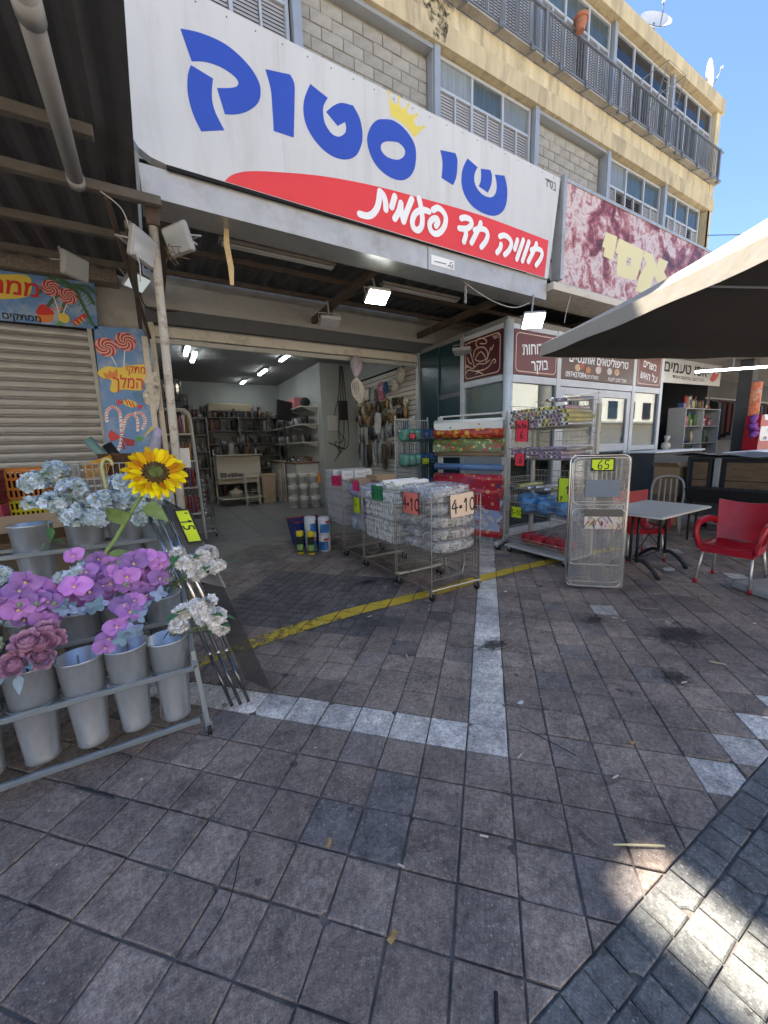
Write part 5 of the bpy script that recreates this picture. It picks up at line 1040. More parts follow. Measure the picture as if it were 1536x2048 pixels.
# charcoal cabinet and grill
CB = thing('grill_cabinet', 'dark cart with wooden doors under a wavy black tin top', 'cart', (8.2, 2.2, 0), world=True)
MB().cbox((7.75, .9, .25), (8.7, 3.1, 1.24), .01).build('body', [stall_d], CB)
for (y0, y1) in ((2.74, 3.04), (1.78, 2.60), (.98, 1.7)):
    d = MB().cbox((7.70, y0, .55), (7.748, y1, 1.2), .006).build('door', [blk], CB); MB().cbox((7.685, y0+.05, .60), (7.699, y1-.05, .86), .004).build('plank', [wood_d], d); MB().cbox((7.685, y0+.05, .872), (7.699, y1-.05, 1.15), .004).build('plank', [wood_d], d)
MB().cbox((7.69, 2.63, .5), (7.74, 2.71, 1.22), .004).build('upright', [alu], CB); MB().cbox((7.69, 1.71, .1), (7.74, 1.77, 1.22), .004).build('upright', [alu], CB)
mb = MB(); mb.grid(lambda u, v: (7.55+u*1.2, .8+v*2.5, 1.27+.025*math.sin(v*9+u*4)+.012*math.sin(v*31)), 10, 30); mb.build('tin_top', [mat('burnt_tin', (.035, .035, .037), .45, metal=.3, var=.3, vscale=5)], CB)
for y in (1.0, 2.95): MB().sh(True).cyl((8.2, y, 0), (8.2, y, .25), .05, n=8).build('leg', [blk], CB)
GR = thing('charcoal_grill', 'long black charcoal grill trough on thin legs in front of the wooden cart', 'grill', (7.0, 2.3, 0), world=True)
mb = MB(); mb.add([(6.85, 1.55, .80), (6.85, 2.75, .80), (7.25, 2.75, .80), (7.25, 1.55, .80), (6.92, 1.58, .60), (6.92, 2.72, .60), (7.18, 2.72, .60), (7.18, 1.58, .60)], [(0, 4, 5, 1), (1, 5, 6, 2), (2, 6, 7, 3), (3, 7, 4, 0), (4, 7, 6, 5)]); mb.build('trough', [blk], GR)
mb = MB()
for k in range(16): mb.cyl((6.85, 1.6+k*.075, .803), (7.25, 1.6+k*.075, .803), .005, n=4)
mb.build('grate', [blk], GR)
for (x, y) in ((6.93, 1.62), (6.93, 2.68), (7.17, 1.62), (7.17, 2.68)): MB().cyl((x, y, 0), (x, y, .62), .018, n=6).build('leg', [blk], GR)
WB = thing('scorched_drawer', 'pale scorched wooden drawer standing at the end of the charcoal grill', 'box', (6.95, 1.35, 0), world=True)  # loose wooden drawer resting on a black stand
MB().cbox((6.85, 1.2, .45), (7.2, 1.52, .82), .006).build('box', [mat('scorched_wood', (.42, .32, .2), .8, var=.35, vscale=5)], WB); MB().cbox((6.9, 1.25, 0), (7.15, 1.47, .447), .006).build('stand', [blk], WB)
bx = thing('cardboard_box', 'brown cardboard box with open flaps between the white chair and the cart', 'box', (8.0, 3.4, .0), world=True); card = mat('cardboard', (.36, .25, .145), .85, var=.1, vscale=6)
MB().cbox((7.75, 3.2, .55), (8.15, 3.6, 1.05), .004).build('carton', [card], bx); MB().cbox((7.8, 3.25, 0), (8.1, 3.55, .547), .004).build('lower_carton', [card], bx)
mb = MB(); mb.add([(7.75, 3.2, 1.05), (7.75, 3.6, 1.05), (7.62, 3.6, 1.13), (7.62, 3.2, 1.13)], [(0, 1, 2, 3)]).add([(8.15, 3.2, 1.05), (8.15, 3.6, 1.05), (8.27, 3.6, 1.12), (8.27, 3.2, 1.12)], [(3, 2, 1, 0)]); mb.build('flap', [card], bx)
# ------------------------------------------------------------------ umbrella
canv = mat('umbrella_canvas', (.40, .365, .31), .9, var=.06, vscale=3, bump=.45, bscale=9); canv_u = mat('umbrella_lining', (.030, .030, .032), .9, var=.15, vscale=4)
UA = math.atan2(-.39, .92); U = thing('market_umbrella', 'big square beige market umbrella with a black underside over the red chairs', 'umbrella', (5.19, 1.06, 0), UA)
hs = 1.76; zb = 2.74; za = 3.74
def usurf(side, u, v, off=0):     # side face of the pyramid, u along the hem, v up to the apex
    c = [(-hs, hs), (hs, hs), (hs, -hs), (-hs, -hs)]; a = Vector(c[side]); b_ = Vector(c[(side+1) % 4]); p = a.lerp(b_, u)*(1-v); sag = -.10*math.sin(math.pi*v)*(1-.35*abs(2*u-1))-.03*math.sin(math.pi*u)*(1-v)
    return Vector((p.x, p.y, zb+(za-zb)*v+sag-off))
for s in range(4):
    MB().sh(True).grid(lambda u, v: usurf(s, u, v*.999), 14, 12).build('canopy_panel', [canv], U)
    MB().sh(True).grid(lambda u, v: usurf(s, u, v*.985, .02), 14, 12).build('lining', [canv_u], U)
    MB().sh(True).grid(lambda u, v: usurf(s, u, 0)+Vector((0, 0, -.145*v-.006*math.sin(u*23)*v))+(.012*v)*Vector((*[(0, 1), (1, 0), (0, -1), (-1, 0)][s], 0)), 20, 3).build('valance', [canv], U)
    MB().sh(True).grid(lambda u, v: usurf(s, u, 0, .0)+Vector((0, 0, -.002-.140*v-.006*math.sin(u*23)*v))-.006*Vector((*[(0, 1), (1, 0), (0, -1), (-1, 0)][s], 0)), 20, 2).build('valance_lining', [canv_u], U)
    c = [(-hs, hs), (hs, hs), (hs, -hs), (-hs, -hs)][s]; MB().tube([(c[0]*.98, c[1]*.98, zb-.03), (c[0]*.5, c[1]*.5, zb+(za-zb)*.46-.14), (0, 0, za-.12)], .014, 6).build('rib', [alu], U)
    MB().tube([(c[0]*.45, c[1]*.45, zb+(za-zb)*.48-.16), (.0, .0, 2.75)], .011, 6).build('strut', [alu], U)
MB().sh(True).cyl((0, 0, 0), (0, 0, za), .028, n=12).build('pole', [alu], U); MB().sh(True).lathe([(.001, za+.1), (.02, za+.08), (.05, za+.0)], 10).build('finial', [blk], U); MB().cbox((-.35, -.35, 0), (.35, .35, .08), .02).build('base', [concrete], U)
# ------------------------------------------------------------------ table and chairs
tabm = mat('table_top', (.42, .46, .48), .35, var=.12, vscale=4, dirt=(.3, .32, .33), dirt_amt=.4); tabe = mat('table_edge', (.66, .64, .58), .5)
TB = thing('bistro_table', 'rectangular grey cafe table on black cast-iron legs', 'table', (5.05, 2.32, 0), .02)
MB().cbox((-.60, -.36, .715), (.60, .36, .735), .004).build('rim', [tabe], TB); MB().cbox((-.588, -.348, .736), (.588, .348, .742), .002).build('top', [tabm], TB)
for sx in (-.38, .3):
    lg = MB().sh(True)
    for dy in (-.035, .035): lg.cyl((sx, dy, .14), (sx, dy, .71), .016, n=8)
    for dy in (-1, 1): lg.tube(crom3([(sx, .03*dy, .16), (sx, .10*dy, .17), (sx, .2*dy, .10), (sx, .27*dy, .02)], 5), [.022]*15+[.028], 8); lg.cyl((sx, .275*dy, 0), (sx, .275*dy, .03), .026, n=8)
    lg.cyl((sx, -.2, .70), (sx, .2, .70), .018, n=6); lg.build('leg', [blk], TB)
MB().cyl((-.38, 0, .17), (.3, 0, .17), .009, n=6).build('stretcher', [blk], TB)
mb = MB(); mb.cyl((-.38, 0, .20), (.3, 0, .66), .006, n=5).cyl((-.38, .012, .66), (.3, .012, .20), .006, n=5); mb.build('cross_brace', [blk], TB)
redp = mat('red_plastic', (.42, .008, .022), .36, var=.16, vscale=7, rvar=.16, dirt=(.34, .05, .06), dirt_amt=.55, dscale=9, bump=.06, bscale=60); caluc = mat('chair_leg_metal', (.62, .6, .56), .35, metal=.7)
CH = thing('plastic_armchair', 'red plastic armchair with pale metal legs, nearer, in full view beside the table', 'chair', (5.15, 1.57, 0), math.radians(-88), group='red plastic armchairs')
# chair local frame: front = -y
def seatf(u, v):
    x = (u-.5)*.44; y = -.22+v*.43; return Vector((x*(1-.06*v), y, .445+.012*math.cos((u-.5)*6)*0-.022*math.sin(math.pi*v)-.02*(1-abs(2*u-1))+(-.03*((.12-v)/.12)**2 if v < .12 else 0)))
MB().sh(True).grid(seatf, 16, 14).build('seat', [redp], CH)
ap = MB().sh(True); ap.grid(lambda u, v: Vector(((u-.5)*.44, -.222+.006*v, .425-.075*v-.02*(1-abs(2*u-1))*(1-v))), 16, 3)
for s in (-1, 1): ap.grid(lambda u, v: Vector((s*(.22-.012*u), -.22+u*.43, .44-.085*v)), 10, 2)
ap.build('apron', [redp], CH)
def backf(u, v, off=0.0):
    a = (u-.5)*2; w = .205+.035*v; y = .195+.075*v+.055*(1-a*a)*.8-.02; return Vector((a*w, y-off*0+off, .44+v*(.40+.03*a*a)))
bk = MB().sh(True); bk.grid(lambda u, v: backf(u, v), 16, 14); bk.grid(lambda u, v: backf(1-u, v, .014), 16, 14)
for u in (0, 1): bk.grid(lambda a, b_: backf(u, b_, .014*(a if u else 1-a)), 1, 14)
bk.grid(lambda a, b_: backf(a, 1, .014*b_), 16, 1); bk.build('backrest', [redp], CH)
for s in (-1, 1):
    arm = MB().sh(True)
    path = crom3([(s*.225, .24, .62), (s*.25, .12, .66), (s*.262, -.05, .665), (s*.262, -.18, .64), (s*.255, -.235, .56), (s*.235, -.225, .46), (s*.225, -.19, .40)], 5); N = len(path); vs = []
    for i, q in enumerate(path):
        d = (path[min(N-1, i+1)]-path[max(0, i-1)]).normalized(); nrm = d.cross(Vector((s, 0, 0))).normalized(); k = .034; wv = Vector((.016, 0, 0))
        vs += [q+nrm*k-wv, q+nrm*k+wv, q-nrm*k+wv, q-nrm*k-wv]
    arm.add(vs, [(4*i+j, 4*i+(j+1) % 4, 4*(i+1)+(j+1) % 4, 4*(i+1)+j) for i in range(N-1) for j in range(4)]); arm.build('armrest', [redp], CH)
for sx in (-1, 1):
    for (y0, y1) in ((-.17, -.235), (.16, .255)):
        lg = MB().sh(True).cyl((sx*.195, y0, .40), (sx*.225, y1, .02), .0135, n=10).build('leg', [caluc], CH); MB().sh(True).cyl((sx*.2235, y1-.003, .045), (sx*.2255, y1, 0), .017, n=10).build('foot_cap', [redp], lg)
c2 = dup(CH, (5.42, 2.66, 0), math.radians(-35), 'red plastic armchair half hidden behind the cafe table')
whp = mat('grey_white_plastic', (.40, .40, .38), .5, var=.1)
WC = thing('white_plastic_chair', 'greyish white plastic chair with slatted back behind the table', 'chair', (7.35, 3.2, 0), math.radians(-70))
MB().cbox((-.21, -.22, .42), (.21, .2, .445), .008).build('seat', [whp], WC)
MB().sh(True).tube(crom3([(-.22, .22, .42), (-.225, .25, .7), (-.17, .28, .86), (0, .29, .91), (.17, .28, .86), (.225, .25, .7), (.22, .22, .42)], 5), .02, 6).build('back_frame', [whp], WC)
for x in (-.12, -.04, .04, .12): MB().cyl((x, .235, .44), (x*.95, .285, .86), .013, n=6).build('slat', [whp], WC)
for x in (-.19, .19):
    for y in (-.2, .2): MB().sh(True).cyl((x, y, .42), (x*1.2, y*1.2, 0), .018, n=7).build('leg', [whp], WC)
# ------------------------------------------------------------------ inside the shop
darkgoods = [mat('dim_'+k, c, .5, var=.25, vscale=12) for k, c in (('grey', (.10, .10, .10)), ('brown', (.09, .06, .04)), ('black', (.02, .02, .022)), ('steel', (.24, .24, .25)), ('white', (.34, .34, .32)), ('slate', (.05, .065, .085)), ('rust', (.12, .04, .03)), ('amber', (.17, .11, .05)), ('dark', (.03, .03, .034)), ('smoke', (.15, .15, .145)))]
greysh = mat('shelf_grey', (.2, .2, .195), .5, metal=.3)
zz = shelf_unit('back_shelf', 'grey shelving of pots and glassware along the back wall', -.1, 3.7, 13.45, 13.85, .1, 2.6, 6, greysh, 3)
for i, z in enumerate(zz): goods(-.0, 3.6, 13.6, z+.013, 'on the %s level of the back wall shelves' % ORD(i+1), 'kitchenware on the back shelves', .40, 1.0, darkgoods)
zz = shelf_unit('wall_shelf_left', 'grey shelving along the left shop wall behind the white rack', .25, 1.35, 12.4, 12.8, .1, 2.5, 5, greysh, 1)
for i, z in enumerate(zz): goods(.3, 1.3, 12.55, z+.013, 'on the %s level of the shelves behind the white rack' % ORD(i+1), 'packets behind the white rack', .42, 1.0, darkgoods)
acm = mat('ac_beige', (.36, .31, .2), .4, var=.08)
AC = thing('air_conditioner', 'long beige air conditioner high on the back wall', 'air conditioner', (2.25, 13.85, 2.74), world=True)
MB().cbox((1.55, 13.55, 2.76), (2.95, 13.99, 3.06), .03).build('body', [acm], AC); MB().cbox((1.62, 13.535, 2.78), (2.88, 13.549, 2.83), .004).build('outlet', [blk], AC)
# gondola in the middle with pots
GO = thing('display_table', 'cream display stand with boxes and cooking pots in the middle of the shop', 'display stand', (2.0, 11.9, 0), world=True); gcream = mat('gondola_cream', (.5, .47, .38), .55, var=.06)
MB().cbox((1.42, 11.75, .62), (2.62, 12.15, 1.40), .006).build('back_panel', [gcream], GO)
for z, y in ((1.43, 11.55), (.80, 11.45), (.22, 11.4)): MB().cbox((1.4, y, z-.015), (2.64, 12.2, z+.015), .004).build('shelf', [gcream], GO)
for x in (1.42, 2.6): MB().cbox((x-.02, 12.153, 0), (x+.02, 12.19, 1.6), .004).build('upright', [gcream], GO)
goods(1.45, 2.6, 11.68, 1.448, 'on top of the cream display stand', 'glassware on the display stand', .42, .9, darkgoods)
goods(1.45, 2.1, 11.6, .818, 'on the middle shelf of the cream display stand', 'boxes on the display stand', .2, .95, [darkgoods[1], darkgoods[0]])
potm = mat('enamel_pot', (.38, .34, .26), .25)
MB().sh(True).lathe([(.001, 0), (.18, 0), (.2, .12), (.2, .17), (.17, .2), (.04, .23), (.03, .27), (.001, .28)], 18, (1.85, 11.6, .24)).build('casserole', [potm], label='cream lidded casserole on the lowest shelf of the display stand', cat='pot')
# television
TV = thing('television', 'black flat screen tilted on a stand above the counter', 'television', (3.25, 11.2, 1.2), world=True); M = Matrix.Translation((3.22, 11.0, 2.62)) @ Matrix.Rotation(.25, 4, 'Z') @ Matrix.Rotation(.12, 4, 'Y')
MB().cbox((-.24, -.02, -.27), (.24, .02, .27), .01, M).build('screen', [blk], TV); MB().cyl((3.22, 11.06, 1.2), (3.22, 11.06, 2.4), .025, n=8).build('pole', [blk], TV)
# counter and wall shelf
CT = thing('shop_counter', 'white shop counter with a brown edge crowded with small goods', 'counter', (3.6, 11.2, 0), world=True); cw = mat('counter_white', (.50, .52, .51), .5, var=.05); cbm = mat('counter_brown', (.17, .075, .04), .5)
MB().cbox((3.25, 10.35, .01), (3.895, 13.0, 1.14), .008).build('body', [cw], CT); MB().cbox((3.2, 10.3, 1.143), (3.897, 13.05, 1.19), .006).build('top', [cbm], CT); MB().box((3.24, 10.34, 1.191), (3.89, 13.0, 1.195)).build('surface', [cw], CT)
for r in range(4):
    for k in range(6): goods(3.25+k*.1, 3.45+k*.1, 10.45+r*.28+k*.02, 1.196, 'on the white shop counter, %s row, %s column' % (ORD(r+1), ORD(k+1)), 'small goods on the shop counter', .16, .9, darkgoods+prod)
WS = thing('wall_shelf', 'white wall shelving with brackets above the shop counter', 'shelf unit', (3.7, 11.5, 1.7), world=True); sw = mat('wallshelf_white', (.50, .50, .47), .55)
for z in (1.72, 2.2, 2.66): 
    MB().cbox((3.42, 10.15, z-.014), (3.885, 13.2, z+.014), .004).build('shelf', [sw], WS); 
    for y in (10.3, 11.5, 12.9): MB().add([(3.5, y-.01, z-.015), (3.88, y-.01, z-.015), (3.88, y-.01, z-.13), (3.5, y+.01, z-.015), (3.88, y+.01, z-.015), (3.88, y+.01, z-.13)], [(0, 1, 2), (5, 4, 3), (0, 3, 4, 1), (0, 2, 5, 3)]).build('bracket', [sw], WS)
MB().box((3.887, 10.12, 1.2), (3.897, 13.2, 2.75)).build('back_panel', [sw], WS)
for z in (1.74, 2.22):
    for k in range(14):
        o = MB().sh(True).lathe([(.001, 0), (.07, .0), (.09, .2), (.085, .2), (.065, .02), (.001, .02)], 10).build('cup', [rg.choice(darkgoods+[cw])], label='cup standing %s from the door on the %s white wall shelf' % (ORD(k+1), 'lower' if z < 2 else 'middle'), cat='cup', group='cups on the wall shelves'); o.location = (3.6+rg.uniform(-.06, .08), 10.3+k*.2, z); 
pk = mat('pink_box', (.5, .16, .17), .5); o = MB().cbox((3.5, 10.9, 2.68), (3.86, 11.6, 2.98), .01).build('pink_crate', [pk], label='pink storage box on the top wall shelf', cat='box'); o = MB().sh(True).sphere((3.65, 10.45, 2.80), .15, 10, 7, (1, .9, .85)).build('black_bag', [blk], label='black bag on the end of the top wall shelf', cat='bag')
# white paint buckets
bkw = mat('bucket_white', (.62, .62, .60), .4, var=.04); bkl = mat('bucket_print', (.28, .28, .27), .5, var=.6, vscale=30)
BU = thing('plastic_bucket', 'white lidded bucket', 'bucket', (0, 0, 0), group='white lidded buckets by the counter')
MB().sh(True).lathe([(.001, 0), (.105, 0), (.125, .26)], 20).build('body', [bkw], BU); MB().sh(True).lathe([(.132, .255), (.134, .295), (.12, .30), (.001, .297)], 20).build('lid', [bkw], BU); MB().sh(True).lathe([(.1115, .06), (.1225, .21)], 14, a0=math.radians(200), a1=math.radians(330)).build('label_print', [bkl], BU)
first = True
for ci, (x, y, cn) in enumerate(((3.0, 9.95, 'left'), (3.27, 9.86, 'middle'), (3.54, 9.76, 'right'))):
    for k in range(3):
        lb = 'white lidded bucket, %s of the %s stack by the counter' % (('bottom', 'middle', 'top')[k], cn)
        if first: BU.location = (x, y, .014); BU['label'] = lb; first = False
        else: dup(BU, (x+rg.uniform(-.01, .01), y, .014+k*.302), rg.uniform(-.3, .3), lb)
BB = thing('waste_bin', 'beige plastic bin standing behind the counter corner', 'bin', (2.75, 11.6, .014), world=True); bgm = mat('bin_beige', (.40, .31, .22), .5)
mb = MB(); mb.add([(2.58, 11.45, .014), (2.92, 11.45, .014), (2.92, 11.75, .014), (2.58, 11.75, .014), (2.55, 11.42, .8), (2.95, 11.42, .8), (2.95, 11.78, .8), (2.55, 11.78, .8)], [(0, 3, 2, 1), (0, 1, 5, 4), (1, 2, 6, 5), (2, 3, 7, 6), (3, 0, 4, 7)]); mb.build('body', [bgm], BB); MB().cbox((2.53, 11.4, .803), (2.97, 11.8, .86), .012).build('lid', [bgm], BB)
for k in range(3):
    MB().cbox((3.02+k*.06, 11.2-k*.02, .014), (3.06+k*.06, 11.5, .95+.1*k), .003).build('flat_carton', [mat('carton_pale', (.45, .41, .35), .8)], label='flat pale carton leaning at the counter, %s' % ('nearest the bin', 'between the other two', 'tallest')[k], cat='carton', group='flat cartons leaning at the counter')
WCt = thing('wire_trolley', 'small white wire trolley in front of the cream display stand', 'trolley', (2.25, 11.2, .014), world=True)
mb = MB()
for x in (2.05, 2.4): mb.tube([(x, 11.1, .03), (x, 11.1, 1.0), (x, 11.3, 1.0), (x, 11.3, .03)], .012, 5)
mb.build('frame', [sw], WCt)
for z in (.15, .42, .69, .95):
    mb = MB()
    for k in range(6): mb.cyl((2.05+.07*k, 11.1, z), (2.05+.07*k, 11.3, z), .004, n=4)
    mb.cyl((2.05, 11.1, z), (2.4, 11.1, z), .007, n=4).cyl((2.05, 11.1, z+.06), (2.4, 11.1, z+.06), .005, n=4); mb.build('shelf', [sw], WCt)
# slat wall with hanging goods on the right
SLW = thing('slat_wall', 'cream slat wall hung with bags, trays and kitchen goods at the right of the entrance', 'slat wall', (4.88, 8.2, 1.0), world=True); slm_ = mat('slat_cream', (.55, .52, .46), .55, var=.06)
MB().box((4.905, 6.97, .3), (4.917, 9.75, 3.3)).build('groove_backing', [dark], SLW)
for k in range(28): MB().cbox((4.885, 6.98, .32+k*.105), (4.904, 9.74, .32+k*.105+.092), .003).build('plank', [slm_], SLW)
hang = [mat('bag_'+k, c, .35, var=.55, vscale=18) for k, c in (('clear', (.34, .33, .31)), ('black', (.03, .03, .032)), ('gold', (.30, .19, .07)), ('green', (.10, .28, .22)), ('pink', (.45, .14, .20)), ('blue', (.03, .09, .22)), ('cream', (.50, .46, .37)), ('silver', (.26, .26, .27)), ('brown', (.10, .065, .04)))]
def hang_pack(x, y, z, w_, h_, m, label, group, round_=False):
    mb = MB().sh(True)
    if round_: mb.lathe([(.001, -.02), (w_/2*.9, -.02), (w_/2, .0), (w_/2, .02), (w_/2*.8, .035), (.001, .035)], 18, M=Matrix.Translation((x-.05, y, z)) @ Matrix.Rotation(math.pi/2, 4, 'Y'))
    else:
        def f(u, v): 
            bul = math.sin(math.pi*u)*math.sin(math.pi*min(1, v*1.1)); return Vector((x-.012-.05*bul+.006*math.sin(u*9+v*7), y+(u-.5)*w_*(1-.15*(v < .1)), z-v*h_))
        mb.grid(f, 7, 8); mb.add([f(0, 0)+Vector((.02, 0, 0)), f(1, 0)+Vector((.02, 0, 0)), f(1, 1)+Vector((.02, 0, 0)), f(0, 1)+Vector((.02, 0, 0))], [(3, 2, 1, 0)])
    mb.cyl((x-.03, y, z+.0), (x+.05, y, z+.03), .004, n=4)
    return mb.build('hanging_pack', [m], label=label, cat='pack', group=group)
rows = ((3.02, .27, .36, 'top', (6, 6, 5, 4, 7, 6)), (2.60, .07, .20, 'second', (2, 1, 6, 8)), (2.34, .075, .24, 'third', (2, 1, 8, 2)), (2.06, .13, .34, 'fourth', (7, 0, 5, 1, 8, 7)), (1.66, .15, .55, 'lowest', (0, 7, 1, 6, 8)))
for z, w_, h_, nm, pal in rows:
    y = 7.15; i = 0
    while y < 9.55:
        ww = w_*rg.uniform(.7, 1.4); hang_pack(4.86-rg.uniform(0, .10), y+ww/2, z+rg.uniform(-.05, .05), ww, h_*rg.uniform(.65, 1.2), hang[rg.choice(pal)] if z < 3 else hang[pal[i % 6]], 'kitchen pack hanging %s from the door in the %s row of the slat wall' % (ORD(i+1), nm), 'packs hanging on the slat wall', z > 2.9 and i == 0); y += ww*rg.uniform(.9, 1.2)+(.03 if z > 3 else 0); i += 1
ap_ = MB(); ap_.flat([crom([(0, .28), (.1, .3), (.16, .18), (.14, -.05), (.07, -.2), (0, -.18), (-.07, -.2), (-.14, -.05), (-.16, .18), (-.1, .3)])], (4.72, 8.35, 2.05), NY, ZA, .006)
ap_.build('apple_board', [mat('pale_board', (.5, .5, .48), .6)], label='pale apple-shaped board with a leaf hanging in front of the slat wall', cat='board')
# hanging bag and rope at the doorway
rope = mat('white_rope', (.62, .6, .52), .8)
RB = thing('rope_bundle', 'looped white rope under a lilac plastic bag hanging from the shutter edge', 'rope', (3.42, 6.8, 2.5), world=True)
mb = MB().sh(True); mb.grid(lambda u, v: Vector((3.42+math.cos(u*6.283)*(.03+.085*math.sin(math.pi*v**.7))*(1+.22*math.sin(u*19+v*5)), 6.8+math.sin(u*6.283)*(.03+.06*math.sin(math.pi*v))*(1+.3*math.sin(u*25+v*9)), 3.24-v*.40)), 30, 12); mb.build('bag', [mat('lilac_bag', (.42, .36, .42), .35, var=.2, vscale=12)], RB)
for k in range(4): MB().sh(True).tube(crom3([(3.42, 6.8, 2.85), (3.30+.04*k, 6.78, 2.72), (3.33+.03*k, 6.78-.01*k, 2.50-.04*k), (3.45+.03*k, 6.78, 2.55), (3.46+.02*k, 6.79, 2.72), (3.42, 6.8, 2.84)], 6), .011, 6).build('rope_loop', [rope], RB)
EM = thing('meter_box', 'grey electricity box with cables on the inner wall corner', 'electricity box', (4.3, 9.85, 2), world=True); MB().cbox((4.05, 9.8, 2.0), (4.3, 9.898, 2.4), .008).build('box', [cw], EM); MB().cbox((4.38, 9.8, 2.3), (4.62, 9.898, 2.8), .008).build('dark_box', [blk], EM)
for k in range(4): MB().tube(crom3([(4.45+k*.03, 9.86, 3.7), (4.4+k*.06, 9.85, 3.0), (4.2+k*.13, 9.82, 2.2-k*.2), (4.5-k*.16, 9.80, 1.7), (4.15+k*.12, 9.82, 1.2+k*.1)], 5), .009, 5).build('cable', [dark], EM)
# ---- left of the doorway: white rack, trolley of bottles
WR = thing('white_rack', 'tall white tube rack of straws and skewers behind the canopy post', 'rack', (.35, 7.4, 0), world=True)
for y in (7.3, 7.55): MB().sh(True).tube(crom3([(.60, y, .02), (.57, y, 1.6), (.55, y, 2.1), (.50, y, 2.22), (.40, y, 2.25), (.05, y, 2.25)], 6), .018, 8).build('side_frame', [sw], WR)
for z in (.5, .95, 1.4, 1.85): MB().cbox((.04, 7.3, z-.01), (.56, 7.55, z+.01), .003).build('shelf', [sw], WR)
sticks = [mat('stick_'+k, c, .5) for k, c in (('red', (.3, .04, .03)), ('amber', (.4, .2, .05)), ('brown', (.2, .1, .06)), ('violet', (.2, .1, .2)), ('pale', (.5, .45, .4)))]
for z in (.51, .96, 1.41, 1.86):
    for k in range(9):
        o = MB().sh(True).lathe([(.001, 0), (.02, 0), (.02, .27), (.012, .3), (.001, .31)], 8).build('straw_tube', [rg.choice(sticks)], label='tube of straws, %s from the left on the %s shelf of the white rack' % (ORD(k+1), {.51: 'lowest', .96: 'second', 1.41: 'third', 1.86: 'top'}[z]), cat='tube', group='tubes of straws on the white rack'); o.location = (.1+k*.05, 7.4, z)
MB().cbox((.22, 7.22, 1.30), (.48, 7.29, 1.62), .004).build('printed_box', [white_v], label='white printed box hanging on the front of the white rack', cat='box')
WBk = thing('wire_basket', 'dark wire basket of steel flasks on top of the white rack', 'basket', (.3, 7.42, 2.27), world=True)
mb = MB()
for k in range(9): mb.cyl((.06+k*.06, 7.3, 2.28), (.06+k*.06, 7.3, 2.48), .004, n=4).cyl((.06+k*.06, 7.56, 2.28), (.06+k*.06, 7.56, 2.48), .004, n=4)
for z in (2.28, 2.38, 2.48): mb.tube([(.06, 7.3, z), (.54, 7.3, z), (.54, 7.56, z), (.06, 7.56, z)], .005, 4, closed=True)
mb.build('wires', [blk], WBk)
chrome = mat('chrome', (.62, .61, .59), .16, metal=1.0, var=.06)
for k in range(3): o = MB().sh(True).lathe([(.001, 0), (.06, 0), (.06, .38), (.05, .42), (.02, .44), (.001, .44)], 14).build('steel_flask', [chrome], label='steel flask in the wire basket on the white rack, %s' % ('nearest the post', 'in the middle', 'farthest from the post')[k], cat='flask', group='steel flasks on the white rack'); o.location = (.13+k*.14, 7.43, 2.30)
TR = thing('stock_trolley', 'wire stock trolley of shrink-wrapped bottle packs inside the doorway', 'trolley', (.45, 7.75, 0), world=True); wire_m = mat('zinc_wire', (.36, .35, .33), .38, metal=.75, var=.15)
def wire_panel(mb, p0, du, dv, nu, nv, r=.0022, ru=.004):
    p0 = Vector(p0); du = Vector(du); dv = Vector(dv)
    for i in range(nu+1): mb.cyl(p0+du*(i/nu), p0+du*(i/nu)+dv, r, n=4, caps=False)
    for j in range(nv+1): mb.cyl(p0+dv*(j/nv), p0+dv*(j/nv)+du, ru, n=4, caps=False)
x0, x1, y0, y1 = .08, .80, 7.55, 8.1
for nm, a, du in (('front_panel', (x0, y0, .38), (x1-x0, 0, 0)), ('back_panel', (x0, y1, .38), (x1-x0, 0, 0)), ('side_panel', (x0, y0, .38), (0, y1-y0, 0)), ('side_panel', (x1, y0, .38), (0, y1-y0, 0))):
    mb = MB(); wire_panel(mb, a, du, (0, 0, .7), 14, 4); mb.build(nm, [wire_m], TR)
mb = MB(); wire_panel(mb, (x0, y0, .38), (x1-x0, 0, 0), (0, y1-y0, 0), 12, 6); mb.build('floor_panel', [wire_m], TR)
mb = MB(); mb.tube([(x0, y0, .12), (x1, y0, .12), (x1, y1, .12), (x0, y1, .12)], .012, 6, closed=True)
for (x, y) in ((x0, y0), (x1, y0), (x0, y1), (x1, y1)): mb.cyl((x, y, .12), (x, y, .38), .012, n=6)
mb.build('base_frame', [wire_m], TR)
def caster(parent, x, y, z=.0, r=.035, m=None):
    c = MB().sh(True).cyl((x-.011, y, z+r), (x+.011, y, z+r), r, n=14).build('caster', [blk], parent); MB().cbox((x-.018, y-.012, z+r), (x+.018, y+.025, z+r*2+.015), .003).build('fork', [m or wire_m], c)
for (x, y) in ((x0, y0), (x1, y0), (x0, y1), (x1, y1)): caster(TR, x, y, .014)
bfill = mat('clear_bottle', (.60, .62, .63), .10, alpha=.85, spec=.9, metal=.3)
for k in range(8):
    z = .40+k*.085; mb = MB().sh(True)
    for i in range(6): mb.lathe([(.036, -.14), (.04, -.12), (.036, -.06), (.04, 0), (.036, .06), (.04, .12), (.018, .15), (.018, .17), (.001, .17)], 10, M=Matrix.Translation((.08+.115*i, y0+.2, z+.04)) @ Matrix.Rotation(math.pi/2, 4, 'X'))
    mb.build('bottle_pack', [bfill], label='%s layer from the bottom of clear bottles stacked in the wire trolley' % ORD(k+1), cat='bottles', group='bottle packs in the trolley')
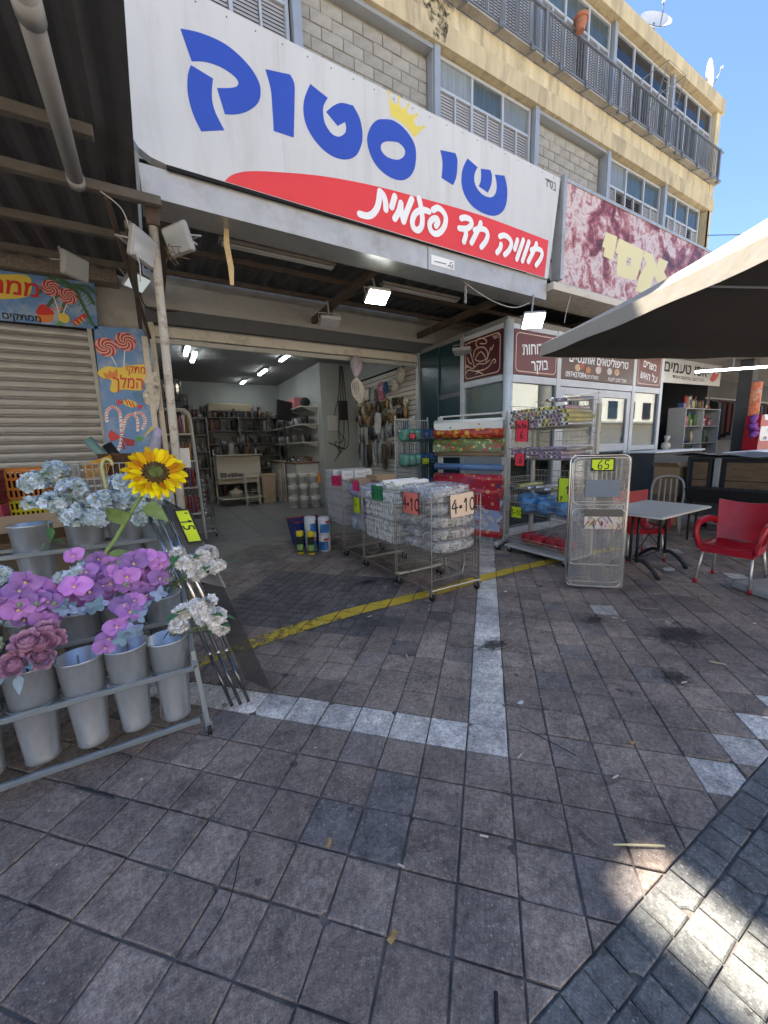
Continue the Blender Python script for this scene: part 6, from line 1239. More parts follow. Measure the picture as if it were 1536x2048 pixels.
# ------------------------------------------------------------------ price cards
cards = {k: mat('card_'+k, c, .6) for k, c in (('yellow', (.62, .80, .02)), ('pink', (.85, .03, .16)), ('coral', (.85, .22, .16)), ('cream', (.80, .62, .47)), ('green', (.03, .26, .09)), ('orange', (.85, .30, .02)), ('red', (.80, .05, .08)))}
GLY = {'0': [[(.5, 1), (.15, .75), (.15, .25), (.5, 0), (.85, .25), (.85, .75), (.5, 1)]], '1': [[(.25, .75), (.55, 1), (.5, 0)]], '2': [[(.15, .8), (.5, 1), (.8, .75), (.15, 0)], [(.15, 0), (.85, .03)]], '3': [[(.15, .95), (.75, .95), (.4, .55), (.8, .3), (.5, 0), (.15, .08)]], '4': [[(.6, 1), (.1, .4), (.9, .4)], [(.65, .75), (.62, -.02)]],
       '5': [[(.85, .98), (.3, .95), (.25, .58), (.75, .5), (.7, .1), (.15, .03)]], '6': [[(.75, 1), (.25, .6), (.15, .2), (.5, 0), (.8, .2), (.6, .45), (.2, .3)]], '=': [[(.15, .62), (.85, .65)], [(.15, .35), (.85, .37)]], '-': [[(.1, .5), (.9, .52)]], '.': [[(.4, .02), (.5, .03)]], 'n': [[(.1, .6), (.5, .65), (.6, .05)], [(.15, .4), (.1, .05)]], "'": [[(.5, .9), (.45, .7)]],
       't': [[(.1, .9), (.8, .85), (.75, .1)], [(.25, .85), (.2, .1)]], 'k': [[(.1, .85), (.7, .8), (.6, .45)], [(.25, .6), (.25, 0)]]}
def price_card(label, o, ux, uy, w_, h_, col, lines, wd=.010, bend=.0):
    """hand-written card: o = lower left corner; lines = (text, x, y, height) in card fractions"""
    o = Vector(o); ux = Vector(ux).normalized(); uy = Vector(uy).normalized(); nrm = ux.cross(uy)
    T_ = thing('price_card', label, 'price card', o, world=True, group='fluorescent price cards')
    f = lambda u, v, d=0: o+ux*(u*w_)+uy*(v*h_)+nrm*(d+bend*math.sin(math.pi*u))
    mb = MB(); mb.grid(lambda u, v: f(u, v), 6, 2); mb.grid(lambda u, v: f(1-u, v, -.002), 6, 2); mb.build('card', [cards[col]], T_)
    P = MB(); d = .0016
    for a, b in (((0, 0), (1, 0)), ((1, 0), (1, 1)), ((1, 1), (0, 1)), ((0, 1), (0, 0))):
        k = .5; e = .012/w_; e2 = .012/h_
        q = [(a[0], a[1]), (b[0], b[1]), (b[0]+(e if b[0] < .5 else -e), b[1]+(e2 if b[1] < .5 else -e2)), (a[0]+(e if a[0] < .5 else -e), a[1]+(e2 if a[1] < .5 else -e2))]
        P.add([f(*t_, d*.6) for t_ in q], [(0, 1, 2, 3)])
    for (txt, x, y, hh) in lines:
        cx = x
        for chh in txt:
            gw = hh*.62*(.5 if chh in ".'" else 1)
            if chh in GLY:
                for s_ in GLY[chh]:
                    lp = stroke2([((cx*w_+p[0]*gw*h_), (y+p[1]*hh)*h_) for p in s_], wd); n = (len(lp)-8)//2; d += .00015
                    V = [o+ux*q[0]+uy*q[1]+nrm*(d+bend*math.sin(math.pi*max(0, min(1, q[0]/w_)))) for q in lp]
                    P.add(V, [(k+1, 2*n+2-k, 2*n+3-k, k) for k in range(n-1)]+[(n+4, n+3, n+2, n+1, n, n-1), tuple([0]+list(range(2*n+7, 2*n+2, -1)))])
            cx += gw*h_/w_*1.12
    P.build('ink', [ink], T_); return T_
# ------------------------------------------------------------------ row of wire bins
def wire_bin(label, x0, x1, y0, y1, ztop, zfl=.43, zlow=.22, n=14, low_panel=True, lean=.03):
    B = thing('wire_bin', label, 'wire bin', ((x0+x1)/2, (y0+y1)/2, 0), world=True, group='wire bins in a row before the doorway')
    ny = int((y1-y0)/.042)
    for nm, p, du, n_ in (('front_panel', (x0, y0), (x1-x0, 0), n), ('back_panel', (x0, y1), (x1-x0, 0), n), ('side_panel', (x0, y0), (0, y1-y0), ny), ('side_panel', (x1, y0), (0, y1-y0), ny)):
        mb = MB(); zb_ = zlow if low_panel else zfl; P0 = Vector((*p, zb_)); D = Vector((*du, 0)); hgt = ztop-zb_
        for i in range(n_+1): mb.cyl(P0+D*(i/n_), P0+D*(i/n_)+Vector((0, 0, hgt)), .0017, n=4, caps=False)
        for zz_ in (zb_, zfl, zfl+.28, ztop-.16, ztop): mb.cyl(Vector((*p, zz_)), Vector((*p, zz_))+D, .0042, n=5, caps=False)
        mb.build(nm, [wire_m], B)
    mb = MB(); wire_panel(mb, (x0, y0, zfl), (x1-x0, 0, 0), (0, y1-y0, 0), 14, 8); mb.build('floor_panel', [wire_m], B)
    mb = MB()
    for (x, y) in ((x0, y0), (x1, y0), (x0, y1), (x1, y1)): mb.cyl((x, y, .11), (x, y, ztop+.004), .0062, n=6)
    mb.tube([(x0, y0, .11), (x1, y0, .11), (x1, y1, .11), (x0, y1, .11)], .013, 6, closed=True); mb.build('frame', [wire_m], B)
    for nm, xx in (('handle', x0-.0), ('handle', x0+.25)):
        pass
    for (x, y) in ((x0+.02, y0+.02), (x1-.02, y0+.02), (x0+.02, y1-.02), (x1-.02, y1-.02)): caster(B, x, y, 0, .04)
    return B
b1 = wire_bin('front wire bin heaped with clear bags of white plates', 2.22, 2.86, 2.94, 3.58, 1.04)
MB().tube([(2.40, 2.935, .43), (2.40, 2.93, .33), (2.44, 2.93, .24), (2.60, 2.93, .24), (2.64, 2.93, .33), (2.64, 2.935, .43)], .005, 5).build('latch_loop', [wire_m], b1)
b2 = wire_bin('second wire bin holding stacked tubes of white cups', 2.22, 2.86, 3.62, 4.38, 1.07)
b3 = wire_bin('third wire bin with lilac bags and brown cartons', 2.22, 2.86, 4.42, 5.0, 1.09)
b4 = wire_bin('farthest wire bin stacked with white boxes', 2.22, 2.86, 5.04, 5.66, 1.1)
# clear-plastic wrapped plates
wrap = bpy.data.materials.new('clear_wrap'); wrap.use_nodes = True; t = wrap.node_tree; n = t.nodes; L = t.links; n.remove(n['Principled BSDF'])
tr = n.new('ShaderNodeBsdfTransparent'); tr.inputs[0].default_value = (1, 1, 1, 1); gl = n.new('ShaderNodeBsdfGlossy'); gl.inputs['Roughness'].default_value = .12
ns = n.new('ShaderNodeTexNoise'); ns.inputs['Scale'].default_value = 13; ns.inputs['Detail'].default_value = 3; ns.inputs['Distortion'].default_value = 1.4; tc = n.new('ShaderNodeTexCoord'); L.new(tc.outputs['Object'], ns.inputs['Vector'])
bp = n.new('ShaderNodeBump'); bp.inputs['Strength'].default_value = .6; bp.inputs['Distance'].default_value = .03; L.new(ns.outputs['Fac'], bp.inputs['Height']); L.new(bp.outputs[0], gl.inputs['Normal'])
df = n.new('ShaderNodeBsdfDiffuse'); df.inputs[0].default_value = (.90, .92, .94, 1)
rmp = n.new('ShaderNodeMapRange'); rmp.inputs['From Min'].default_value = .4; rmp.inputs['From Max'].default_value = .7; rmp.inputs['To Min'].default_value = .16; rmp.inputs['To Max'].default_value = .60; L.new(ns.outputs['Fac'], rmp.inputs['Value'])
m1 = n.new('ShaderNodeMixShader'); L.new(rmp.outputs[0], m1.inputs[0]); L.new(tr.outputs[0], m1.inputs[1]); L.new(df.outputs[0], m1.inputs[2])
lw = n.new('ShaderNodeLayerWeight'); lw.inputs[0].default_value = .25; L.new(bp.outputs[0], lw.inputs['Normal']); mr = n.new('ShaderNodeMapRange'); mr.inputs['To Min'].default_value = .06; mr.inputs['To Max'].default_value = .6; L.new(lw.outputs['Fresnel'], mr.inputs['Value'])
m2 = n.new('ShaderNodeMixShader'); L.new(mr.outputs[0], m2.inputs[0]); L.new(m1.outputs[0], m2.inputs[1]); L.new(gl.outputs[0], m2.inputs[2]); L.new(m2.outputs[0], n['Material Output'].inputs[0])
plate_m = mat('plate_white', (.82, .82, .79), .35); gold_p = mat('plate_gold', (.55, .45, .12), .35)
rb = random.Random(17)
def crumple(c, s, seed, n=14, m=9, amp=.12):
    """a slumped plastic bag: rounded box with creases"""
    r = random.Random(seed); ph = [r.uniform(0, 6.28) for _ in range(8)]; vs = []
    for j in range(m+1):
        t_ = math.pi*j/m
        for i in range(n):
            a = 2*math.pi*i/n; ca, sa, st, ct = math.cos(a), math.sin(a), math.sin(t_), math.cos(t_)
            pw = lambda q, e=.55: math.copysign(abs(q)**e, q)
            k = 1+amp*(math.sin(3*a+ph[0]+2*t_)+.6*math.sin(7*a+ph[1]-3*t_)+.5*math.sin(11*t_+ph[2]+2*a))*.5
            vs.append(Vector(c)+Vector((pw(st)*pw(ca)*s[0]*k, pw(st)*pw(sa)*s[1]*k, pw(ct)*s[2]*k)))
    return vs, [(j*n+i, (j+1)*n+i, (j+1)*n+(i+1) % n, j*n+(i+1) % n) for j in range(m) for i in range(n)]
def plate_bag(i, c, s, seed, gold):
    o = thing('plate_bag', None, None, (c[0], c[1], c[2]-s[2]), world=True)
    mb = MB().sh(True); rmax = min(s[0], s[1])*.92
    nb_ = max(2, int(s[2]*2/.022))
    for k in range(nb_): z = c[2]-s[2]*.8+k*.020; mb.mat(1 if gold and k % 3 == 1 else 0).lathe([(rmax*.55, z-.004), (rmax*.98, z+.010), (rmax, z+.013), (rmax*.96, z+.013), (rmax*.55, z)], 22, (c[0], c[1], 0))
    mb.build('plates', [plate_m, gold_p], o); MB().sh(True).add(*crumple(c, s, seed)).build('wrap', [wrap], o)
    return tag(o, 'clear bag of %s plates in the front wire bin, %s' % ('gold-rimmed' if gold else 'white', i), 'plate bag', 'bags of plates in the front bin')
zz = .52; i = 0
names = ['lowest layer at the back', 'lowest layer at the front', 'second layer at the back', 'second layer at the front', 'third layer at the back', 'third layer at the front', 'fourth layer at the back', 'fourth layer at the front', 'top layer at the back', 'top layer at the front']
for k in range(5):
    for (yy, q) in ((3.42, 0), (3.11, 1)):
        plate_bag(names[i], (2.54+rb.uniform(-.03, .03), yy+rb.uniform(-.01, .01), zz+k*.128), (.29, .15, .068), 40+i, k in (1, 2)); i += 1
bagblue = mat('pale_film', (.62, .70, .76), .25, alpha=.75, spec=.7, bump=.5, bscale=25)
mb = MB().sh(True); mb.add(*crumple((2.54, 3.27, 1.10), (.30, .30, .05), 77, 26, 12, .10)); mb.build('film_bundle', [wrap], label='loose bluish clear film heaped on top of the front wire bin', cat='plastic film')
# cup tubes lying across the second bin
cupm = mat('cup_white', (.84, .82, .77), .45)
ct = MB().sh(True)
cup_mesh = None
def cup_tube():
    mb = MB().sh(True); L_ = .56; n_ = 18
    prof = [(.034, .0), (.034, .006)]
    for k in range(9): prof += [(.036, .02+k*.058), (.039, .024+k*.058), (.037, .03+k*.058)]
    prof += [(.030, L_), (.001, L_)]
    mb.lathe(prof, 12, M=Matrix.Rotation(math.pi/2, 4, 'Y')); mb.lathe([(.0375, -.001), (.040, -.006), (.036, -.006), (.026, .085), (.001, .085)], 14, M=Matrix.Rotation(math.pi/2, 4, 'Y')); return mb.mesh('cup_tube', cupm)
cup_mesh = cup_tube(); r_ = 0
for row in range(8):
    for k in range(9):
        y = 3.675+k*.079+(.039 if row % 2 else 0)
        if y > 4.345 or (row > 5 and k % 3 == 2 and row > 6): continue
        place('cup_tube', cup_mesh, None, label='sleeve of white cups, %s along the %s row up in the second bin' % (ORD(k+1), ORD(row+1)), cat='cups', group='sleeves of white cups', loc=(2.245+rb.uniform(-.015, .01), y, .475+row*.070), rot=(0, 0, rb.uniform(-.03, .03)))
for k in range(5): place('cup_tube', cup_mesh, None, label='sleeve of white cups lying on top of the second bin, %s' % ('nearest the front bin', 'second', 'third', 'fourth', 'nearest the cartons')[k], cat='cups', group='sleeves of white cups', loc=(2.30+.06*rb.random(), 3.70+k*.12, 1.06+.05*(k % 2)), rot=(0, 0, rb.uniform(-.25, .25)))
# third bin: lilac bags, clear packs, cartons
lil = mat('lilac_film', (.48, .50, .68), .3, var=.15, bump=.4, bscale=20)
for k, (y, z, s) in enumerate(((4.6, .95, (.26, .14, .11)), (4.85, .98, (.25, .12, .12)), (4.7, .68, (.27, .24, .14)))): MB().sh(True).add(*crumple((2.54, y, z), s, 60+k)).build('lilac_bag', [lil], label='crumpled lilac bag in the third bin, %s' % ('nearest the cup sleeves', 'beside the cartons', 'underneath')[k], cat='bag', group='lilac bags in the third bin')
for k in range(6): MB().sh(True).add(*crumple((2.34+.2*(k % 3), 4.6+.2*(k//3), .52), (.09, .1, .09), 90+k)).build('clear_pack', [bagblue], label='clear pack at the bottom of the third bin, %s of six' % ORD(k+1), cat='pack', group='clear packs in the third bin')
for k, (a, b, cc) in enumerate((((2.30, 4.66, 1.04), (2.62, 4.92, 1.12), .3), ((2.5, 4.5, 1.10), (2.8, 4.8, 1.17), -.2))): MB().cbox(a, b, .003).build('carton', [card], label='brown carton lying open on the third bin, %s' % ('lower', 'upper')[k], cat='carton', group='cartons on the third bin')
# fourth bin: white boxes
wbx = mat('white_box', (.62, .62, .60), .55, var=.06); bm2 = MB(); bm2.cbox((-.09, -.075, -.055), (.09, .075, .055), .003); bm2.mat(1).box((-.0912, -.05, -.02), (-.0902, .05, .025)); bm2.box((-.06, -.0762, -.02), (.06, -.0752, .02)); wmesh = bm2.mesh('white_box', [wbx, mat('box_print', (.48, .48, .47), .6, var=.5, vscale=40)])
for l in range(7):
    for a in range(3):
        for b in range(4):
            if l > 4 and rb.random() < .25: continue
            place('white_box', wmesh, None, label='small white box, %s layer, %s row, %s column in the farthest bin' % (ORD(l+1), ORD(b+1), ORD(a+1)), cat='box', group='white boxes in the farthest bin', loc=(2.34+a*.19, 5.13+b*.155, .49+l*.113), rot=(0, 0, rb.uniform(-.05, .05)))
# price cards on the bins
U_ = Vector((0, -1, 0))
price_card('coral card reading 4=10 on the side of the front bin', (2.205, 3.42, .86), (0, -1, 0), (0, 0, 1), .30, .22, 'coral', [('4', .07, .2, .55), ('=', .36, .3, .26), ('10', .52, .2, .53)], .016, .012)
price_card('cream card reading 4=10 on the front of the front bin', (2.44, 2.925, .83), (1, 0, .05), (-.05, 0, 1), .33, .23, 'cream', [('4', .07, .2, .55), ('=', .35, .3, .26), ('10', .50, .2, .55)], .016, .01)
price_card('green card reading 3=11 on the second bin', (2.20, 4.10, .93), (0, -1, 0), (0, 0, 1), .27, .17, 'green', [('3', .1, .25, .5), ('-', .36, .25, .4), ('11', .55, .25, .5)], .010, .01)
price_card('small yellow card on the side of the third bin', (2.20, 4.62, .70), (0, -1, .02), (0, .02, 1), .2, .2, 'yellow', [('3', .15, .4, .4), ('=', .45, .4, .3)], .009, .008)
price_card('plain pink card hooked on the third bin', (2.20, 4.62, .99), (0, -1, 0), (0, 0, 1), .18, .13, 'pink', [], .009, .008)
price_card('pink card reading 3=12 on the third bin', (2.20, 5.33, 1.0), (0, -1, .05), (0, .05, 1), .34, .15, 'pink', [('3', .2, .2, .5), ('=', .42, .2, .4), ('12', .6, .2, .5)], .010, .01)
price_card('orange card on the farthest bin', (2.20, 5.92, 1.02), (0, -1, 0), (0, 0, 1), .16, .14, 'orange', [], .009, .008)
# ------------------------------------------------------------------ paper towels and wipes on the ground
tw = mat('towel_white', (.70, .70, .69), .7, bump=.3, bscale=80); twb = mat('towel_blue', (.06, .22, .50), .4, var=.7, vscale=9); twr = mat('towel_red', (.55, .06, .05), .5)
def towel(label, x, y, z, r=.088, h=.265, rz=0):
    o = thing('paper_towel_roll', label, 'paper towels', (x, y, z), rz, group='paper towel rolls on the ground')
    MB().sh(True).lathe([(.02, .005), (r*.9, 0), (r, .012), (r, h-.015), (r*.88, h), (.03, h-.004), (.02, h-.02), (.02, .1)], 22).build('roll', [tw], o); MB().sh(True).lathe([(r+.0012, .03), (r+.0012, h*.62)], 12, a0=math.radians(195), a1=math.radians(300)).build('blue_print', [twb], o)
    P = MB(); 
    MB().sh(True).lathe([(r+.0022, h*.66), (r+.0022, h*.80)], 8, a0=math.radians(255), a1=math.radians(310)).build('red_print', [twr], o); return o
towel('front paper towel roll at the bottom of the stack of two', 2.08, 5.44, 0, rz=-.3); towel('paper towel roll on top of the stack of two', 2.08, 5.44, .266, rz=.2)
towel('paper towel roll at the bottom of the stack behind', 1.92, 5.60, 0, rz=.4); towel('paper towel roll on top of the stack behind', 1.92, 5.60, .266, rz=.9)
wy = mat('wipes_yellow', (.78, .62, .02), .4); wk = mat('wipes_black', (.02, .035, .02), .35, var=.3); wg = mat('wipes_green', (.25, .42, .12), .4, var=.4, vscale=20)
for k, (x, y) in enumerate(((1.84, 5.38), (1.72, 5.52))):
    o = thing('wipes_canister', 'black canister of wipes with yellow lid and base, %s' % ('nearer' if k == 0 else 'behind the nearer one'), 'canister', (x, y, 0), -.5, group='wipes canisters on the ground')
    MB().sh(True).lathe([(.001, 0), (.052, 0), (.054, .03)], 18).build('base', [wy], o); MB().sh(True).lathe([(.052, .03), (.052, .27)], 18).build('body', [wk], o); MB().sh(True).lathe([(.054, .27), (.056, .275), (.056, .33), (.05, .345), (.001, .345)], 18).build('lid', [wy], o); MB().sh(True).lathe([(.0532, .06), (.0532, .15)], 12, a0=math.radians(180), a1=math.radians(330)).build('label_print', [wg], o)
BBk = thing('blue_bucket', 'dark blue plastic crate behind the paper towel rolls', 'crate', (2.0, 6.0, .012), world=True); blc = mat('blue_plastic', (.015, .035, .18), .4)
mb = MB(); mb.add([(1.8, 5.85, .012), (2.2, 5.85, .012), (2.2, 6.2, .012), (1.8, 6.2, .012), (1.74, 5.8, .42), (2.26, 5.8, .42), (2.26, 6.25, .42), (1.74, 6.25, .42)], [(0, 3, 2, 1), (0, 1, 5, 4), (1, 2, 6, 5), (2, 3, 7, 6), (3, 0, 4, 7)]); mb.build('body', [blc], BBk); MB().tube([(1.74, 5.8, .42), (2.26, 5.8, .42), (2.26, 6.25, .42), (1.74, 6.25, .42)], .012, 6, closed=True).build('rim', [mat('red_rim', (.3, .02, .02), .5)], BBk)
# ------------------------------------------------------------------ tablecloth roll rack
def oilcloth(name, base, spots, scale=9, thr=.32):
    m = bpy.data.materials.new(name); m.use_nodes = True; t = m.node_tree; n = t.nodes; L = t.links; b = n['Principled BSDF']; b.inputs['Roughness'].default_value = .3
    tc = n.new('ShaderNodeTexCoord'); cur = None
    rgb_ = n.new('ShaderNodeRGB'); rgb_.outputs[0].default_value = (*base, 1); cur = rgb_.outputs[0]
    for i, (c, sc, th) in enumerate(spots):
        mp = n.new('ShaderNodeMapping'); mp.inputs['Location'].default_value = (i*3.1, i*1.7, i*.9); L.new(tc.outputs['Object'], mp.inputs['Vector'])
        nz = n.new('ShaderNodeTexNoise'); nz.inputs['Scale'].default_value = 12; L.new(mp.outputs[0], nz.inputs['Vector']); va = n.new('ShaderNodeVectorMath'); va.operation = 'MULTIPLY_ADD'; va.inputs[1].default_value = (.03,)*3; L.new(nz.outputs['Color'], va.inputs[0]); L.new(mp.outputs[0], va.inputs[2])
        v = n.new('ShaderNodeTexVoronoi'); v.inputs['Scale'].default_value = sc; L.new(va.outputs[0], v.inputs['Vector'])
        lt = n.new('ShaderNodeMath'); lt.operation = 'LESS_THAN'; lt.inputs[1].default_value = th; L.new(v.outputs['Distance'], lt.inputs[0])
        mx = n.new('ShaderNodeMix'); mx.data_type = 'RGBA'; L.new(lt.outputs[0], mx.inputs[0]); L.new(cur, mx.inputs[6]); mx.inputs[7].default_value = (*c, 1); cur = mx.outputs[2]
    L.new(cur, b.inputs['Base Color']); return m
oc = {'white': oilcloth('cloth_white', (.62, .62, .58), [((.45, .05, .05), 5, .16), ((.1, .25, .08), 6, .12)]), 'fruit': oilcloth('cloth_fruit', (.35, .03, .02), [((.55, .12, .03), 11, .42), ((.62, .38, .04), 10, .36), ((.10, .03, .01), 14, .2)]), 'green': oilcloth('cloth_green', (.13, .16, .05), [((.45, .04, .03), 12, .36), ((.18, .34, .05), 11, .3), ((.6, .55, .3), 13, .22)]),
      'brown': mat('cloth_brown', (.26, .18, .11), .5, var=.1), 'blue': oilcloth('cloth_blue', (.10, .19, .36), [((.03, .05, .12), 9, .16)]), 'red': oilcloth('cloth_red', (.42, .02, .04), [((.12, .05, .12), 6, .2), ((.55, .3, .1), 8, .2), ((.6, .2, .2), 13, .14)]), 'floral': oilcloth('cloth_floral', (.34, .42, .62), [((.6, .6, .62), 9, .34), ((.5, .25, .05), 9, .13), ((.35, .03, .05), 6, .2)])}
LR = thing('roll_rack', 'white metal rack for oilcloth rolls beside the glass corner', 'rack', (4.15, 4.45, 0), world=True)
A_ = Vector((3.93, 4.95, 0)); B_ = Vector((4.36, 4.02, 0)); dv = (B_-A_).normalized(); nv_ = Vector((-dv.y, dv.x, 0)); nv_ = nv_ if nv_.y < 0 or nv_.x < 0 else -nv_
if nv_.dot(Vector((-1, -1, 0))) < 0: nv_ = -nv_
Mf = Matrix((dv, -nv_, ZA)).transposed().to_4x4()
for P0, hgt in ((A_, 1.98), (B_, 2.0)):
    M = Matrix.Translation(P0) @ Mf; MB().cbox((-.035, -.02, .1), (.035, .04, hgt), .006, M).build('upright', [sw], LR); MB().cbox((-.03, -.26, .08), (.03, .22, .14), .006, M).build('foot', [sw], LR)
for z in (1.37, .30): MB().cyl(A_+ZA*z+nv_*.05, B_+ZA*z+nv_*.05, .016, n=8).build('cross_bar', [sw], LR)
MB().cyl(A_+ZA*1.98, B_+ZA*1.98, .014, n=8).build('cross_bar', [sw], LR)
for P0 in (A_, B_):
    for s in (-.2, .18): caster(LR, *(P0+nv_*s).to_2d(), 0, .04, sw)
rolls = [('white', 1.88, .045, .09, 'white fruit-print oilcloth roll at the top of the rack'), ('fruit', 1.72, .075, .0, 'red and orange fruit-print oilcloth roll'), ('green', 1.56, .078, .03, 'green apple-print oilcloth roll'), ('brown', 1.42, .038, .0, 'thin plain brown oilcloth roll'), ('blue', 1.22, .05, .0, 'blue oilcloth roll with dark motifs'), ('red', 1.05, .07, .08, 'red rose-print oilcloth roll, upper of two'), ('red', .86, .09, .16, 'red rose-print oilcloth roll, lower of two'), ('floral', .66, .08, .14, 'blue floral oilcloth roll'), ('floral', .46, .08, .08, 'lower blue floral oilcloth roll'), ('red', .26, .08, .0, 'red oilcloth roll at the foot of the rack')]
for i, (k, z, r, drop, lb) in enumerate(rolls):
    o = thing('oilcloth_roll', lb, 'oilcloth roll', A_+ZA*z+nv_*.13, world=True, group='oilcloth rolls on the rack'); p0 = A_+ZA*z+nv_*(.13)-dv*.02; p1 = B_+ZA*(z-.02)+nv_*(.13)+dv*.03
    mb = MB().sh(True).cyl(p0, p1, r, n=22); mb.build('roll', [oc[k]], o); MB().cyl(p0-dv*.004, p1+dv*.004, r*.35, n=12).build('core', [card], o)
    if drop: q0 = p0+nv_*r*.98; q1 = p1+nv_*r*.98; MB().sh(True).grid(lambda u, v: q0.lerp(q1, u)+Vector((0, 0, -v*(drop+r)))+nv_*(.012*math.sin(u*7+i)*v), 14, 4).build('loose_end', [oc[k]], o)
# ------------------------------------------------------------------ tiered basket rack of foil and film rolls
BR = thing('basket_rack', 'four-tier wire basket rack of foil and film rolls', 'basket rack', (4.5, 3.3, 0), world=True)
bx0, bx1, by0, by1 = 4.22, 4.72, 2.86, 3.80
for (x, y) in ((bx1, by0), (bx1, by1)): MB().cbox((x-.03, y-.02, .08), (x+.03, y+.02, 2.0), .005).build('upright', [sw], BR)
MB().cbox((bx0-.02, by0-.03, .085), (bx1+.03, by1+.03, .115), .006).build('base', [sw], BR)
for (x, y) in ((bx0+.03, by0+.03), (bx0+.03, by1-.03), (bx1-.03, by0+.03), (bx1-.03, by1-.03)): caster(BR, x, y, 0, .045, sw)
tiers = [(1.72, .30, 'top'), (1.32, .26, 'second'), (.92, .14, 'third'), (.58, .3, 'fourth'), (.13, .22, 'lowest')]
for z, hgt, nm in tiers:
    mb = MB(); wire_panel(mb, (bx0+.1, by0, z), (bx1-bx0-.1, 0, 0), (0, by1-by0, 0), 7, 14); wire_panel(mb, (bx0+.1, by0, z), (0, by1-by0, 0), (-.12, 0, hgt*.55), 18, 2)
    for y in (by0, by1): wire_panel(mb, (bx0-.02, y, z+.02), (bx1-bx0+.02, 0, 0), (0, 0, hgt), 14, 2)
    wire_panel(mb, (bx1, by0, z), (0, by1-by0, 0), (0, 0, hgt+.1), 18, 3); mb.build('basket', [mat('basket_wire', (.46, .44, .38), .4, metal=.5)], BR)
film = [mat('film_'+k, c, .22, metal=mt, var=.15, vscale=9) for k, c, mt in (('pink', (.5, .36, .42), .1), ('silver', (.55, .55, .55), .6), ('yellow', (.6, .55, .2), .1), ('clear', (.55, .58, .58), .1), ('lilac', (.40, .33, .46), .1))]
def roll_mesh(m, L_=.47, r=.026):
    mb = MB().sh(True); R_ = Matrix.Rotation(math.pi/2, 4, 'Y'); mb.lathe([(r*.62, 0), (r, .0), (r, L_), (r*.62, L_)], 12, M=R_); mb.mat(1).lathe([(r*.62, 0), (r*.62, L_)], 10, M=R_); return mb.mesh('film_roll', [m, card])
fm = [roll_mesh(m) for m in film]; fb = roll_mesh(film[4], .42, .04)
for row in range(5):
    for k in range(16):
        y = by0+.05+k*.056+(.028 if row % 2 else 0)
        if y > by1-.04: continue
        if row == 4 and rb.random() < .25: continue
        place('film_roll', rb.choice(fm[:4]), None, label='foil or film roll, %s along the %s row of the top basket' % (ORD(k+1), ORD(row+1)), cat='film roll', group='film rolls in the basket rack', loc=(bx0-.03+rb.uniform(-.04, .02), y, 1.755+row*.049), rot=(0, rb.uniform(-.03, .02), rb.uniform(-.03, .03)))
for k, y in enumerate((2.95, 3.08, 3.2)): place('film_roll', rb.choice(fm), None, label='film roll lying loose on top of the basket rack, %s' % ('nearest', 'middle', 'farthest')[k], cat='film roll', group='film rolls in the basket rack', loc=(bx0-.02, y, 2.03+.01*k), rot=(0, -.06, rb.uniform(-.2, .2)))
for row in range(3):
    for k in range(12):
        if rb.random() < .3: continue
        place('film_roll', rb.choice([fm[0], fm[4], fm[1]]), None, label='pinkish film roll, %s along the %s row of the second basket' % (ORD(k+1), ORD(row+1)), cat='film roll', group='film rolls in the basket rack', loc=(bx0-.02, by0+.06+k*.073, 1.36+row*.05), rot=(0, 0, rb.uniform(-.12, .12)))
for k in range(6): place('film_roll', rb.choice(fm), None, label='film roll scattered in the third basket, %s from the near end' % ORD(k+1), cat='film roll', group='film rolls in the basket rack', loc=(bx0, by0+.1+k*.13, .95+.02*(k % 2)), rot=(0, 0, rb.uniform(-.4, .4)))
bl_ = mat('blue_pack', (.12, .30, .55), .3, var=.8, vscale=12, bump=.5, bscale=30); rd_ = mat('red_pack', (.42, .02, .03), .3, bump=.3, bscale=20)
for k in range(6): MB().sh(True).add(*crumple((4.40+.12*(k % 2), 2.98+.14*k, .70+.04*(k % 2)), (.15, .10, .10), 120+k)).build('blue_pack', [[bl_, wrap][k % 2] if k % 3 == 1 else bl_], label='clear pack of blue-capped goods in the fourth basket, %s from the near end' % ORD(k+1), cat='pack', group='blue packs in the fourth basket')
for k in range(4): MB().sh(True).add(*crumple((4.42+.05*(k % 2), 3.0+.2*k, .22), (.13, .09, .07), 140+k)).build('red_pack', [rd_], label='red pack in the lowest basket, %s' % ('nearest', 'second', 'third', 'farthest')[k], cat='pack', group='red packs in the lowest basket')
price_card('red card reading 6 on the top basket', (4.13, 3.62, 1.56), (0, -1, 0), (0, 0, 1), .21, .27, 'red', [('tntn', .08, .62, .24), ('6', .38, .15, .36)], .011, .006)
price_card('red card reading 6 on the second basket', (4.13, 3.62, 1.25), (0, -1, 0), (0, 0, 1), .17, .16, 'red', [('.6', .3, .2, .55)], .011, .006)
price_card('yellow card reading 3-10 on the fourth basket', (4.13, 3.66, .55), (0, -1, 0), (0, 0, 1), .19, .14, 'yellow', [('3', .08, .25, .5), ('-', .3, .25, .4), ('10', .5, .25, .5)], .010, .006)
price_card('tall yellow card at the end of the basket rack', (4.10, 2.93, .84), (.4, -1, 0), (0, 0, 1), .15, .28, 'yellow', [('k', .2, .05, .2), ('1', .55, .35, .3)], .010, .004)
